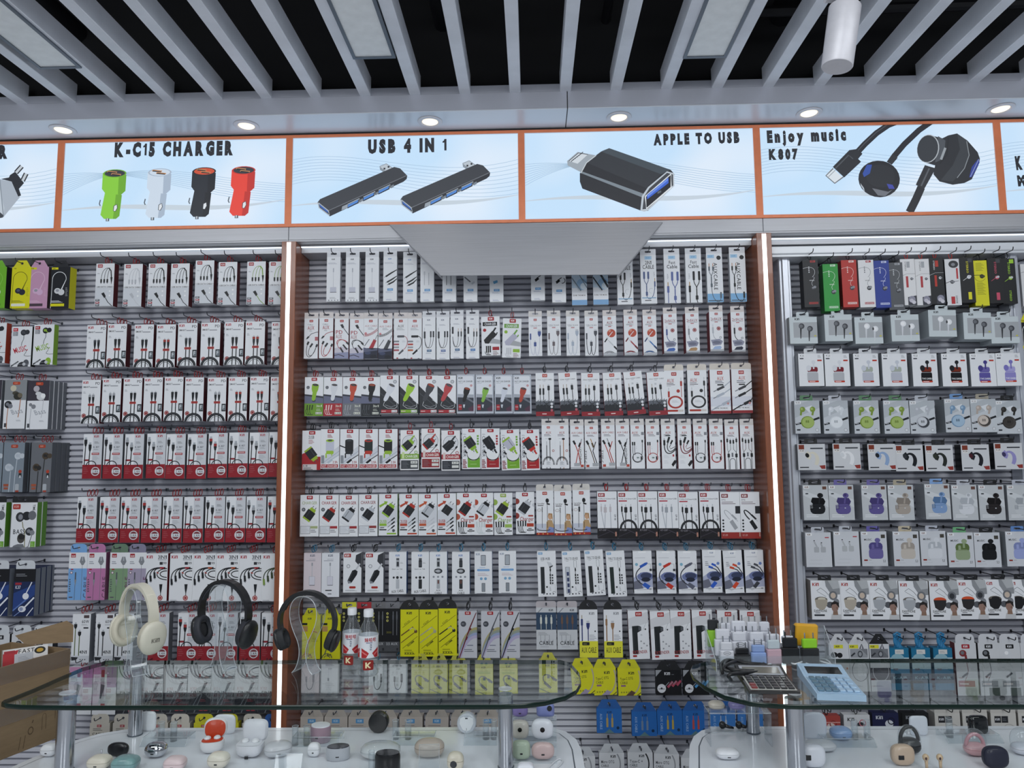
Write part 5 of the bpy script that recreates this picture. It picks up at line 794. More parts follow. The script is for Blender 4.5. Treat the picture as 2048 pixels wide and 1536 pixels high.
@kind('cable_box', 'cable box', .02, lambda v: '55585f', ('blue window cable box with pale plugs', 'c9ccc4'), ('blue window cable box with brown plugs', '6d5548'), card=lambda v: 'c5c8cc')
def bluewin(A, v):
    H = A.H; A.poly([(2, 28), (28, 2), (34, 2), (2, 36)], '8b8e95'); A.logo(64, 8, 10, '3a3d44'); A.rect(0, 24, 100, 84, '33475f')
    for x in (24, 50, 76): A.rect(x-2, 36, 4, 14, v[0]); A.rr(x-5, 46, 10, 34, 4, v[0]); A.line([(x, 78), (x, 106)], 3, v[0])
    A.small(10, 120, 50, 3, '8b8e95', 2, 6)
    for i in range(3): A.arc(30+22*i, 156, 9, 0, 180, 2, '8b8e95', 12); A.line([(21+22*i, 156), (21+22*i, 132)], 2, '8b8e95')
    A.text('CABLE', 14, H-40, 17, '2b2d32', w=70); A.small(20, H-14, 60, 1, G_)
@kind('audio_cable_box', 'audio cable box', .03, lambda v: '8b8d92', ('yellow-based audio cable box with navy plugs', '2f3a70', '23252d'), ('yellow-based audio cable box with tan plugs', '94704f', '7a6048'))
def yellbase(A, v):
    H = A.H; A.logo(54, 14, 14, '8a8d94'); A.rect(12, 30, 5, 24, 'b0a490'); A.rr(9, 50, 11, 36, 4, v[0]); A.line([(15, 84), (15, H*.66)], 6, v[0]); A.rect(40, 60, 15, 14, 'c3c6cc'); A.poly([(38, 72), (58, 72), (56, 92), (51, 106), (44, 106), (39, 92)], v[0]); A.line([(48, 104), (48, H*.66)], 5, v[0]); A.small(54, 136, 38, 5, '7d8088', 2, 8); A.circ(86, 116, 4, K_)
    A.rect(0, H*.66, 100, H*.34, 'd9d63c'); A.rr(14, H*.68, 40, 17, 3, '1d1e20'); A.small(20, H*.71, 28, 1, '8a8a4a', 4); A.text('AUX CABLE', 10, H*.79, 28, '1c1d1c', w=80)
@kind('adapter_box', 'adapter box', .028, lambda v: '6a2a2e', ('white extender box with black angled adapter, leaning', 0), ('white extender box with dark grey adapter', 1), ('white extender box behind the clear tray wall', 2), ('white extender box above the charger tray', 3))
def extender(A, v):
    H = A.H; A.poly([(0, 40), (100, 6), (100, 60), (0, 90)], 'd4d5d9'); A.pill(54, 12, 11, 'a3282c'); A.rect(18, 80, 26, 132, '24292b'); A.poly([(18, 76), (48, 74), (62, 78), (62, 98), (44, 108), (18, 108)], '24292b'); A.rect(50, 80, 14, 18, '55585e'); A.line([(22, 104), (24, 208)], 2, '3f4447'); A.line([(72, 96), (90, 60)], 1, G_); A.circ(84, 92, 4, '44474d'); A.small(58, 116, 12, 2); [A.circ(60+14*(i % 3), 150+11*i, 4, '9a9da3') for i in range(4)]
    A.text('EXTENDER', 16, H-40, 14, 'a33a3c', w=72, rot=-2); A.rr(16, H-20, 20, 10, 3, 'a33a3c')
@kind('cable_box', 'cable box', .026, lambda v: 'a8abb1', ('pinkish white cable box seen through the glass', 'd4cdd2', 1), ('white cable box with grey drawing through the glass', 'dcdde2', 0), ('white cable box behind the right bottle', 'dcdfe4', 2), ('white cable box with black U-shaped cable', 'e0e2e6', 2), card=lambda v: v[0])
def whitec(A, v):
    A.small(24, 12, 46, 3, '6d7078', 3, 7); A.logo(40, 40, 9, '8b8e98')
    if v[1]: c = '6d7078' if v[1] == 1 else '23252a'; A.rr(24, 84, 10, 30, 3, c); A.curve([(29, 112), (26, 170), (70, 170), (68, 100)], 4, c); A.rr(62, 70, 12, 46, 3, c)
    else: A.rect(34, 92, 10, 16, '8b8e95'); A.small(24, 116, 50, 4, 'a5a8b0', 2, 8)
@kind('cable_box', 'cable box', .024, lambda v: 'a3a250', ('pale yellow cable box with grey coiled cable', 0), ('pale yellow cable box with dark plug', 1), ('pale yellow cable box beside the chrome post', 2), ('pale yellow cable box next to the black gap', 3), card=lambda v: 'd0cf58')
def yellc(A, v):
    A.logo(36, 24, 11, '55552a'); A.rect(10, 48, 80, 2, 'b0ae3a'); A.curve([(80, 110), (60, 60), (0, 70), (30, 120)], 6, '6d6d6a'); A.line([(28, 118), (64, 150)], 14, '5d5d5f'); A.line([(70, 92), (96, 110)], 12, '5a5a66'); A.rr(44, 76, 14, 22, 3, '55585f') if v[0] else 0; A.line([(0, 150), (60, 176), (100, 200)], 4, '6d6d6a'); A.rect(10, A.H-26, 50, 4, 'a8a63a')
@kind('adapter_pack', 'adapter pack', .022, lambda v: 'a8a51c', ('yellow hex-tab adapter pack half behind the glass', 0), ('yellow hex-tab adapter pack with lilac adapter', 1), ('yellow hex-tab adapter pack with brown adapter', 2), card=lambda v: 'd2cf22')
def yellhex(A, v):
    H = A.H; c = '9a90a8' if v[0] < 2 else '5a4438'; A.logo(48, 14, 12, '2b2c1c'); A.text('Type-C OTG', 10, 40, 11, '2b2c1c', w=56, rot=-4); A.text('CABLE', 10, 56, 10, '4a4a20', w=32); A.curve([(66, 110), (100, 90), (104, 40), (92, 10)], 6, 'b0a890'); A.poly([(30, 118), (58, 94), (76, 104), (50, 134), (34, 132)], c); A.poly([(64, 134), (90, 116), (96, 128), (74, 146)], c); A.line([(52, 138), (100, 104)], 3, '3a3a24'); A.rr(12, 70, 22, 8, 3, '8f6a7a'); [A.circ(14+11*i, H-14, 3.5, '8f8d2a') for i in range(4)]
@kind('cable_pack', 'cable pack', .022, lambda v: '111215', ('black hex-tab cable pack with rose plugs', 'a8485c'), ('black hex-tab cable pack with blue plugs', '4a94cc'), card=lambda v: '17181b')
def blackhex(A, v):
    A.poly([(0, 0), (24, 0), (0, 26)], '9a9da3'); A.logo(34, 8, 11, 'd9dbe0'); A.small(62, 16, 14, 1, '6d7076', 2)
    for i in range(3): A.line([(36+16*i, 62-4*i), (52+14*i, 46-2*i)], 3, '8b8e95'); A.line([(46+18*i, 66-4*i), (66+16*i, 44-2*i)], 9, v[0])
    A.circ(22, 70, 17, 'd9dbe0'); A.circ(22, 70, 4, '3a3c42'); A.line([(10, 72), (34, 72)], 2, '3a3c42'); A.rect(4, 100, 96, 9, 'c5c8cc'); A.small(30, 103, 46, 1, '55585f', 3); A.rect(76, 114, 20, 5, '8b8e95')
@kind('cable_pack', 'cable pack', .05, lambda v: '8d857e', ('beige hex-tab pack with blue mark behind the counter', 0), card=lambda v: 'b9b0a9')
def beigehex(A, v): A.rect(32, 8, 34, 18, '5c94c4'); A.logo(40, 12, 9, 'b9d4ea'); A.small(12, 34, 76, 3, '8b847e', 3, 7); A.rect(10, 60, 80, 30, 'c6beb8')
@kind('cable_pack', 'cable pack', .022, lambda v: '1c4a80', ('blue hex-tab audio cable pack with brass jacks', 'a8925a'), ('blue hex-tab audio cable pack with grey jacks', '6d8098'), ('blue hex-tab audio cable pack with yellow jacks', 'b09a4a'), ('blue hex-tab audio cable pack with red jacks', 'b04a44'), ('pale blue audio cable pack behind the clear tray', 'a8b4c4'), card=lambda v: '2463ac' if v[0] != 'a8b4c4' else '3a74b8')
def bluehex(A, v):
    H = A.H; A.logo(42, 10, 9, '173a68'); A.text('AUX CABLE', 22, 20, 9, '9ab8da', w=60, rot=90)
    for x in (42, 62): A.rect(x-1.5, 20, 3, 18, v[0]); A.rr(x-4, 36, 8, 36, 2, v[0])
    A.circ(84, H-20, 6, '14304f'); A.poly([(30, H), (50, H-16), (70, H)], '5a7a80')
@kind('adapter_pack', 'adapter pack', .03, lambda v: '8b8e93', ('white hex-tab adapter pack half behind the counter', 'CABLE'), ('white hex-tab micro adapter pack', 'Micro OTG'), ('white hex-tab type-C adapter pack with black cord', 'Type-C +'), ('white hex-tab adapter pack with grey cord', 'Micro OTG'), card=lambda v: 'dadce0')
def whitehex(A, v): A.logo(46, 8, 10, '2f3238'); A.text(v[0], 8, 28, 11, '3a3c44', w=52); A.text('CABLE', 8, 44, 9, '3a3c44', w=30); A.rr(8, 58, 24, 7, 2, 'b08a90'); A.curve([(60, 90), (90, 70), (90, 30), (72, 4)], 5, K_ if v[0] == 'Type-C +' else '9a9da3'); A.poly([(30, 84), (60, 76), (66, 92), (36, 100)], '6d7078')
# ---- earphone bay
@kind('earphone_box', 'earphone box', .052, lambda v: v[1], ('black narrow earphone carton', '24262a', '141518', 'e0e2e6', 'b03a38', 0), ('bright green narrow earphone carton', '2f9a40', '1f6a2c', 'e4f2e4', 'cfe6d0', 0), ('red narrow earphone carton', 'b8322c', '7d2220', 'f0dcd8', 'e8d4d0', 0), ('white narrow earphone carton with cord drawing', 'e4e4e6', 'a8a8ac', '6d7078', 'b03038', 0), ('royal blue narrow earphone carton', '2a3f96', '1a2866', 'dfe4f4', 'c9d0ea', 0), ('charcoal narrow earphone carton', '55585d', '35373b', 'c9ccd0', 'a5a8ae', 0), ('white narrow earphone carton with red stripe and face', 'e2e2e4', 'aaaaac', '44474d', 'b0343c', 1), ('second white narrow earphone carton with striped face', 'e2e2e4', 'aaaaac', '44474d', 'b0343c', 1), ('black and red narrow earphone carton with face', '202226', '111214', 'e4e6ea', 'b8382c', 1), ('white narrow earphone carton with black oval', 'dfe0e3', '4a4c52', '33353a', 'b8343a', 2), ('black narrow earphone carton with yellow label', '1f2124', '101113', 'e4e6ea', 'ded92a', 3), ('yellow narrow earphone carton with black earbud', 'dcd82a', '8a8716', '23241c', '8f8d1e', 4), ('black narrow earphone carton with pink earbud', '232427', '121316', 'c8526a', 'c8526a', 3), ('black narrow earphone carton with lime label', '202225', '111214', '9fce3a', '9fce3a', 3), card=lambda v: v[0])
def narrow(A, v):
    H = A.H; c, k = v[2], v[4]
    if k == 0: A.rect(50, 4, 34, 14, v[3]); A.logo(56, 7, 8, v[0]); A.curve([(0, 60), (70, 30), (100, 80), (60, 120)], 2, c, 14); [A.circ(40, 50+12*i, 4, c) for i in range(4)]; A.bud(64, 196, 15, '33353b', '8b8e95', -.6); A.curve([(60, 180), (40, 150), (80, 140), (70, 120)], 2, c); A.small(40, 140, 40, 2, c); A.rect(30, H-34, 60, 14, v[3]); A.text('EARPHONE', 32, H-31, 8, v[0], w=54)
    elif k == 1: A.rect(44, 20, 22, 46, 'a5a8ae' if v[0] != '202226' else 'b8382c'); A.text('STEREO', 40, 20, 9, c, w=70, rot=90); A.line([(0, 130), (40, 112), (100, 112)], 1.5, c); A.rect(34, 130, 16, 84, v[3]); A.bud(74, 150, 10, c, '8b8e95'); A.poly([(40, H-60), (100, H-70), (100, H), (40, H)], '3a3c46'); A.circ(68, H-42, 24, '8f8fa0', 26); A.circ(64, H-34, 14, 'c3c0cc', 14); A.circ(80, H-20, 14, 'd0ced6')
    elif k == 2: A.circ(60, 40, 34, '33353a', 28); A.circ(58, 42, 14, '85888f', 12); A.rect(76, 70, 12, 80, v[3]); A.line([(0, 180), (50, 160)], 4, K_); A.bud(44, 172, 14, '44474d', '85888f'); A.line([(58, 170), (90, 166)], 3, '55585f'); A.rect(30, H-64, 26, 54, v[3]); A.text('EARPHONE', 74, H-70, 12, '3a3c42', w=58, rot=90)
    elif k == 3: A.rect(60, 8, 30, 30, v[3] if v[3] == '9fce3a' else '44474d'); A.text('STEREO', 62, 30, 14, v[3], w=90, rot=90); A.bud(62, 150, 14, c, 'c9ccd2', -.5); A.line([(20, 176), (54, 152)], 3, c); A.rect(50, H-80, 24, 56, v[3]) if v[3] != '9fce3a' else A.text('STEREO', 60, H-100, 14, v[3], w=80, rot=90)
    else: A.small(20, 20, 60, 8, v[3], 3, 8); A.bud(60, 122, 16, c, '44452c'); A.line([(4, 112), (50, 112)], 4, c); A.arc(46, 120, 40, 30, 170, 2, c); A.small(20, 170, 60, 12, v[3], 3, 8)
@kind('earphone_box', 'earphone box', .08, lambda v: 'a3abb0', ('square white earphone box with dark earpieces', '44464c', '33353a'), ('square white earphone box with white earpieces', 'e6e8ec', 'd3d6dc'), card=lambda v: 'c9d2d6')
def squarepod(A, v):
    H = A.H; A.rect(14, 20, 86, H-42, 'a9adb2'); A.logo(20, 4, 8, '2b2d32')
    for x, y in ((44, 34), (74, 44)): A.line([(x-3, y+6), (x-5, y+46)], [7, 3], v[1]); A.circ(x, y, 10.5, v[0]); A.circ(x-2, y, 6.5, '6d7076' if v[0] != 'e6e8ec' else 'f2f3f5')
    if v[0] == 'e6e8ec': A.circ(66, 44, 3, '33353a', 6)
    A.rect(88, H-30, 7, 4, 'c9c43a')
@kind('earbud_box', 'earbud box', .07, lambda v: '8d9298', ('white earbud box with grey case, maroon lining', 'b4b6bc', '7d2c34', 'd9dce2'), ('white earbud box with pale grey case', 'b9bcc8', 'a8b0a4', 'c9ced8'), ('white earbud box with black case, orange rim', '1c1d20', '7a3020', '26282c'), ('white earbud box with violet case', '5f58a0', '6d66a8', '4a4488'), ('white earbud box with lavender case', '8f8ac8', 'aaa6d8', '7d78c0'), film=True)
def stemcase(A, v):
    H = A.H; A.rect(4, 3, 24, 11, 'f0f1f4'); A.text('K22', 8, 5, 7, '44474d', w=16); A.rect(6, 18, 15, 5, '55585f'); A.rect(76, 26, 18, 6, 'b8382c'); A.small(78, 8, 14, 3)
    A.rr(34, 52, 42, 26, 8, 'cfd2d8'); A.rr(34, 56, 42, 20, 6, v[1]); A.circ(40, 60, 10, v[2], 12); A.circ(60, 36, 8, v[2]); A.line([(60, 40), (60, 64)], 6, v[2]); A.rr(33, 74, 44, 44, 10, v[0]); A.line([(33, 78), (77, 78)], 1, 'e4e6ea')
    A.rr(36, H-22, 42, 7, 2, 'c0402c'); A.small(40, H-20, 34, 1, 'ecd8d4', 2.5); A.text('TWS EARBUD', 36, H-34, 7, 'f4f5f7', w=46) if v[0] in ('1c1d20', '5f58a0', '8f8ac8') else 0
@kind('earbud_box', 'earbud box', .07, lambda v: '80868c', ('patterned earbud box with olive green round case', '7d9440', 'a3b86a', '5a6e28'), ('patterned earbud box with white round case', 'd3d8de', 'e4e8ec', '8b929a'), ('patterned earbud box with silver grey round case', 'b4b8c0', 'c9cdd4', '44474d'), ('patterned earbud box with steel blue round case', '7896b4', 'a3bcd2', '3f5468'), ('shiny film-wrapped earbud box with beige round case', 'b0a49c', 'c9beb6', '4a4644'), ('patterned earbud box with black round case', '33312f', '4a4644', '1d1c1b'), film=True, card=lambda v: 'c5cad0')
def roundcase(A, v):
    H = A.H; A.poly([(0, 20), (60, 0), (100, 0), (100, 30), (0, 70)], 'b4bac0'); A.poly([(40, 30), (70, 20), (60, 50)], 'd9dde2'); A.rect(4, 3, 22, 11, 'f2f3f5'); A.text('K55', 7, 5, 7, '2b2d32', w=16)
    for x, s in ((32, -1), (72, 1)): A.circ(x, 36, 11, v[0]); A.line([(x-s*-4, 36), (x-s*2 if s > 0 else x-8, 60)], 8, v[0]); A.circ(x-3, 34, 5, v[1])
    A.line([(2, 96), (30, 90)], 7, '2b2d31'); A.line([(70, 80), (98, 70)], 8, '2b2d31'); A.small(4, 92, 20, 1, 'c9ccd2', 2); A.circ(50, 88, 27, v[0], 25, 18); A.circ(52, 88, 24, v[2] if v[2] in ('44474d', '4a4644') else v[1], 22, 16); A.circ(48, 85, 19, v[1] if v[0] != '33312f' else '403d3a', 18, 16); A.text('88', 42, 80, 10, v[2], w=14)
    A.rect(6, H-18, 14, 6, '3a3c42'); A.circ(86, H-14, 7, '9a9da3'); A.circ(86, H-14, 5.5, 'd6d9de')
@kind('earphone_box', 'earphone box', .05, lambda v: '15161a', ('black-sided ear hook box with cream hook', 'd6d2c4', '1d1e20'), ('black-sided ear hook box with white hook', 'e6e7ea', 'd3d6da'), ('black-sided ear hook box with pale blue hook', '8fa8cc', '26282c'), ('black-sided ear hook box with black hook, plain corner', '202226', '33353a'), ('black-sided ear hook box with dark green hook', '2a2d2a', '33382f'), ('black-sided ear hook box with maroon hook', '23242a', '4a2028'), ('black-sided ear hook box with lavender hook', '948fc4', '3f3a60'), film=True, card=lambda v: 'cdcfd3')
def hookbox(A, v):
    H = A.H; A.rect(4, 3, 20, 17, '7d3a2c'); A.rect(6, 20, 18, 11, 'e4e2e0'); A.text('K28', 8, 22, 6, '4a3a36', w=14); A.rect(46, 14, 46, 5, '44474d'); A.curve([(36, 44), (52, 16), (84, 44), (64, 78)], [5, 6, 7, 8, 9, 10, 12, 13, 14, 14, 12], v[0]); A.poly([(26, 36), (38, 26), (50, 44), (44, 58), (34, 54)], v[0]); A.circ(34, 42, 7, v[1], 9, rot=-.4)
    A.small(6, H-12, 46, 1, '3a3c42', 4); A.poly([(76, H-16), (98, H-18), (98, H-4), (84, H-4)], '8f3a34')
@kind('earbud_box', 'earbud box', .075, lambda v: '8b8f96', ('grey earbud box with open black case', '202226', '101114'), ('grey earbud box with open violet case', '5f5690', '453c70'), ('grey earbud box with second open violet case', '5f5690', '453c70'), ('grey earbud box with open beige case', 'a89f96', '867e76'), ('grey earbud box with open sky blue case', '7f9cc6', '55749c'), ('grey earbud box with open black glossy case', '2a2627', '161314'), ('grey earbud box cut off beside the frame', 'c6cace', '9da2a8'), ('patterned earbud box with white watch-shaped case', 'd6d9df', 'aeb3ba'), film=True, card=lambda v: 'c0c4c8')
def opencase(A, v):
    H = A.H; A.poly([(0, 20), (100, 60), (100, 90), (0, 40)], 'cfd3d7'); A.rect(4, 3, 22, 11, 'f0f0f2'); A.logo(8, 5, 7, '6d4a40'); A.rect(78, 6, 16, 12, '6a4a40'); A.rect(10, 32, 11, 5, '44474d')
    A.poly([(30, 66), (36, 50), (80, 52), (88, 66), (82, 80), (40, 80)], v[1]); A.circ(68, 42, 12, v[0], 10); A.circ(66, 40, 6, v[1]); A.line([(66, 50), (62, 74)], 6, v[0]); A.rr(26, 76, 60, 40, 17, v[0]); A.line([(26, 86), (86, 82)], 1.2, v[1]); A.rect(26, 80, 14, 16, v[1]); A.rect(28, 83, 9, 2, 'c9ccd2'); A.rect(28, 90, 9, 2, 'c9ccd2'); A.circ(64, 92, 3, 'c9ccd2', 2)
    A.small(10, H-22, 56, 2, 'e4e6ea', 3, 7)
@kind('earbud_box', 'earbud box', .065, lambda v: '8b9096', ('white earbud box with faint grey earbuds', 0, 'aeb1b6', 'aeb1b6'), ('white crinkled-film earbud box with grey earbuds', 0, 'b4b7bb', 'b4b7bb'), ('white earbud box with upright violet case', 1, '6b639c', '4f4880'), ('white earbud box with upright cream case', 1, 'c3bbb2', 'a09890'), ('white earbud box with upright white case', 1, 'd6d9df', 'b4b9c0'), ('white earbud box with upright sage case', 1, '93a382', '5d7040'), ('white earbud box with upright black case', 1, '1a1b1e', '101113'), ('white earbud box with upright periwinkle case', 1, '9aa4d4', '7f89b8'), film=True, card=lambda v: 'cdd0d6')
def upcase(A, v):
    H = A.H; k, c, d = v; A.rect(4, 3, 22, 10, 'ecedf0' if k else 'f0f1f3'); A.logo(8, 5, 6, '6d4a40')
    if not k: [(A.circ(34+28*i, 32+8*i, 3, K_, 2), A.line([(34+26*i, 36+6*i), (44+20*i, 56)], 6, c), A.rr(32+26*i, 56, 20, 22, 4, c)) for i in (0, 1)]; A.small(16, 106, 70, 1, LG_, 3); A.small(10, H-14, 70, 1, LG_, 3); A.rect(76, 18, 16, 4, 'b0404c'); return
    A.rect(78, 12, 16, 14, '4a4640'); A.text('MUSIC', 12, 28, 7, '33353a', w=30); A.rr(29, 42, 54, 34, 15, d); A.circ(64, 34, 11, c, 9); A.line([(62, 36), (62, 60)], 8, c); A.rr(40, 50, 10, 18, 3, c); A.rr(28, 66, 56, 40, 12, c); A.line([(28, 68), (84, 68)], 1.2, d); A.rect(8, H-26, 14, 6, '8f3a34'); A.small(26, H-24, 16, 1); A.text('5.3', 82, H-24, 9, '44474d', w=9); A.small(8, H-14, 50, 1, LG_, 3)
@kind('earphone_box', 'earphone box', .06, lambda v: '8a8580', ('boxed ear clips with beige case and profile head', 'aaa294', 'c9c3b4'), ('boxed ear clips with cream case and profile head', 'b4ab9e', 'd3ccbe'), ('boxed ear clips with grey case and profile head', 'a8acb2', 'c3c7cc'), ('boxed ear clips with second grey case', 'a8acb2', 'c3c7cc'), ('boxed ear clips with black case, orange inside', '2b2a2c', 'd0522c'), ('boxed ear clips with charcoal case, orange inside', '2b2a2c', 'd0522c'), ('boxed ear clips with black case, partly covered', '1c1d20', '1c1d20'), ('boxed ear clips with black case, cut off', '1c1d20', '1c1d20'))
def clipman(A, v):
    H = A.H; A.poly([(50, 0), (96, 0), (100, 30), (100, 48), (70, 50), (52, 20)], '8f9296'); A.poly([(60, 0), (96, 0), (100, 26), (76, 30)], 'b4b7ba'); A.logo(6, 8, 11, 'a83a34'); A.line([(20, 36), (34, 26), (50, 38), (60, 50)], 1.6, '6d7076'); A.line([(22, 38), (36, 46), (52, 56)], 1.4, '8b8e93')
    A.circ(76, 52, 15, '6d7076', 16); A.circ(76, 52, 9, 'c9b8a8' if v[0] != '2b2a2c' else '33353a', 10); A.circ(64, 84, 13, '55585e', 11); A.circ(86, 74, 10, '7d8086', 12)
    A.circ(34, 66, 22, v[1] if v[1] == 'd0522c' else '6a655e', 10); A.circ(36, 64, 14, v[1], 6); A.poly([(12, 66), (56, 66), (54, 84), (44, 100), (30, 102), (16, 92)], v[0]); A.text('EARPHONE', 8, H-34, 8, '3a3836', w=44); A.rr(8, H-18, 36, 6, 2, '33353a'); A.small(12, H-24, 24, 1, '55585f', 2)
    A.poly([(64, H), (68, H-20), (100, H-18), (100, H)], 'c3c4c6'); A.poly([(72, H-16), (90, H-16), (88, H-34), (74, H-34)], '8a6e5c'); A.circ(80, H-42, 12, '94766a', 15); A.poly([(67, H-44), (68, H-58), (80, H-64), (94, H-58), (95, H-40), (90, H-46), (84, H-54), (72, H-52)], '231f1e'); A.circ(87, H-40, 3, '7d6254', 4)
@kind('earphone_pack', 'earphone pack', .03, lambda v: '8b8e93', ('white house-tab earphone pack with black earpiece', '1d1e22', 0), ('white house-tab earphone pack with clear window', '6d7076', 1), ('black house-tab earphone pack with clear window', '6d7076', 2), card=lambda v: 'd4d6da')
def housetab(A, v):
    H = A.H; A.rect(26 if not v[1] else 2, 4, 46, 18, 'dcd93a'); A.logo((36 if not v[1] else 8), 8, 9, '23241c')
    if not v[1]: A.circ(26, 54, 18, v[0], 14); A.circ(54, 56, 14, v[0], 13); A.rect(84, 116, 8, 10, 'c08a70')
    else: A.rect(6, 24, 88, 44, '9a9da3' if v[1] == 1 else '6d7076'); A.line([(56, 24), (66, 0), (72, 24)], 8, '6a6a72'); A.circ(56, 50, 13, '44474d', 17); A.circ(56, 50, 8, '9a9da3', 11); A.poly([(60, 24), (94, 60), (94, 24)], '7d8086'); A.line([(10, 60), (30, 44)], 8, '33363c')
    if v[1] == 2: A.rect(0, 118, 100, 60, '3a3c42')
    A.arc(52, 132, 40, 0, 360, 2.4, '3a3c42' if v[1] < 2 else 'd9dbe0', 52, 20) if v[1] else 0
    A.rect(40, 88, 40, 70, 'e0e2e6') if v[1] == 1 else 0; A.small(10, H-30, 60, 2, G_)
@kind('earphone_box', 'earphone box', .035, lambda v: '1c5c78', ('teal earphone box on blue cords, first of three', 0), ('teal earphone box on blue cords, middle of three', 1), ('teal earphone box on blue cords, last of three', 2), card=lambda v: '1f6f94')
def tealbox(A, v): A.rect(28, 8, 46, 24, 'd3d3d0'); A.small(34, 16, 32, 2, '9a9da3', 2, 6); A.rect(0, 50, 100, 60, 'b9d0d8'); A.circ(40, 52, 34, '8fb4c0', 22); A.logo(16, 106, 11, '6d4a48'); A.rect(0, 134, 100, 50, '1d3c50'); A.text('K-AIR', 12, 148, 14, '8fb4c0', w=74)
@kind('earphone_pack', 'earphone pack', .035, lambda v: '6d2428' if v[0] == R_ else '26272b', ('white round-tab earphone pack with red earbud', R_, '7d2c30'), ('white round-tab earphone pack with black earbud', '2b2c30', '1a1b1e'), ('white round-tab earphone pack with white earbud', '17181c', 'd0d3d8'), ('white round-tab earphone pack at the picture edge', '17181c', 'd0d3d8'), card=lambda v: 'd0d2d6')
def roundtab(A, v): A.rr(32, 6, 38, 20, 3, v[0]); A.logo(40, 11, 10, 'e6e8ec'); A.circ(36, 48, 17, v[1], 16); A.circ(34, 46, 9, '6d7076' if v[1] != 'd0d3d8' else 'f0f1f3'); A.line([(48, 56), (50, 76)], 11, v[1]); A.curve([(50, 76), (52, 130), (70, 120), (30, 190)], 2.5, v[1]); A.line([(26, 160), (54, 140)], 9, '3a3c42'); A.rect(6, 176, 78, 28, 'a8666a' if v[0] == R_ else '8b8e93'); A.small(12, 188, 60, 1, 'e6dcdc', 6); A.rect(40, 208, 50, 40, '55605a' if v[0] != R_ else 'b4b7bb')
@kind('earphone_box', 'earphone box', .035, lambda v: v[1], ('red box just showing behind the counter', 'b04a44', '8a3430', 'd9c8c4'), ('white box with pink ring behind the counter', 'dcdde0', '9a9da3', '2b2d32'), ('navy box with white earbuds behind the counter', '23264a', '161830', 'd6d9e0'), ('black box behind the white square lid', '1a1b1e', '101114', '8b8e95'), card=lambda v: v[0])
def lowbox(A, v):
    A.logo(14, 10, 13, v[2]); A.circ(64, 40, 16, '33353a' if v[0] == 'dcdde0' else v[2], 14); A.arc(72, 30, 12, 0, 360, 4, 'c87a84' if v[0] == 'dcdde0' else v[1]); A.circ(86, 66, 12, v[2])
    if v[0] == 'b04a44': A.rect(0, 22, 100, 4, 'd8a09c')
@kind('earphone_pack', 'earphone pack', .06, lambda v: '9a9690', ('ivory slot-tab pack with black labels behind the counter', 0), card=lambda v: 'cfccc6')
def ivorytab(A, v): A.rect(14, 12, 26, 26, '26272b'); A.rect(42, 12, 26, 26, '26272b'); A.logo(17, 20, 9, 'd9dbe0'); A.small(46, 22, 18, 2, '6d7076', 2, 6); A.arc(70, 70, 26, 190, 320, 3, 'b0ada8')
# ---------------------------------------------------------------- building and placing
PK, ORD = {}, ['first', 'second', 'third', 'fourth', 'fifth', 'sixth', 'seventh', 'eighth', 'ninth', 'tenth', 'eleventh', 'twelfth', 'thirteenth', 'fourteenth', 'fifteenth', 'sixteenth', 'seventeenth', 'eighteenth', 'nineteenth', 'twentieth', 'twenty-first', 'twenty-second', 'twenty-third', 'twenty-fourth', 'twenty-fifth', 'twenty-sixth', 'twenty-seventh', 'twenty-eighth']
NUM = ['one', 'two', 'three', 'four', 'five', 'six', 'seven', 'eight', 'nine', 'ten', 'eleven']
COUNT = {}
def plate(outer, hc, hr, hx, th=.0008, y=.0):
    """a card tab around a hole: outer outline, hole centre, hole radius and half length of its straight part"""
    def ray(a):
        dx, dy = math.cos(a), math.sin(a); best = 9
        for i in range(len(outer)):
            (x0, z0), (x1, z1) = outer[i-1], outer[i]; ex, ez = x1-x0, z1-z0; d = dx*ez-dy*ex
            if abs(d) < 1e-12: continue
            t = ((x0-hc[0])*ez-(z0-hc[1])*ex)/d; u = ((x0-hc[0])*dy-(z0-hc[1])*dx)/d
            if t > 0 and -1e-6 <= u <= 1+1e-6: best = min(best, t)
        return hc[0]+dx*best, hc[1]+dy*best
    A = sorted([2*PI*i/14 for i in range(14)]+[math.atan2(p[1]-hc[1], p[0]-hc[0]) % (2*PI) for p in outer]); q = MB(); n = len(A)
    for yy in (y, y+th):
        for a in A: x, z = ray(a); q.v.append((x, yy, z))
        for a in A: q.v.append((hc[0]+hr*math.cos(a)+math.copysign(hx, math.cos(a)), yy, hc[1]+hr*math.sin(a)))
    for i in range(n):
        j = (i+1) % n; q.f += [(i, j, n+j, n+i), (2*n+i, 3*n+i, 3*n+j, 2*n+j), (i, 2*n+i, 2*n+j, j), (n+i, n+j, 3*n+j, 3*n+i)]
    return q
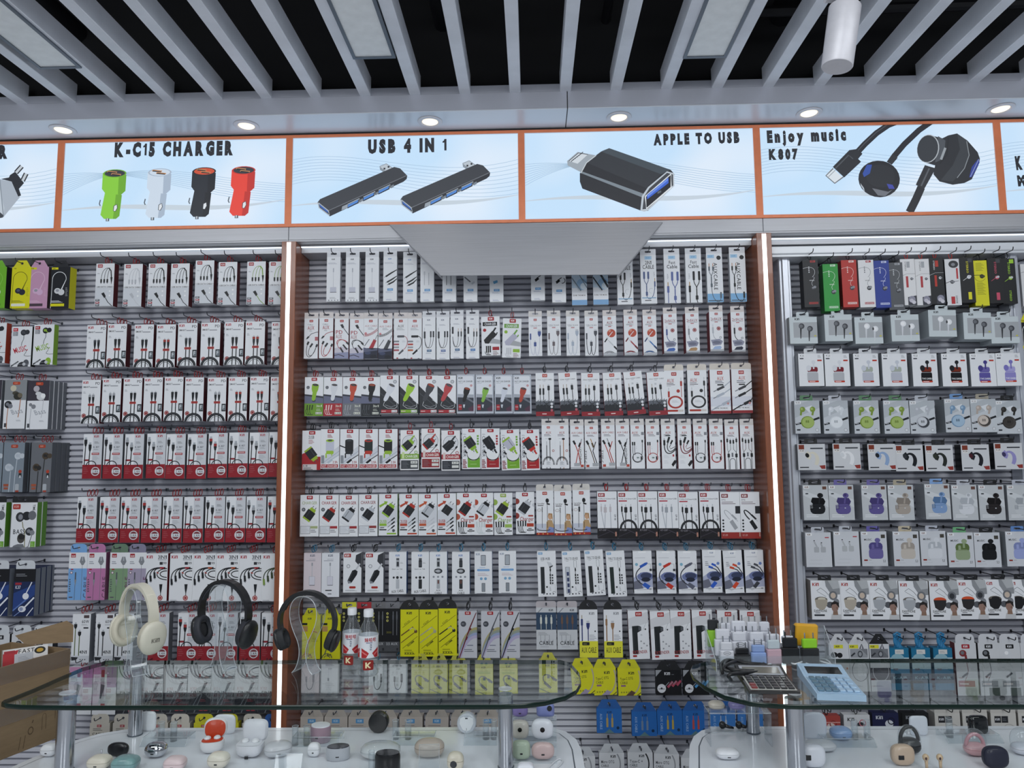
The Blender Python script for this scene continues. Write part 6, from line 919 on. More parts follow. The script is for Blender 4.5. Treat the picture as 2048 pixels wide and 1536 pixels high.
def tab_mesh(sh, w, col):
    k = ('tab', sh, round(w, 3), col)
    if k not in PK:
        h = {'euro': .026, 'slot': .022, 'round': .036, 'trap': .03, 'arch': .038, 'hex': .036, 'big': .026, 'house': .04}[sh]; a = w/2
        arc = lambda cx, cz, r, a0, a1, n=5: [(cx+r*math.cos(math.radians(a0+(a1-a0)*i/n)), cz+r*math.sin(math.radians(a0+(a1-a0)*i/n))) for i in range(n+1)]
        o = {'euro': [(-a, 0), (a, 0), (a, h), (-a, h)], 'big': [(-a, 0), (a, 0)]+arc(a-.008, h-.008, .008, 0, 90, 3)+arc(-a+.008, h-.008, .008, 90, 180, 3), 'slot': [(-.026, 0), (.026, 0)]+arc(.021, h-.005, .005, 0, 90, 3)+arc(-.021, h-.005, .005, 90, 180, 3), 'round': [(-a*.9, 0), (a*.9, 0)]+arc(a*.9-.018, h-.018, .018, 0, 90)+arc(-a*.9+.018, h-.018, .018, 90, 180),
             'trap': [(-a*.9, 0), (a*.9, 0), (a*.45, h), (-a*.45, h)], 'arch': [(-a, 0), (a, 0)]+arc(0, .004, a, 0, 180, 12), 'hex': [(-a, 0), (a, 0), (a*.55, h), (-a*.55, h)], 'house': [(-a, 0), (a, 0), (a*.28, h), (-a*.28, h)]}[sh]
        if sh == 'arch': o = [(x, max(0, z*.95)) for x, z in o]
        q = plate(o, (0, h*.55), .004 if sh in ('euro', 'slot') else .0055, .009 if sh in ('euro', 'slot') else 0)
        PK[k] = q.mesh('hang_tab', plain(col, .5, 0)), h*.55
    return PK[k]
def loop_mesh(col, n, dy):
    k = ('loop', col, n)
    if k not in PK:
        q = MB()
        if col == '2f7fae':                                          # thick braided cord bundle
            for i in range(5): q.tube([(-.012+.006*i+.0025*math.sin(j*1.3+i*2), .004*math.cos(j+i), .052*j/8-.002) for j in range(9)], .0042, 5)
            q.tube([(-.014, 0, .05), (0, 0, .058), (.014, 0, .05)], .004, 5)
        else: q.tube([(.0062*math.cos(t), .003*math.sin(t), .0155+.014*math.sin(t)) for t in [2*PI*j/10 for j in range(10)]], .0017, 4, True)
        PK[k] = q.mesh('hang_loop', plain(col, .6, 0))
    return PK[k]
def hook_mesh(dark, L):
    k = ('hook', dark, round(L, 3))
    if k not in PK:
        q = MB(); q.tube([(0, .0, 0), (0, -L, 0), (0, -L-.006, .003), (0, -L-.009, .013)], .0019, 5); q.box(-.004, .004, -.002, .0, -.007, .006, .0008)
        PK[k] = q.mesh('hook', M['dwire'] if dark else M['wire'])
    return PK[k]
BAYS = {'L': 'under car-charger poster', 'C': 'under silver canopy', 'R': 'under earphone poster'}
def pack(tn, vi, w, h):
    """carton and print meshes of one package, shared by its repeats"""
    fn, name, cat, depth, side, vs, card, film = KINDS[tn]; v = vs[vi][1:]; k = (tn, vi, round(w, 3), round(h, 3))
    if k not in PK:
        q = MB(); a = w/2; c0 = card(v) if card else W_; cs = side(v)
        q.box(-a, a, 0, depth, -h, 0, .0007); mats = []
        for f in q.f:                                                # front card colour, sides of their own colour
            nrm = (Vector(q.v[f[1]])-Vector(q.v[f[0]])).cross(Vector(q.v[f[2]])-Vector(q.v[f[0]])).normalized()
            mats.append(c0 if abs(nrm.y) > .6 or abs(nrm.z) > .9 else cs)
        q.c = mats; body = q.mesh('carton', M['film'] if film else M['ink'])
        A = Art(w, h); fn(A, v); PK[k] = body, A.build('front_print', M['film'] if film else M['ink'], None, (c0,))
    return (*PK[k], depth, name, cat, vs[vi][0])
def row(bay, n, tn, yt, w, h, hang, items, Y=None, hooks=True, dark=False, yaw=0, stack=0):
    """items: 'x[:variant[:dy[:tilt]]] ...' with x the left edge of the front face in the photograph"""
    Y = (.06 if bay != 'R' else .062) if Y is None else Y
    its = [[float(t) for t in i.split(':')] for i in items.split()]
    x0 = its[0][0]; s = (at(x0+w, yt, Y)-at(x0, yt, Y)).length/w; W = w*s; H = (at(x0+w/2, yt, Y)-at(x0+w/2, yt+h, Y)).length
    for i, it in enumerate(its):
        vi = int(it[1]) if len(it) > 1 else 0; dy = it[2] if len(it) > 2 else 0; tilt = it[3] if len(it) > 3 else 0
        body, prt, dep, name, cat, look = pack(tn, vi, W, H); c = COUNT[bay, n] = COUNT.get((bay, n), 0)+1
        j = (i*7 % 5-2)*.0006; p = at(it[0]+w/2, yt+dy, Y+j)
        lab = '%s, %s in row %s %s' % (look, ORD[c-1], NUM[n-1], BAYS[bay]); grp = '%ses in row %s %s' % (cat, NUM[n-1], BAYS[bay]) if not cat.endswith('pack') else '%ss in row %s %s' % (cat, NUM[n-1], BAYS[bay])
        t = thing(name, lab, cat, p, (0, math.radians(-tilt), math.radians(yaw+(i*5 % 3-1)*.5)), grp)
        obj('carton', body, t); obj('front_print', prt, t)
        if hang[0] == 'loop':
            zh = .0255 if hang[1] != '2f7fae' else .045
            for k in range(hang[2]): obj('hang_loop', loop_mesh(hang[1], 1, 0), t, (0, .008+.026*k if k else min(.008, dep*.4), .0005))
        elif hang[0] in ('none',): zh = .012
        else:
            me, zh = tab_mesh(hang[0], W, hang[1] if hang[1] != '*' else hang[2][vi % len(hang[2])]); obj('hang_tab', me, t, (0, .0006 if hang[0] != 'slot' else .003, -.0005))
        for k in range(stack):
            d = dep+.004; r = thing(name, '%s, hung behind the %s in row %s %s' % (look.split(' with')[0].split(' box')[0]+' box' if ' box' in look else look, ORD[c-1], NUM[n-1], BAYS[bay]) if stack == 1 else '%s earphone box, %s behind the %s in row %s %s' % (look.split(' ')[0], ORD[k], ORD[c-1], NUM[n-1], BAYS[bay]), cat, p+Vector((0, d*(k+1), 0)), t.rotation_euler, grp+', hung behind another')
            obj('carton', body, r)
        if hooks:
            L = .1775-(Y-.034); q = obj('black_hook' if dark else 'display_hook', hook_mesh(dark, L), None, (p.x, .1775, p.z+zh))
            tag(q, '%s hook holding the %s, %s in row %s %s' % ('black wire' if dark else 'steel wire', cat, ORD[c-1], NUM[n-1], BAYS[bay]), 'hook', 'hooks %s' % BAYS[bay])
RD, BKL, TL_ = '962428', '1c1d20', '2f6f8f'
# ---- cable bay
row('L', 1, 'loopbud', 534, 38, 82, ('trap', '*', ('74b832', Y_, 'c99ab8', '1e2026')), '-24:0 25:1 60:2 103:3:0', yaw=0)
row('L', 1, 'threeplug', 527, 36.5, 85, ('loop', RD, 2), '193:0 249:1:1 298:0 343:0:0 392:0:-6 438:0:-3 495:2:-4 539:2:-4')
row('L', 2, 'music', 652, 40, 80, ('loop', RD, 2), '-26:0:-6 25:1:1 69:2:-3')
row('L', 2, 'smart', 650, 38, 85, ('loop', RD, 3), '175:0 216:1:-2 270:1:-1 314:3:-1 357:0:-4 403:1:-5 450:1:-6 492:3:-7 544:0:-6')
row('L', 3, 'bass', 760, 43, 97, ('loop', RD, 2), '-38:1 11:0 57:1:1', stack=3)
row('L', 3, 'smart', 760, 37, 87, ('loop', RD, 3), '165:2 206:2:-3 248:1:-4 289:0:-5 330:1:-6 371:1:-5 416:2:-5 458:3:-6 501:3:-7 542:3:-6')
row('L', 4, 'greybuds', 885, 41, 99, ('loop', RD, 3), '-34:0 9:0 64:1', stack=3)
row('L', 4, 'redbase', 868, 37.5, 89, ('loop', RD, 3), '168:0 209:0 251:1 295:1:-1 334:0 376:0 418:2:-2 459:1:-3 500:1:-3 539:0:-4')
row('L', 5, 'bassman', 1005, 50, 89, ('big', '1d1e21'), '-37:0 25:1', stack=1)
row('L', 5, 'redbase', 994, 38.5, 91, ('loop', RD, 3), '156:0 201:2 243:2 285:2 327:1 369:1 412:0:-1 453:0:-1 494:1:-1 536:2:-1')
row('L', 6, 'navybud', 1138, 42, 94, ('round', 'cfd3d8'), '-22:0 30:1', stack=3)
row('L', 6, 'pastel', 1105, 36.5, 95, ('round', '*', ('78a8dc', 'b877a4', '66806a', '84829a')), '139:0 176:1 221:2 257:3')
row('L', 6, 'threeinone', 1107, 45.5, 95, ('loop', RD, 3), '291:0 341:0 387:1 433:1 479:0 525:2')
row('L', 7, 'roundtab', 1268, 40, 80, ('round', 'cfd3d8'), '-20:1 24:1 66:1')
row('L', 7, 'fourinone', 1228, 36, 97, ('loop', RD, 3), '146:0 193:1 232:2')
row('L', 7, 'redbase', 1226, 40, 96, ('loop', RD, 3), '299:0 357:2 397:0 436:1 481:0 524:0')
row('L', 8, 'fiveinone', 1330, 46, 95, ('loop', RD, 2), '140:1:4 188:1:4 236:0:2 281:0 329:0 377:0 424:0 471:0 518:0')
row('L', 9, 'lowtab', 1446, 40, 55, ('round', '*', ('cfc9bd', 'd4cd2c', '2c5fa8')), '180:0 226:0 296:0 340:0 388:1 437:1 485:0 528:2')
# ---- bay under the canopy
row('C', 1, 'slim', 514, 27, 89, ('euro', 'd9dbe0'), '654:0 692:0 731:0 767:1:-1 806.6:2:1 841:3 885:4 927:5 979:6 1061.5:7:-3 1103.5:8:1')
row('C', 1, 'musicblue', 516, 30, 93, ('euro', 'c3d6e6'), '1142.6:0:1 1185:1')
row('C', 1, 'splitter', 511, 31.5, 97, ('euro', 'd9dbe0'), '1233:0:1 1280:1:-1 1327:2:-2 1370:3:-3 1412:4:-4 1458:5:-5')
row('C', 2, 'auxa', 637, 27.6, 80, ('euro', 'd9d2d0'), '609:0 639:1:-1 670:2:0 700:3:1 728:4:0 757:5:1 788:6:0 816:7:0')
row('C', 2, 'ucable', 634, 26, 85, ('euro', 'd9dbe0'), '845:0 873:1 901:2:-2 932:3:-2')
row('C', 2, 'chargeru', 633, 37, 78, ('loop', RD, 1), '962:0:0:1 1006:1:4:-2')
row('C', 2, 'usbline', 634, 26.5, 78, ('euro', 'd9d6d4'), '1057:0 1094:1:-1 1132:2:-1 1169:3:-1')
row('C', 2, 'auxcircle', 632, 27, 79, ('euro', 'd9d2d0'), '1205:0 1247:1:-1 1285:2:-1')
row('C', 2, 'twoaux', 627, 27, 79, ('euro', 'd9d2d0'), '1326:0 1370:1:-1 1418:2:-4 1461:3:-3')
row('C', 3, 'carbase', 754, 37, 78, ('loop', RD, 2), '610:0 648:1 686:2 723:3')
row('C', 3, 'cardiag', 751, 37, 78, ('loop', RD, 2), '760.5:0 799.6:1 838.7:2 875:3')
row('C', 3, 'carfast', 749, 36, 78, ('loop', RD, 1), '913.5:0 951:1 989:2 1026:3')
row('C', 3, 'auxtri', 746, 36.5, 86, ('loop', BKL, 1), '1071:0 1116:0:-1:3 1162:1:0 1205:1:-1:2 1246:2:-3:5 1293:2:-2:2.5')
row('C', 3, 'auxcoil', 741, 38.5, 87, ('big', 'd6cfc6'), '1328:0 1374:1:-1')
row('C', 3, 'auxdiag', 739, 40, 88, ('big', 'd2cbc2'), '1419:0 1462:1:-1')
row('C', 4, 'fastchg', 859, 37, 79, ('loop', BKL, 2), '605:0:2 642:1:-1 680.5:2:-1 719:3:-1 758:4:-1')
row('C', 4, 'roundchg', 860, 37, 80, ('loop', RD, 1), '801:0 843:1:-3 883:2:1')
row('C', 4, 'vertchg', 857, 37, 81, ('loop', BKL, 1), '924:0 962:1 1001:2:2:1.5 1041:3:2:.8')
row('C', 4, 'slimaux', 850, 27, 87, ('euro', 'd6d2d0'), '1083:0 1110:1 1140:2:1 1169:3:1 1202:4 1231:5 1260.5:6 1291:7 1322:8 1354.5:9 1386:6 1418:7 1449:10:1 1479.5:11')
row('C', 5, 'euchg', 990, 37.5, 83, ('loop', BKL, 2), '601:0 640:1 679:2 718:3:-1')
row('C', 5, 'arrowchg', 988, 37, 83, ('loop', BKL, 2), '758:0 799:1 837:2 875:3:-1')
row('C', 5, 'scriptchg', 986, 36.5, 84, ('loop', BKL, 1), '913.5:0 949.6:1 988:2 1031.6:3:-2')
row('C', 5, 'lavalier', 981, 34.5, 89, ('big', 'cfcbc6'), '1072:0 1108:1:1 1145:2:-1')
row('C', 5, 'tricable', 983, 39, 94, ('loop', RD, 2), '1194:0 1235:1 1275:1 1316:2 1356:1:1 1398:1')
row('C', 5, 'otgred', 984, 39, 93, ('loop', RD, 2), '1439.5:0 1479:1')
row('C', 6, 'lineadp', 1106, 35, 88, ('loop', TL_, 2), '608:0 644:1:0')
row('C', 6, 'otgblack', 1105, 36, 80, ('loop', BKL, 2), '687:0 731:1')
row('C', 6, 'auxblue', 1104, 35, 84, ('loop', TL_, 2), '778:0 823:1 859:2 904:3')
row('C', 6, 'bluebar', 1103, 35, 84, ('loop', TL_, 2), '949:0 997:1:-1')
COUNT['C', 6] += 0
row('C', 6, 'hubbox', 1102, 37, 91, ('loop', TL_, 2), '1074:0:0:1 1123:1:0:2.5 1168:2:-2:3 1211:3:0:2.5')
row('C', 6, 'sound', 1102, 37.5, 85, ('loop', TL_, 2), '1265:0:0:1 1312.5:1 1355:2 1404:3:-2 1445:4:-1:2 1488:5:-2:.5')
row('C', 7, 'yelltrap', 1231, 36, 87, ('trap', 'c0be1c'), '605:0 645:1')
row('C', 7, 'blackaux', 1217, 28.5, 86, ('euro', '*', ('c9c62c', 'a3262e', '6d6d70', '74757a')), '684:0 714:1 742.6:2 771:3')
row('C', 7, 'yellarch', 1219, 36.5, 94, ('arch', '1b1c1e'), '801:0 839:1 877:2:-2')
row('C', 7, 'rainbow', 1222, 37, 94, ('loop', BKL, 2), '917:0 962:1 1002:2')
row('C', 7, 'bluewin', 1215, 40, 84, ('big', 'b4aeb2'), '1072:0 1114:1:0')
row('C', 7, 'yellbase', 1219, 36.5, 96, ('arch', '17181b'), '1158:0 1207:1')
row('C', 7, 'extender', 1221, 40, 97, ('loop', BKL, 2), '1255:0:0:1.5 1299:1:1:1.5 1340:2 1383:2:-1:1 1434:3 1479:3')
row('C', 8, 'whitec', 1321, 36, 65, ('loop', TL_, 1), '603:0 643:1 738:2 779:3')
row('C', 8, 'yellc', 1322, 36, 65, ('trap', 'b9b74a'), '823:0 860:1 898:0 950:3:2 999:2 1078:1:-2')
row('C', 8, 'yellhex', 1336, 45, 54, ('hex', 'cbc81e'), '1141:0:-2:4 1186:1:0:2 1235:2:1:1')
row('C', 8, 'blackhex', 1340, 51, 50, ('hex', '1a1b1e'), '1311:0 1366:1')
row('C', 9, 'beigehex', 1434, 46, 60, ('hex', 'aca49c'), '601:0 649:0 697:0 748:0 799:0 851:0:0:-1 902:0 953:0', Y=.04)
row('C', 9, 'bluehex', 1421, 50, 49, ('hex', '1f569a'), '1193:0:-4 1263:1:2 1314:2 1365:3 1420:4 1475:4:2')
row('C', 10, 'whitehex', 1508, 50, 60, ('hex', 'c6c9ce'), '1140:0:4 1198:1:-2 1255:2:-3 1308:3:0:-2 1362:3:8')
# ---- earphone bay
row('R', 1, 'narrow', 520, 29.5, 94, ('loop', BKL, 1), '1605:0 1645:1:8 1682:2 1716:3 1747:4:1 1774:5:5', dark=True, yaw=-4)
row('R', 1, 'narrow', 518, 27.5, 92, ('loop', 'b8322c', 1), '1800:6 1829:7 1857:8:-2 1889:9', dark=True, yaw=-4)
row('R', 1, 'narrow', 515, 27, 90, ('loop', BKL, 1), '1918:10 1945:11:6 1974:12:1 2001:13:2', dark=True, yaw=-4)
row('R', 2, 'squarepod', 630, 55, 53, ('slot', 'c9d2d6'), '1578:0:4 1648:0:-1 1708.5:1:4 1781:1:-1 1856:1:-10:-1 1926:0:-5:-1 1980:0:3', dark=True)
row('R', 3, 'stemcase', 707, 49.5, 65, ('slot', 'cfd2d6'), '1596:0 1648:0 1706:1 1763:1 1823:2 1882:2 1939:3 1990:4:-1', dark=True)
row('R', 4, 'roundcase', 801, 50, 66, ('slot', '*', ('55805c', 'b9bdc6', 'b9bdc6', '6d94c4', 'a09a8c', '17181b')), '1588:0 1645:1 1706:0 1766:0 1818:2 1888:3:-3 1940:4:-3 1990:5:0', dark=True)
row('R', 5, 'hookbox', 888, 54, 52, ('slot', '17181b'), '1595:0 1665:1:-1 1735:2 1790:3:2 1850:4:2 1922:5:1 1988:6:-2', dark=True, yaw=-2)
row('R', 6, 'opencase', 970, 50, 70, ('slot', '*', ('17181b', '6a62a0', '6a62a0', 'a89f8c', '7fa3d4', '17181b', 'b4b8c4', 'b9bdc6')), '1605:0 1656:1 1722:2 1775:3 1848:4:-2 1902:7 1956:5 2013:6', dark=True)
row('R', 7, 'upcase', 1063, 51, 69, ('slot', '*', ('b9bdc6', 'b9bdc6', '5f57a0', 'c0b49c', 'b4b8c4', '6aa878', '17181b', '5f86c0')), '1610:0:2 1666:1 1721:2 1785:3 1839:4:-1 1894:5:2 1947:6:2 2010:7', dark=True)
row('R', 8, 'clipman', 1161, 57, 78, ('slot', '141519'), '1621:0 1679:1 1737:2 1797:3:1 1858:4:1 1914:5:-1 1968:6:-2 2014:7:-2', dark=True, yaw=-2)
row('R', 9, 'housetab', 1288, 39.5, 95, ('house', '*', ('d0d2d6', 'd0d2d6', '17181b')), '1657:0 1697:1 1738:2', dark=True)
row('R', 9, 'tealbox', 1296, 37.5, 84, ('loop', '2f7fae', 1), '1779:0 1822:1 1866:2', dark=True)
row('R', 9, 'roundtab', 1286, 42, 105, ('round', 'cfd1d6'), '1909:0 1955:1 1997:2 2040:3', dark=True)
row('R', 10, 'lowbox', 1430, 52, 60, ('loop', BKL, 2), '1628:0:2 1687:1 1744:2:-4 1804:3:-4', dark=True)
row('R', 10, 'ivorytab', 1426, 50, 60, ('big', 'c6c3bd'), '1869:0 1924:0 1981:0 2036:0', dark=True)
row('R', 1, 'narrow', 528, 31, 84, ('loop', BKL, 1), '2040:3', dark=True, Y=.1)
row('R', 2, 'loopbud', 640, 36, 60, ('trap', Y_), '2040:3', dark=True, Y=.1)
# ================================================================ counters, glass shelves and what stands on them
ZC, ZG = .715, .930
def outline(pts, z): return [(p.x, p.y) for p in (atz(x, y, z) for x, y in pts)]
def inset(pts, d):
    n = len(pts); out = []; A_ = sum(pts[i-1][0]*pts[i][1]-pts[i][0]*pts[i-1][1] for i in range(n)); sg = 1 if A_ > 0 else -1
    for i in range(n):
        a, b = Vector(pts[i-1]), Vector(pts[(i+1) % n]); t = (b-a).normalized(); out.append((pts[i][0]-t.y*d*sg, pts[i][1]+t.x*d*sg))
    return out
def counter(lab, pts):
    t = thing('display_counter', lab, 'counter', (0, 0, 0), group='white display counters')
    q = MB(); q.prism(pts, 0, ZC-.02); obj('counter_body', q.mesh('counter_body', M['white']), t); q = MB(); q.prism(inset(pts, -.004), ZC-.0199, ZC-.0012); obj('counter_top', q.mesh('counter_top', M['white']), t)
    i1, i2 = inset(pts, .022), inset(pts, .026); q = MB(); n = len(pts); q.add([(*p, ZC-.0011) for p in i1]+[(*p, ZC-.0009) for p in i2], [(i, (i+1) % n, n+(i+1) % n, n+i) for i in range(n)]); obj('rim_groove', q.mesh('rim_groove', M['pframe']), t)
    q = MB(); q.prism(i2, ZC-.0011, ZC-.0004); obj('inlay', q.mesh('inlay', M['white']), t)
LC = outline([(20, 1536), (60, 1518), (100, 1502), (150, 1481), (200, 1467), (250, 1459), (300, 1456), (700, 1455), (1085, 1454), (1106, 1456), (1130, 1463), (1150, 1478), (1160, 1498), (1167, 1536)], ZC)
counter('white counter with rounded ends holding the headphone display', LC+[(LC[-1][0], -1.05), (LC[-1][0]-.12, -1.12), (LC[0][0]-.1, -1.12), (LC[0][0]-.14, -.95)])
RC = outline([(1381, 1536), (1382, 1490), (1390, 1472), (1405, 1461), (1425, 1455), (1500, 1453), (2048, 1452), (2150, 1452)], ZC)
counter('white counter with rounded corner under the two calculators', [(RC[0][0], -1.05), (RC[0][0], -.9)]+RC+[(RC[-1][0]+.2, -.6), (RC[-1][0]+.2, -1.12), (RC[0][0]+.08, -1.12)])
def glass(lab, pts):
    t = thing('glass_shelf', lab, 'glass shelf', (0, 0, 0), group='glass shelves over the counters'); n = len(pts); q = MB()
    q.add([(*p, ZG-.013) for p in pts]+[(*p, ZG) for p in pts], [tuple(range(n))[::-1], tuple(range(n, 2*n))]); obj('pane', q.mesh('pane', M['glass']), t)
    o = inset(pts, -.0015); q = MB(); q.add([(*p, ZG-.013) for p in pts]+[(*p, ZG-.0115) for p in o]+[(*p, ZG-.0015) for p in o]+[(*p, ZG) for p in pts], [(k*n+i, k*n+(i+1) % n, (k+1)*n+(i+1) % n, (k+1)*n+i) for i in range(n) for k in range(3)]); obj('polished_edge', q.mesh('polished_edge', M['gedge'], 2), t)
GLs = outline([(30, 1392), (8, 1400), (4, 1404), (14, 1407), (40, 1409.5), (80, 1410.5), (150, 1411), (1000, 1409), (1050, 1407), (1090, 1402), (1130, 1392), (1152, 1380), (1161, 1365), (1158, 1345), (1140, 1325), (1120, 1320), (800, 1320), (300, 1321), (215, 1321), (165, 1335), (120, 1354), (70, 1376)], ZG)
glass('clear glass shelf holding headphones and two bottles', GLs)
GR = outline([(2160, 1409), (1600, 1409), (1560, 1408), (1500, 1403), (1450, 1391), (1410, 1372), (1388, 1355), (1381, 1341), (1386, 1330), (1415, 1322), (1500, 1318), (2160, 1317)], ZG)
glass('clear glass shelf holding calculators and the charger tray', GR)
def post(x, yb, Y, r, lab, mt='steel'):
    p = at(x, yb, Y); t = thing('shelf_post', lab, 'post', (p.x, Y, ZC), group='metal posts holding the glass shelves')
    q = MB(); q.lathe([(r, 0), (r, ZG-.0131-ZC)], 28); obj('tube', q.mesh('tube', M[mt], True), t); q = MB(); q.lathe([(r*1.05, -.0003), (r*1.1, .003), (r*1.0, .004)], 24); obj('foot_ring', q.mesh('foot_ring', M['pframe'], True), t)
    q = MB(); q.lathe([(r*.9, ZG-ZC+.0005), (r*.9, ZG-ZC+.003), (.001, ZG-ZC+.0035)], 20); obj('cap_disc', q.mesh('cap_disc', M['acrye'], True), t)
post(132, 1450, -.83, .0245, 'round metal post under the glass beside the carton'); post(271, 1450, -.56, .0215, 'round metal post at the back under the cream headphones')
post(1011, 1450, -.80, .0215, 'round metal post left of the stepped earbud stand'); post(1590, 1450, -.84, .0245, 'round metal post under the blue calculator'); post(1505, 1440, -.54, .021, 'round metal post at the back under the black calculator')
# ---------------------------------------------------------------- headphones on clear stands
def ribbon(path, wd, th, closed=False):
    q = MB(); n = len(path); V = []
    for i, (x, z) in enumerate(path):
        a, b = path[max(0, i-1)], path[min(n-1, i+1)]; t = Vector((b[0]-a[0], b[1]-a[1])).normalized(); nx, nz = -t.y, t.x
        for s, y in ((1, -wd/2), (1, wd/2), (-1, wd/2), (-1, -wd/2)): V.append((x+nx*th/2*s, y, z+nz*th/2*s))
    q.add(V, [(4*i+k, 4*i+(k+1) % 4, 4*i+4+(k+1) % 4, 4*i+4+k) for i in range(n-1) for k in range(4)]+[(3, 2, 1, 0), tuple(range(4*n-4, 4*n))]); return q
def smooth(p, it=2):
    for _ in range(it): p = [p[0]]+[((a[0]*u+b[0]*(1-u)), (a[1]*u+b[1]*(1-u))) for a, b in zip(p, p[1:]) for u in (.75, .25)]+[p[-1]]
    return p
SP = smooth([(-34, 1), (-20, 12), (-9, 42), (-14, 68), (-32, 92), (-46, 120), (-44, 150), (-25, 168), (0, 171), (25, 168), (44, 150), (46, 120), (32, 92), (14, 68), (9, 42), (20, 12), (34, 1)])
def stand(x, y, top, yaw, lab):
    p = atz(x, y, ZG); s = (at(x, y, p.y)-at(x, top, p.y)).length/171; pa = [(a*s*.8, b*s) for a, b in SP]
    t = thing('headphone_stand', lab, 'stand', p, (0, 0, yaw), 'clear wavy headphone stands'); obj('bent_sheet', ribbon(pa, .046, .0035).mesh('bent_sheet', M['acry'], True), t)
    q = MB()
    for yy in (-.0235, .0235): q.tube([(a, yy, b) for a, b in pa], .0013, 5)
    q.tube([(pa[0][0], -.023, pa[0][1]), (pa[0][0], .023, pa[0][1])], .0013, 5); q.tube([(pa[-1][0], -.023, pa[-1][1]), (pa[-1][0], .023, pa[-1][1])], .0013, 5)
    obj('polished_edge', q.mesh('polished_edge', M['acrye']), t); return p, s
def phones(p, zt, R, yaw, c, c2, cup, lab, tilt=.2, bw=.028, logo=False):
    """zt: height of the band's underside above the shelf; R: inner radius; cup: thickness, depth, height, centre height, pad style"""
    t = thing('headphones', lab, 'headphones', p, (0, 0, yaw), 'headphones on clear stands'); zc = zt-R; ct, cd_, ch, cz = cup
    a = [(R+.006)*1.0 for _ in range(25)]; pa = [((R+.006)*math.cos(u), zc+(R+.006)*math.sin(u)*1.0) for u in [math.radians(205-230*i/24) for i in range(25)]]
    obj('headband', ribbon(pa, bw, .0095).mesh('headband', plain(c, .45), True), t); obj('band_padding', ribbon([(x*.925, zc+(z-zc)*.925) for x, z in pa[5:20]], bw*.9, .004).mesh('band_padding', plain(c2, .6, 0), True), t)
    for sx in (-1, 1):
        px_, pz_ = pa[0 if sx < 0 else -1]; q = MB(); m = Matrix.Translation((sx*(R-.004), 0, cz)) @ Matrix.Rotation(sx*tilt, 4, 'Y')
        q.pebble(ct, cd_, ch, 2.3, 2.2, 22, 10, o=(sx*.012, 0, 0)); q.xf(m); e = obj('ear_cup', q.mesh('ear_cup', plain(c, .4), 2), t)
        q = MB(); n = 22
        for rr, xx in ((1, 0), (.98, -.016), (.86, -.021), (.62, -.018), (.56, -.008), (.02, -.007)): q.v += [(sx*(xx+.006), cd_/2*.96*rr*math.cos(2*PI*k/n), ch/2*.96*rr*math.sin(2*PI*k/n)) for k in range(n)]
        q.f = [(i*n+k, i*n+(k+1) % n, (i+1)*n+(k+1) % n, (i+1)*n+k) for i in range(5) for k in range(n)]; q.xf(m); obj('cushion', q.mesh('cushion', plain(c2, .6, 0), 2), e)
        q = MB(); q.tube([(px_, 0, pz_+.004), (sx*(R+.008), 0, (pz_+cz+ch*.4)/2+.0), (sx*(R+.012), 0, cz+ch*.36)], [.009, .008, .007], 8); obj('yoke', q.mesh('yoke', plain(c, .4), 2), t)
        if logo and sx > 0:
            A = Art(.03, .03); A.clip = False; A.logo(5, 25, 42, '8b877c'); o = obj('logo_print', A.build('logo_print', M['ink']), e); o.matrix_local = m @ Matrix.Translation((.012+ct/2+.0005, 0, .012)) @ Matrix.Rotation(PI/2, 4, 'Z')
p, s = stand(272, 1346, 1176, -.75, 'clear wavy stand holding the cream headphones'); phones(p, 171*s+.004, .088, -.60, 'd9d5c4', 'cfc9b6', (.032, .084, .104, .122), 'cream over-ear headphones with grey mark on the cup', .18, .03, True)
p, s = stand(446, 1336, 1168, -.62, 'clear wavy stand holding the larger black headphones'); phones(p, 171*s+.004, .092, -.35, '17181c', '2b2d35', (.034, .07, .094, .115), 'large black over-ear headphones on clear stand', .28, .026)
p, s = stand(613, 1344, 1190, -.32, 'clear wavy stand beside the two water bottles'); phones(p, 171*s+.004, .086, -.12, '17181b', '1f2125', (.022, .05, .07, .1), 'slim black on-ear headphones beside the bottles', .35, .024)
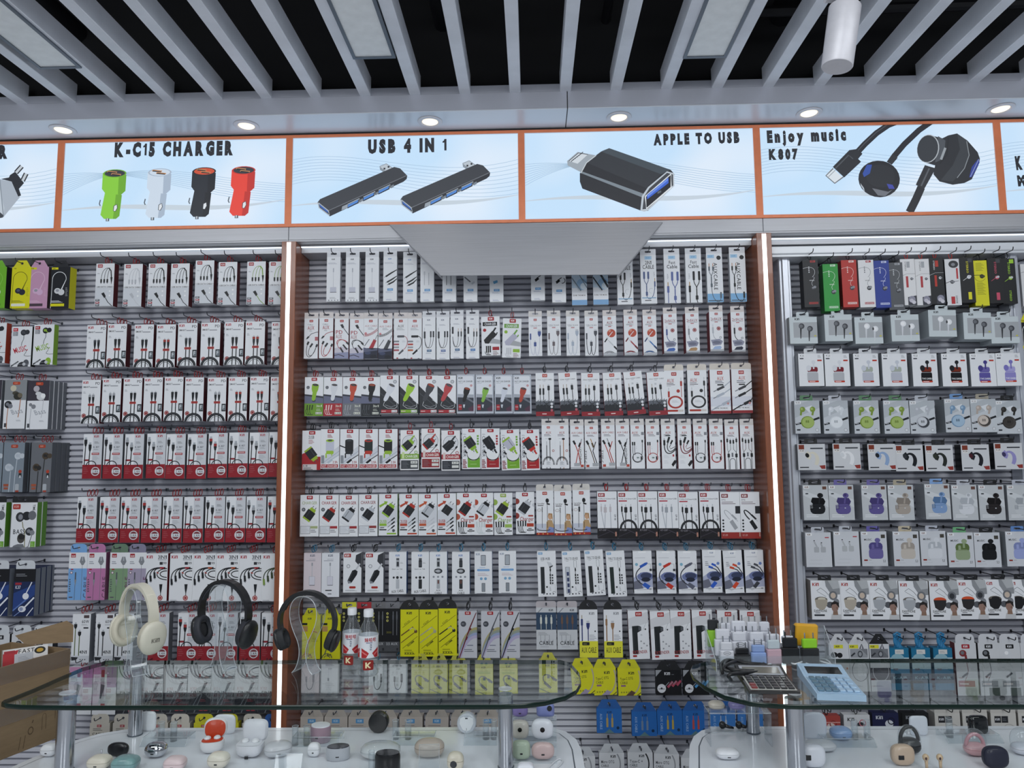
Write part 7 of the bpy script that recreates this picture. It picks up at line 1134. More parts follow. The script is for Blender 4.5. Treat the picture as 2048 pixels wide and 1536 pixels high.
# ---------------------------------------------------------------- water bottles
def bottle(x, yb, yt, rot, lab):
    p = atz(x, yb-6, ZG); h = (at(x, yb-6, p.y)-at(x, yt, p.y)).length; k = h/.2; t = thing('water_bottle', lab, 'bottle', p+Vector((0, 0, .0005)), (0, 0, rot), 'water bottles on the glass shelf')
    S_ = lambda l: [(r*k, z*k) for r, z in l]
    q = MB(); q.lathe(S_([(.022, 0), (.029, .003), (.031, .012), (.0305, .03), (.0295, .034), (.031, .04), (.0305, .05), (.031, .06), (.031, .122), (.0295, .128), (.024, .146), (.0145, .166), (.0128, .176), (.0128, .182)]), 28); obj('bottle_body', q.mesh('bottle_body', M['pet'], 2), t)
    q = MB(); q.lathe(S_([(.013, .178), (.0155, .1785), (.0155, .196), (.0145, .2), (.001, .2)]), 24); obj('cap', q.mesh('cap', plain('e4e6ea', .4), True), t)
    r = .0314*k; q = MB(); q.lathe([(r, .058*k), (r, .124*k)], 32); q.f = q.f[:-2]; obj('label', q.mesh('label', plain('dfe1e6', .35), 2), t)
    A = Art(2*PI*r, .066*k); f = lambda x, y, n: ((r+.0002+n*.00002)*math.sin((x-50)/50*PI), -(r+.0002+n*.00002)*math.cos((x-50)/50*PI), .124*k-y*A.k)
    for c0 in (50, 16, 84):
        for s_ in (-1, 1): A.poly([(c0+s_*15, 18), (c0+s_*15, 33), (c0+s_*7, 33), (c0+s_*2.5, 26), (c0+s_*6, 23)], 'b02a2e'); A.poly([(c0+s_*15, 22), (c0+s_*15, 24), (c0+s_*6, 29.5), (c0+s_*5.4, 27.5)], 'd8787a')
        A.text('xxx', c0, 3.5, 4.6, 'b0303a', w=19, al='c', gl=CJK[:1]+CJK[1:2]+CJK[1:2]); A.small(c0-7, 9.6, 14, 1, '3a4a7a', .9); A.text('xxx', c0+1.4, 17, 2.6, '55627a', w=10, al='c', rot=90, gl=CJK[2:5])
    obj('label_print', A.sliced().build('label_print', M['ink'], f), t)
    A = Art(2*PI*r, .03*k); f2 = lambda x, y, n: ((r+.0002+n*.00002)*math.sin((x-50)/50*PI), -(r+.0002+n*.00002)*math.cos((x-50)/50*PI), .052*k-y*A.k)
    A.rr(38, 0, 17, 15, 2, '8a2420'); A.poly([(42, 3), (44.5, 3), (44.5, 6.4), (48, 3), (51, 3), (46.5, 7.5), (51, 12), (48, 12), (44.5, 8.6), (44.5, 12), (42, 12)], 'e8dcb0')  # red patch with a cream K, low on the bottle
    obj('k_patch_print', A.sliced().build('k_patch_print', M['ink'], f2), t)
bottle(703, 1345, 1216, .1, 'clear water bottle with red and white label, nearer the headphones'); bottle(736, 1356, 1219, .45, 'clear water bottle with red and white label, shifted towards viewer')
# ---------------------------------------------------------------- brown carton with goods
P1, P2 = atz(16, 1515, ZC), atz(132, 1469, ZC); d = (P2-P1); P0 = P1-d*.9; nrm = Vector((-d.y, d.x, 0)).normalized(); dl = (P2-P0).length; HC = at(146, 1297, P2.y).z-ZC; ang = math.atan2(d.y, d.x); DP = .27
t = thing('cardboard_carton', 'open brown cardboard carton taped along its top edge', 'carton', P0, (0, 0, ang))
bx('side_wall', 0, dl, 0, .005, .0005, HC, M['kraft'], t); bx('side_wall', 0, dl, DP, DP+.005, .0005, HC, M['kraft'], t); bx('end_wall', 0, .005, .005, DP, .0005, HC, M['kraft'], t); bx('end_wall', dl-.005, dl, .005, DP, .0005, HC, M['kraft'], t); bx('base_panel', .005, dl-.005, .005, DP, .0005, .005, M['kraft'], t)
fY = P2.y+.2; fl_ = [at(x, y, Y)-P0 for x, y, Y in ((52, 1290, fY), (31, 1272, fY+.02), (135, 1242, fY+.02), (147, 1250, fY), (146, 1284, fY-.02))]
o1 = slab([Matrix.Rotation(-ang, 3, 'Z') @ v for v in fl_], (0, .003, .001)); obj('flap', o1.mesh('flap', M['kraft']), t)
bx('tape', .0, dl+.0006, -.0012, -.0004, HC-.052, HC+.0004, M['tape'], t); bx('tape', .0, dl+.0006, -.0012, -.0004, HC*.36, HC*.36+.05, M['tape'], t)
A = Art(dl, HC); H_ = A.H; br = '5d4a36'
A.line([(0, H_*.37), (100, H_*.37)], .5, '6d5a44'); A.circ(66, H_*.8, 2.6, br, 3.4); A.circ(66, H_*.8, 1.8, '8a7458', 2.4); A.line([(67, H_*.72), (68, H_*.69)], 1, br)
for x in (56, 60): A.line([(x, H_*.97), (x+1.5, H_*.83)], .5, br)
for x, y in ((78, .7), (90, .62)): A.arc(x, H_*y, 1.8, 180, 360, .4, br, 3); A.line([(x-1.8, H_*y), (x-1.8, H_*(y+.14))], .4, br); A.line([(x+1.8, H_*y), (x+1.8, H_*(y+.14))], .4, br)
obj('carton_print', A.build('carton_print', M['ink'], lambda x, y, n: (x*A.k, -.0001-n*.00002, HC-y*A.k)), t)
def incarton(name, lab, cat, x, y, z, w, dp, h, rz, rx, col, draw):
    T = Matrix.Translation(P0) @ Matrix.Rotation(ang, 4, 'Z') @ Matrix.Translation((x, y, z)) @ Matrix.Rotation(rz, 4, 'Z') @ Matrix.Rotation(rx, 4, 'X')
    r = thing(name, lab, cat); r.matrix_world = T; bx('carton', -w/2, w/2, 0, dp, -h, 0, plain(col, .4), r, .001)
    A = Art(w, h); draw(A); obj('front_print', A.build('front_print', M['ink'], lambda x, y, n: ((x-50)*A.k, -.0003-n*.00002, -y*A.k)), r)
def d1(A): A.rect(0, 0, 100, A.H, 'e2e0de'); A.poly([(0, 10), (34, 4), (24, 40), (0, 44)], 'b8323a'); A.text('FAST', 34, 4, 10, '2b2d31', w=36); A.circ(82, 12, 13, '2b2a24', 9); A.circ(82, 12, 8, 'c9a03a', 5); A.small(38, 20, 30, 4, '55585f', 2, 5); A.rect(2, 4, 24, 7, 'a8303a')
def d2(A): A.rect(0, 0, 100, A.H, 'b02c38'); A.poly([(40, 10), (80, 20), (60, 44), (30, 34)], '26272b')
incarton('labelled_box', 'white and red labelled box standing up in the carton', 'box', dl-.085, .09, HC+.018, .12, .05, .15, -.55, -.2, 'd9d6d4', d1)
incarton('red_box', 'red box with black device lying in the carton', 'box', dl-.24, .1, HC+.012, .13, .05, .14, -.5, -.3, 'a82c36', d2)
incarton('paper_slip', 'pale grey paper slip leaning inside the carton', 'paper', dl-.12, .05, HC+.012, .05, .002, .08, -.4, -.1, 'c9ccd2', lambda A: A.small(20, 20, 60, 6, 'a5a8b0', 3, 9))
# ---------------------------------------------------------------- earbud cases and small display pieces on the counters
def sc(p): return (p-CAM).dot(FWD)/F                                 # metres per photo pixel at p
def case(lab, x, y, w, h, col, kind='pebble', dp=None, yaw=0, z=ZC, Y=None, port=True, lid=None, e=2.6, name='earbud_case', cat='earbud case', rough=.3, tilt=0):
    """x, y: where its foot shows in the photograph; w, h in photo pixels"""
    p = atz(x, y, z) if Y is None else at(x, y, Y); k = sc(p); W, H_ = w*k, h*k; D = (dp or w*.75)*k; t = thing(name, lab, cat, p+Vector((0, 0, .0003)), (tilt, 0, yaw), 'earbud cases on show'); m = M['chrome'] if col == 'chrome' else plain(col, rough)
    if kind == 'pebble':
        q = MB(); q.pebble(W, D, H_, e, 2.4, 24, 8, -1, .12, (0, 0, H_/2)); obj('case_base', q.mesh('case_base', m, True), t); q = MB(); q.pebble(W, D, H_, e, 2.4, 24, 8, .16, 1, (0, 0, H_/2)); obj('lid', q.mesh('lid', plain(lid, .25) if lid else m, True), t)
    elif kind == 'front':                                            # upright rounded case seen from the front
        q = MB(); q.pebble(W, H_, D, e, 3, 28, 8, -1, .3); q.xf(Matrix.Translation((0, 0, H_/2)) @ Matrix.Rotation(PI/2, 4, 'X')); obj('case_base', q.mesh('case_base', m, True), t)
        q = MB(); q.pebble(W*.985, H_*.985, D, e, 3, 28, 6, .34, 1); q.xf(Matrix.Translation((0, 0, H_/2)) @ Matrix.Rotation(PI/2, 4, 'X')); obj('lid', q.mesh('lid', plain(lid, .3) if lid else m, True), t)
    elif kind == 'open':
        hb = H_*.42; q = MB(); q.pebble(W, D, hb*1.5, e, 2.6, 24, 8, -1, .28, (0, 0, hb*.75)); obj('case_base', q.mesh('case_base', m, True), t); c2 = plain(lid or col, .4)
        q = MB(); q.pebble(W*.88, D*.88, .006, e, 3, 20, 4, o=(0, 0, hb*.98)); obj('lining', q.mesh('lining', c2, True), t)
        q = MB(); q.pebble(W, H_*.68, .02, e, 3, 24, 6); q.xf(Matrix.Translation((W*.06, D*.46, hb+H_*.28)) @ Matrix.Rotation(PI/2-.12, 4, 'X')); l = obj('lid', q.mesh('lid', m, True), t)
        q = MB(); q.pebble(W*.86, H_*.58, .008, e, 3, 24, 4); q.xf(Matrix.Translation((W*.06, D*.46-.0095, hb+H_*.28)) @ Matrix.Rotation(PI/2-.12, 4, 'X')); obj('lid_lining', q.mesh('lid_lining', c2, True), l)
        for s_ in (-.2, .2):
            q = MB(); q.pebble(W*.3, D*.4, H_*.16, 2, 2, 12, 6, o=(W*s_, 0, hb+.004)); obj('earbud', q.mesh('earbud', plain('e4e6ea', .3) if col != 'e2ddce' else m, True), t)
    elif kind == 'drum':
        q = MB(); q.lathe([(W*.44, 0), (W*.5, H_*.12), (W*.5, H_*.86), (W*.47, H_)], 28, sy=D/W); obj('case_base', q.mesh('case_base', m, True), t); q = MB(); q.lathe([(W*.465, H_*1.0), (W*.45, H_*1.06), (.001, H_*1.07)], 28, sy=D/W); obj('lid', q.mesh('lid', plain(lid or col, .15), True), t)
    elif kind == 'disc':                                             # round case standing on edge
        for nm, y0, y1, c in (('case_base', -.010, .012, m), ('lid', -.018, -.0105, plain(lid, .25) if lid else m)):
            q = MB(); R2 = W/2; q.lathe([(.001, y0), (R2*.9, y0), (R2, y0+.003), (R2, y1-.003), (R2*.9, y1), (.001, y1)], 28, (0, 0, R2), ax='y'); obj(nm, q.mesh(nm, c, True), t)
    if port: b = .5 if kind != 'open' else .2; q = MB(); q.box(-W*.07, W*.07, -D/2*1.012 if kind in ('pebble', 'drum', 'open') else -D*.52, -D/2*.95 if kind in ('pebble', 'drum', 'open') else -D*.44, H_*(b-.18), H_*(b-.09), .0005); obj('charging_port', q.mesh('charging_port', plain('1b1c20', .4)), t)
    return t, W, D, H_
def dot(c, r, x=0, z=.5, sq=False, col='0f1013'):
    t, W, D, H_ = c; q = MB(); ry = -D*.51
    if sq: q.box(x*W-r*W*1.3, x*W+r*W*1.3, ry-.001, ry+.004, H_*z-r*W, H_*z+r*W, .0006)
    else: q.lathe([(.0005, ry-.0012), (r*W*.9, ry-.001), (r*W, ry), (r*W, ry+.006)], 20, (x*W, 0, H_*z), ax='y')
    obj('display_window', q.mesh('display_window', plain(col, .12), True), t)
def dome(c, hh, col='acry'):
    t, W, D, H_ = c; q = MB(); q.pebble(W*1.04, D*1.04, hh*2*W, 2.4, 2.2, 22, 8, -.9, 1, (0, 0, hh*W*.95)); obj('clear_cover', q.mesh('clear_cover', M[col], 2), t)
case('cream square earbud case with thin metal pin, before the black lid', 199, 1537, 44, 26, 'ddd6c6', e=4); 
def stick(lab, x, y, h):
    p = atz(x, y, ZC); q = MB(); q.lathe([(.004, 0), (.0022, .003), (.0018, h*sc(p)), (.001, h*sc(p)+.001)], 10); o = obj('metal_pin', q.mesh('metal_pin', M['steel'], True), None, p); tag(o, lab, 'pin')
stick('short metal display pin standing behind the cream case', 202, 1522, 22)
case('white earbud case on clear tray beside the metal post', 98, 1512, 30, 24, 'e2e4e8', e=4)
case('black rounded lid case standing behind the teal case', 236, 1512, 42, 26, '17181d', 'front', 14, port=False)
dome(case('teal see-through earbud case at the counter front', 251, 1540, 50, 28, '7fa6a6', e=4, port=False), .3); case('mirror silver egg-shaped earbud case', 312, 1513, 43, 28, 'chrome', 'pebble', 34)
case('white square earbud case standing open near rear post', 296, 1462, 32, 38, 'e4e6eb', 'front', 9, e=4, port=False); case('pale pink earbud case at the front edge', 350, 1541, 42, 28, 'e4cfd0', e=4); case('cream earbud case with ridged top before orange case', 437, 1535, 42, 30, 'e2ddce', e=3.4)
case('white earbud case standing open with bright orange lining', 424, 1504, 46, 58, 'e6e7ea', 'open', 36, lid='c8401c', yaw=.2, port=False); case('tall white rounded lid behind the orange case', 449, 1468, 44, 38, 'e3e5ec', 'front', 8, e=4, port=False)
case('big white earbud case standing open with smooth lid', 500, 1512, 52, 62, 'dcdee4', 'open', 40, e=4); case('pale grey shell case lying tilted beside the big white one', 556, 1512, 54, 28, 'c6c9ce', 'pebble', 40, yaw=.4)
case('mauve ring case with white inside by the clear tubes', 641, 1482, 42, 30, 'a58a98', 'drum', 34, lid='e2e4ea', yaw=-.2); case('small white square earbud case under the mauve ring case', 628, 1513, 25, 27, 'e4e6ea', e=4); case('silver oval drum case with dark top', 676, 1518, 47, 24, 'b4b8bf', 'drum', 30, lid='3a3d45', yaw=.15)
case('black round disc case standing on edge', 758, 1463, 39, 39, '101115', 'disc', port=False); dome(case('white oval case with clear rounded lid', 761, 1515, 78, 26, 'd3d5d6', dp=50, port=False), .2, 'acry'); case('glossy black oval case at the counter front', 775, 1540, 51, 32, '0f1013', 'drum', 36, lid='15171b')
case('beige oval pebble case beside the white card', 859, 1512, 60, 33, 'b9aca0', dp=44, port=False); c = case('white round case with heart-shaped front, by post', 934, 1464, 38, 38, 'b9bdc6', 'disc', lid='c9cdd6', port=False); A = Art(c[1], c[1]); A.poly([(50, 22), (64, 12), (84, 22), (86, 48), (70, 78), (50, 88), (30, 78), (14, 48), (16, 22), (36, 12)], 'eef0f4'); A.rect(43, 20, 14, 5, '2b2d32'); A.line([(50, 70), (50, 82)], 2, '3a3c42'); obj('front_print', A.build('front_print', M['ink'], lambda x, y, n: ((x-50)*A.k, -.0184-n*.00002, c[1]-y*A.k)), c[0]); c = case('cream earbud case with dark round window near the front', 911, 1541, 34, 36, 'd8d1bf', e=3.2); dot(c, .2, -.08, .45, col='33353a')
# clear pegs and risers
def peg(x, y, w, h, lab):
    p = atz(x, y, ZC); k = sc(p); r = w*k/2; q = MB(); q.lathe([(r, 0), (r, h*k), (r*.85, h*k), (r*.85, .004)], 16); q.f = q.f[:-1]; t = thing('acrylic_tube', lab, 'display tube', p, group='clear display tubes'); obj('tube', q.mesh('tube', M['acry'], True), t)
    q = MB(); q.lathe([(r*1.01, h*k-.001), (r*1.01, h*k+.001), (r*.84, h*k+.001)], 16); q.f = q.f[:-2]; obj('polished_rim', q.mesh('polished_rim', M['acrye']), t)
for i, (x, y) in enumerate(((322, 1482), (347, 1482), (590, 1490), (613, 1490), (791, 1478), (816, 1478), (972, 1478), (988, 1478), (743, 1540), (1710, 1478), (1735, 1478), (1900, 1474))): peg(x, y, 13, 36, 'clear upright display tube, %s along the counters, counted from the carton' % ORD[i])
def riser(x0, x1, y, h, dy, lab):
    a, b = atz(x0, y, ZC), atz(x1, y, ZC); k = sc(a); L = b.x-a.x; t = thing('acrylic_riser', lab, 'riser', a, (0, 0, 0), 'clear acrylic risers'); H_ = h*k
    bx('top_plate', 0, L, 0, dy, H_-.003, H_, M['acry'], t); q = slab([(0, 0, H_-.003), (L, 0, H_-.003), (L, -.02, 0), (0, -.02, 0)], (0, .003, 0)); obj('front_plate', q.mesh('front_plate', M['acry']), t); bx('back_plate', 0, L, dy-.003, dy, 0, H_-.0031, M['acry'], t)
    q = MB(); q.tube([(0, 0, H_), (L, 0, H_)], .0011, 5); q.tube([(0, dy, H_), (0, 0, H_), (0, -.02, .001)], .0011, 5); q.tube([(L, dy, H_), (L, 0, H_), (L, -.02, .001)], .0011, 5); obj('polished_edge', q.mesh('polished_edge', M['acrye']), t)
riser(286, 376, 1489, 14, .05, 'clear low riser under the white standing lid'); riser(585, 680, 1489, 14, .05, 'clear low riser under the mauve ring case'); riser(786, 868, 1486, 12, .05, 'clear low riser beside the black disc'); riser(928, 994, 1486, 12, .05, 'clear low riser under the heart-front case'); riser(1648, 1748, 1490, 12, .05, 'clear low riser under the blue case'); riser(1890, 2000, 1482, 12, .05, 'clear low riser behind the pink dome')
def cardstand(x, y, w, h, lab):
    p = atz(x, y, ZC); k = sc(p); t = thing('acrylic_card_holder', lab, 'card holder', p, (0, 0, .1)); W, H_ = w*k, h*k
    q = slab([(-W/2, 0, 0), (W/2, 0, 0), (W/2, .02, H_), (-W/2, .02, H_)], (0, .002, 0)); obj('plate', q.mesh('plate', M['acry']), t); q = MB(); q.tube([(-W/2, 0, .001), (-W/2, .02, H_), (W/2, .02, H_), (W/2, 0, .001)], .001, 5); obj('polished_edge', q.mesh('polished_edge', M['acrye']), t)
cardstand(858, 1538, 40, 42, 'small clear card holder before the beige oval case'); cardstand(575, 1540, 54, 26, 'small clear card holder before the grey shell case')
# stepped stand of cases at the rounded end
t = thing('stepped_stand', 'clear stepped stand of coloured earbud cases beside the metal post', 'display stand', (0, 0, 0))
LV = [(1519, -.752), (1478, -.685), (1434, -.64)]
for yb, Y in LV:
    a, b = at(1026, yb, Y), at(1113, yb, Y); z = a.z; bx('step', a.x, b.x, Y-.022, Y+.022, z-.003, z, M['acry'], t); bx('riser_plate', a.x, b.x, Y+.0225, Y+.025, ZC, z, M['acry'], t)
    q = MB(); q.tube([(a.x, Y-.022, z), (b.x, Y-.022, z)], .0012, 5); obj('polished_edge', q.mesh('polished_edge', M['acrye']), t)
for lab, x, y, w, h, col, lv, dt, e in (('purple earbud case on the top step', 1040, 1433, 32, 24, '8878b4', 2, None, 3), ('lilac blue square case with black dot on the top step', 1091, 1433, 36, 26, '7f88bf', 2, (.14, .22, .7), 5), ('beige case with black dot on the middle step', 1040, 1477, 36, 36, 'c6c2ba', 1, (.12, 0, .55), 2.8), ('white case with black dot on the middle step', 1085, 1477, 44, 38, 'dfe2ea', 1, (.11, 0, .52), 2.8), ('pale green case on the bottom step', 1043, 1518, 36, 36, 'a9b8a4', 0, None, 3.4), ('pale pink oval case on the bottom step', 1086, 1518, 46, 32, 'c9b0ae', 0, None, 2.6)):
    c = case(lab, x, y, w, h, col, 'front', 20, Y=LV[lv][1], port=dt is None, e=e)
    if dt: dot(c, dt[0], dt[1], dt[2])
c = case('white earbud case lying before the stepped stand', 1051, 1548, 34, 22, 'e2e5ec', e=5)
# right counter
case('white flat pill-shaped case near the counter corner', 1455, 1517, 46, 20, 'e2e4e9', dp=30, e=3)
for x, col, nm, lb in ((1433, 'c9c0b4', 'earbud_case', 'beige small case on the clear plate under the shelf corner'), (1473, '8a84b8', 'earbud_case', 'violet small case on the clear plate under the shelf corner')): case(lb, x, 1418, 32, 16, col, Y=-.62, port=False)
a = at(1413, 1418.5, -.62); b = at(1535, 1418.5, -.62); t = thing('acrylic_plate_stand', 'clear plate on legs carrying two small cases', 'display stand', (0, 0, 0)); bx('top_plate', a.x, b.x, -.655, -.585, a.z-.0032, a.z-.0002, M['acry'], t); bx('leg_plate', a.x, a.x+.003, -.655, -.585, ZC, a.z-.0033, M['acry'], t); bx('leg_plate', b.x-.003, b.x, -.655, -.585, ZC, a.z-.0033, M['acry'], t)
q = MB(); q.tube([(a.x, -.585, a.z), (a.x, -.655, a.z), (b.x, -.655, a.z), (b.x, -.585, a.z)], .0013, 5); obj('polished_edge', q.mesh('polished_edge', M['acrye']), t)
a, b = atz(1424, 1466, ZC), atz(1532, 1466, ZC); o = bx('acrylic_tray', a.x, b.x, a.y-.0, a.y+.045, ZC, ZC+.004, M['acrye']); tag(o, 'low clear tray under the black earpieces', 'tray')
for x, lb in ((1445, 'black earpiece lying on the clear tray, first of two'), (1478, 'black earpiece lying on the clear tray, second of two')):
    p = at(x, 1456, a.y+.02); k = sc(p); t = thing('earpiece', lb, 'earpiece', (p.x, p.y, ZC+.0045), group='black earpieces on the tray'); q = MB(); q.pebble(14*k, 12*k, 15*k, 2, 2, 14, 8, o=(0, 0, 8*k)); obj('bud', q.mesh('bud', plain('17181b', .25), 2), t); q = MB(); q.tube([(4*k, 0, 7*k), (14*k, 0, 4*k), (22*k, 0, 2.2*k)], [4*k, 3*k, 2*k], 8); obj('stem', q.mesh('stem', plain('17181b', .3), 2), t)
c = case('white earbud case with black screen beside the metal post', 1627, 1534, 48, 44, 'dde0e8', 'front', 24, port=False, e=3); dot(c, .1, -.3, .5, True)
case('large white rounded lid standing open behind the post', 1628, 1478, 52, 52, 'd0d5e0', 'front', 10, port=False, e=3.4); case('ribbed silver earbud tray under the large white lid', 1640, 1500, 62, 18, 'c3c7cd', dp=40, port=False)
case('sky blue pebble case on the clear riser', 1682, 1478, 42, 24, '8fabd4', dp=34); case('white square lid standing behind the black dome', 1838, 1471, 36, 38, 'd6dae4', 'front', 8, port=False, e=5)
c = case('black earphone case with looped handle under clear dome', 1820, 1506, 42, 30, '202226', dp=30, port=False); t = c[0]; q = MB(); q.tube([(c[1]*.42*math.cos(a), 0, c[3]*.8+c[1]*.62*math.sin(a)) for a in [PI*i/12 for i in range(13)]], c[1]*.09, 8); obj('loop_handle', q.mesh('loop_handle', plain('17181b', .4), 2), t); dome(c, .66)
c = case('beige tilted case with black screen, by the black dome', 1806, 1530, 46, 40, 'c3ad98', 'front', 22, port=False, e=2.8); dot(c, .09, -.16, .45, True)
for x, lb in ((1853, 'beige earbud with stem, nearer the beige case'), (1881, 'beige earbud with stem, nearer the pink dome')):
    p = atz(x, 1540, ZC); k = sc(p); t = thing('earbud', lb, 'earbud', p, (0, 0, .3), 'pair of beige earbuds on clear stems'); q = MB(); q.pebble(13*k, 12*k, 14*k, 2, 2, 14, 8, o=(0, 0, 24*k)); obj('bud', q.mesh('bud', plain('cbb292', .3), 2), t); q = MB(); q.tube([(1*k, 0, 20*k), (1*k, 0, 2*k)], [3.2*k, 2.6*k], 8); obj('stem', q.mesh('stem', plain('cbb292', .3), 2), t); q = MB(); q.pebble(5*k, 3*k, 6*k, 2, 2, 10, 4, o=(-4*k, -5.2*k, 24*k)); obj('mesh_tip', q.mesh('mesh_tip', plain('4a2a26', .4), 2), t)
case('black faceted square case standing on the clear riser', 1957, 1468, 38, 36, '15171a', 'front', 16, port=False, e=4, rough=.12); c = case('pink earphone case with arched loop under a clear dome', 1951, 1510, 42, 24, 'd2a5aa', dp=32, port=False); q = MB(); q.tube([(c[1]*.42*math.cos(a), 0, c[3]*.7+c[1]*.55*math.sin(a)) for a in [PI*i/12 for i in range(13)]], c[1]*.09, 8); obj('loop_handle', q.mesh('loop_handle', plain('c48f98', .4), 2), c[0]); dome(c, .62); case('dark navy rounded case at the front right', 1992, 1536, 50, 42, '1a1d33', 'front', 24, port=False, e=2.7, rough=.6); dome(case('white case under clear dome cut by the picture edge', 2046, 1508, 42, 22, 'c9ccd6', dp=32, port=False), .62)
# ---------------------------------------------------------------- charger tray
ZR = ZG+.0005; a = atz(1414, 1323, ZR); Xl = at(1412, 1322, -.51).x; Xr = at(1652, 1322, -.51).x; Yb, Yf = -.505, -.581; hb = at(1412, 1252, -.505).z-ZR
t = thing('acrylic_charger_tray', 'clear acrylic tray filled with plug chargers', 'tray', (0, 0, ZR))
for x in (Xl, Xr): q = slab([(x, Yb, 0), (x, Yb, hb), (x, -.64 if x == Xl else Yf, .03), (x, -.64 if x == Xl else Yf, 0)], (.003, 0, 0)); obj('side_plate', q.mesh('side_plate', M['acry']), t); q = MB(); q.tube([(x+.0015, Yb, 0), (x+.0015, Yb, hb), (x+.0015, -.64 if x == Xl else Yf, .03), (x+.0015, -.64 if x == Xl else Yf, 0)], .0014, 5); obj('polished_edge', q.mesh('polished_edge', M['acrye']), t)
bx('base_plate', Xl+.003, Xr, Yf, Yb, .0, .003, M['acry'], t); bx('back_plate', Xl+.003, Xr, Yb-.003, Yb, .003, hb, M['acry'], t); bx('front_lip', Xl+.003, Xr, Yf, Yf+.003, .003, .03, M['acry'], t); bx('step', Xl+.003, Xr, -.5525, -.532, .003, .022, M['acry'], t); bx('step', Xl+.003, Xr, -.5318, -.5081, .003, .045, M['acry'], t)
def charger(x, w, h, Y, z, c, c2, lab, tone=None, print_=False):
    p = at(x, 1300, Y); k = sc(p); W, H_ = w*k, h*k; t = thing('plug_charger', lab, 'charger', (p.x, Y, z+.0003), (0, 0, (x*7 % 5-2)*.04), 'plug chargers in the clear tray'); D = .019
    q = MB(); q.box(-W/2, W/2, -D/2, D/2, 0, H_*.62, .003); obj('charger_body', q.mesh('charger_body', plain(c, .35)), t); q = MB(); q.box(-W*.42, W*.42, -D*.4, D*.4, H_*.621, H_, .003); obj('plug_block', q.mesh('plug_block', plain(c2, .35)), t)
    for s_ in (-1, 1): q = MB(); q.tube([(s_*W*.24, 0, H_-.001), (s_*W*.24, 0, H_+.018)], .0022, 8); obj('prong', q.mesh('prong', M['steel'] if c2 != '1a1b1f' else plain('26272c', .3), True), t)
    if print_: A = Art(W, H_); A.clip = False; A.arc(50, A.H*.5, 26, 0, 360, 2.5, '55585f', 13, 16); A.line([(34, A.H*.5), (66, A.H*.5)], 2.5, '55585f'); obj('face_print', A.build('face_print', M['ink'], lambda x, y, n: ((x-50)*A.k, -D/2-.0003-n*.00002, H_-y*A.k*.98)), t)
for i, (x, w, h, c, c2, lab, pr) in enumerate(((1453, 27, 42, 'd9dbe2', 'd9dbe2', 'white plug charger in the front row, nearest the tray wall', True), (1484, 30, 30, '1d1e22', '1d1e22', 'low black plug charger in the front row', False), (1516, 30, 36, '8fa8d8', '8fa8d8', 'pale blue plug charger in the front row', False), (1547, 29, 46, 'c9a9b4', 'c3ced4', 'pink plug charger with clear top in the front row', False), (1580, 34, 50, '17181b', '1a1b1f', 'tall black plug charger in the front row', False), (1619, 35, 48, '1f2023', '8fcf2a', 'black plug charger with lime top', False))): charger(x, w, h, -.563, ZR+.003, c, c2, lab, None, pr)
for x, w, h, lab in ((1446, 33, 52, 'white plug charger in the middle row, nearest the tray wall'), (1479, 31, 46, 'white plug charger with port outline in the middle row, second along'), (1514, 32, 46, 'white plug charger with port outline in the middle row, third along'), (1546, 31, 42, 'white plug charger in the middle row behind the pink one'), (1576, 28, 38, 'white plug charger in the middle row behind the tall black one')): charger(x, w, h, -.5425, ZR+.022, 'dadce4', 'dadce4', lab, None, x in (1479, 1514))
for x, w, h, c, c2, lab in ((1428, 26, 52, '8fc63a', '202226', 'lime plug charger with black top at the back'), (1452, 24, 46, 'd6d8e0', 'd6d8e0', 'white plug charger in the back row, beside the lime one'), (1478, 32, 50, 'dcdee6', 'dcdee6', 'white plug charger in the back row, second white one'), (1506, 24, 48, 'd6d8e0', 'd6d8e0', 'white plug charger in the back row, third white one'), (1530, 24, 48, 'd6d8e0', 'd6d8e0', 'white plug charger in the back row, last white one')): charger(x, w, h, -.5205, ZR+.045, c, c2, lab)
p = at(1617, 1279, -.555); k = sc(p); t = thing('travel_adapter', 'yellow boxy travel adapter leaning at the back of the tray', 'adapter', (p.x, -.5235, ZR+.047), (.05, .06, .04)); q = MB(); q.box(-23*k, 24*k, -.009, .012, 0, 44*k, .005); obj('adapter_body', q.mesh('adapter_body', plain('e0a82a', .4)), t); q = MB(); q.box(-25*k, -22.8*k, -.007, .01, 3*k, 40*k, .001); obj('side_face', q.mesh('side_face', plain('2b241a', .4)), t)
# ---------------------------------------------------------------- cables
def cable(name, lab, px, r, col, z=ZG, plugc=None, h=None):
    pts = []
    for i, (x, y) in enumerate(px): v = atz(x, y, z+r+(h[i % len(h)] if h else 0)); pts.append(v)
    P = []
    for i in range(len(pts)-1):
        a, b, c, d = pts[max(0, i-1)], pts[i], pts[i+1], pts[min(len(pts)-1, i+2)]
        for u in range(5): u /= 5; P.append(.5*((2*b)+(c-a)*u+(2*a-5*b+4*c-d)*u*u+(3*b-a-3*c+d)*u**3))
    P.append(pts[-1]); o0 = P[0].copy(); t = thing(name, lab, 'cable', o0); q = MB(); q.tube([v-o0 for v in P], r, 6); obj('cord', q.mesh('cord', plain(col, .4), 2), t)
    if plugc: dv = (P[-1]-P[-4]).normalized(); q = MB(); q.tube([P[-1]-o0, P[-1]+dv*.022-o0], .0045, 8); q.tube([P[-1]+dv*.022-o0, P[-1]+dv*.032-o0], .003, 6); obj('plug', q.mesh('plug', plain(plugc, .3)), t)
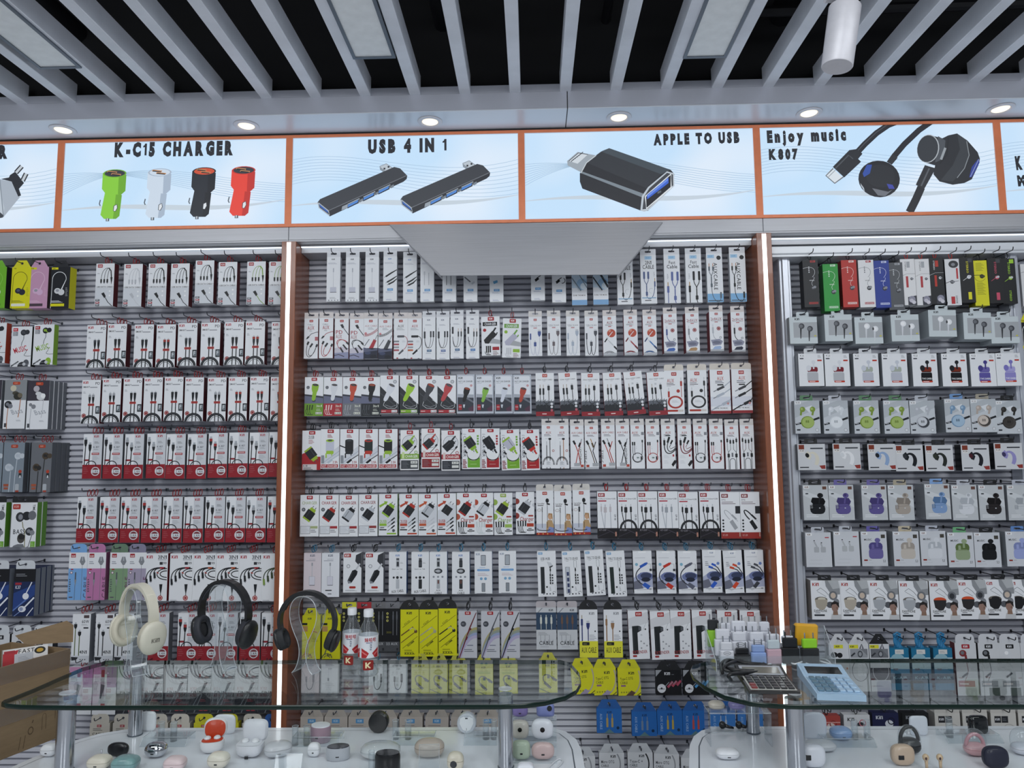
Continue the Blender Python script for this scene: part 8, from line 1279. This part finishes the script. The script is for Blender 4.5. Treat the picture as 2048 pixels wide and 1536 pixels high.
cable('black_power_cord', 'thick black cord bundled before the chargers', [(1445, 1346), (1442, 1330), (1455, 1320), (1490, 1326), (1530, 1330), (1538, 1340), (1520, 1346), (1470, 1344), (1448, 1338), (1462, 1326), (1500, 1322), (1532, 1334), (1515, 1342), (1462, 1338), (1450, 1326), (1480, 1320), (1525, 1326), (1532, 1342), (1490, 1346), (1458, 1350), (1462, 1360)], .0054, '131417', h=(0, .003, .012, .018, .01, .004, .0, .008, .016, .022))
cable('white_charging_cable', 'white charging cable coiled behind the blue calculator', [(1668, 1330), (1640, 1322), (1612, 1312), (1606, 1322), (1625, 1330), (1660, 1328), (1648, 1318), (1620, 1318), (1590, 1328), (1578, 1322)], .0026, 'dfe1e4', plugc='c9ccd2', h=(0, .004, .009, .006, .002))
cable('white_charging_cable', 'short white cable with plug beside the black cord', [(1534, 1330), (1546, 1325), (1556, 1318), (1562, 1312)], .0032, 'dcdee2', plugc='e4e6ea', h=(.0, .003)); cable('white_charging_cable', 'white charging cable lying on the counter before the stepped stand', [(1110, 1540), (1125, 1524), (1118, 1518), (1102, 1530), (1092, 1545)], .0022, 'd6d9de', z=ZC)
# ---------------------------------------------------------------- calculators
def calc(c4, body, top, keyc, scr, cols, rows, lab, zb, red=(), pale=()):
    a, b, c_, d_ = [atz(x, y, ZG+zb+(.02 if i < 2 else 0)) for i, (x, y) in enumerate(c4)]; W = ((b-a).length+(d_-c_).length)/2; D = ((c_-a).length+(d_-b).length)/2; o = (c_+d_)/2; yaw = math.atan2(d_.y-c_.y, d_.x-c_.x); ax = (a+b)/2-o
    t = thing('calculator', lab, 'calculator', (o.x, o.y, ZG+.0005), (0, 0, math.atan2(ax.y, ax.x)-PI/2)); D = ax.length
    q = MB(); q.add([(x, y, z) for y, z0, z1 in ((0, 0, zb), (D*.62, 0, zb+.006), (D, 0, zb+.02)) for x, z in ((-W/2, z0), (W/2, z0), (W/2, z1), (-W/2, z1))], [(0, 3, 2, 1), (8, 9, 10, 11)]+[(4*i+k, 4*i+(k+1) % 4, 4*i+4+(k+1) % 4, 4*i+4+k) for i in (0, 1) for k in range(4)]); obj('casing', q.mesh('casing', plain(body, .3)), t)
    zt = lambda y: zb+(y/(D*.62)*.006 if y < D*.62 else .006+(y-D*.62)/(D*.38)*.014); tl = math.atan2(.006, D*.62); t2 = math.atan2(.014, D*.38)
    def on(name, x0, x1, y0, y1, h, m, tt, par=t, b_=.0008): q = MB(); q.box(x0, x1, 0, y1-y0, 0, h, b_); q.xf(Matrix.Translation((0, y0, zt(y0)+.0002)) @ Matrix.Rotation(tt, 4, 'X')); return obj(name, q.mesh(name, m), par)
    on('keypad_plate', -W*.46, W*.46, D*.04, D*.6, .0012, plain(top, .35), tl); f = on('screen_surround', -W*.44, W*.44, D*.66, D*.95, .001, plain('a9adb4' if body == '17181b' else body, .3), t2); q = MB(); q.box(-W*.38, W*.38, 0, D*.2, 0, .0014, .0003); q.xf(Matrix.Translation((0, D*.7, zt(D*.7)+.0006)) @ Matrix.Rotation(t2, 4, 'X')); obj('screen', q.mesh('screen', plain(scr, .1)), f)
    kw, kd = W*.88/cols, D*.53/rows; kms = {}
    for r_ in range(rows):
        for k in range(cols):
            cc = '7d2a2a' if (k, r_) in red else (body if k in pale else keyc)
            if cc not in kms: q = MB(); q.box(-kw*.4, kw*.4, -kd*.38, kd*.38, 0, .005, .0012); kms[cc] = q.mesh('key', plain(cc, .3))
            y = D*.055+kd*(r_+.5); obj('key', kms[cc], t, (-W*.44+kw*(k+.5), y, zt(y)+.0012), (tl, 0, 0))
calc(((1471, 1329), (1560, 1329), (1499, 1384), (1600, 1382)), '17181b', 'c3c3be', '212226', '7d7d76', 6, 5, 'black and silver desk calculator with dark keys', .008, red=((0, 0), (0, 1)))
calc(((1594, 1328), (1681, 1328), (1638, 1391), (1728, 1389)), 'a9c6de', 'a4c2dc', '5f7f92', '1f211f', 6, 4, 'pale blue desk calculator with dark screen', .016, pale=(3, 4, 5))
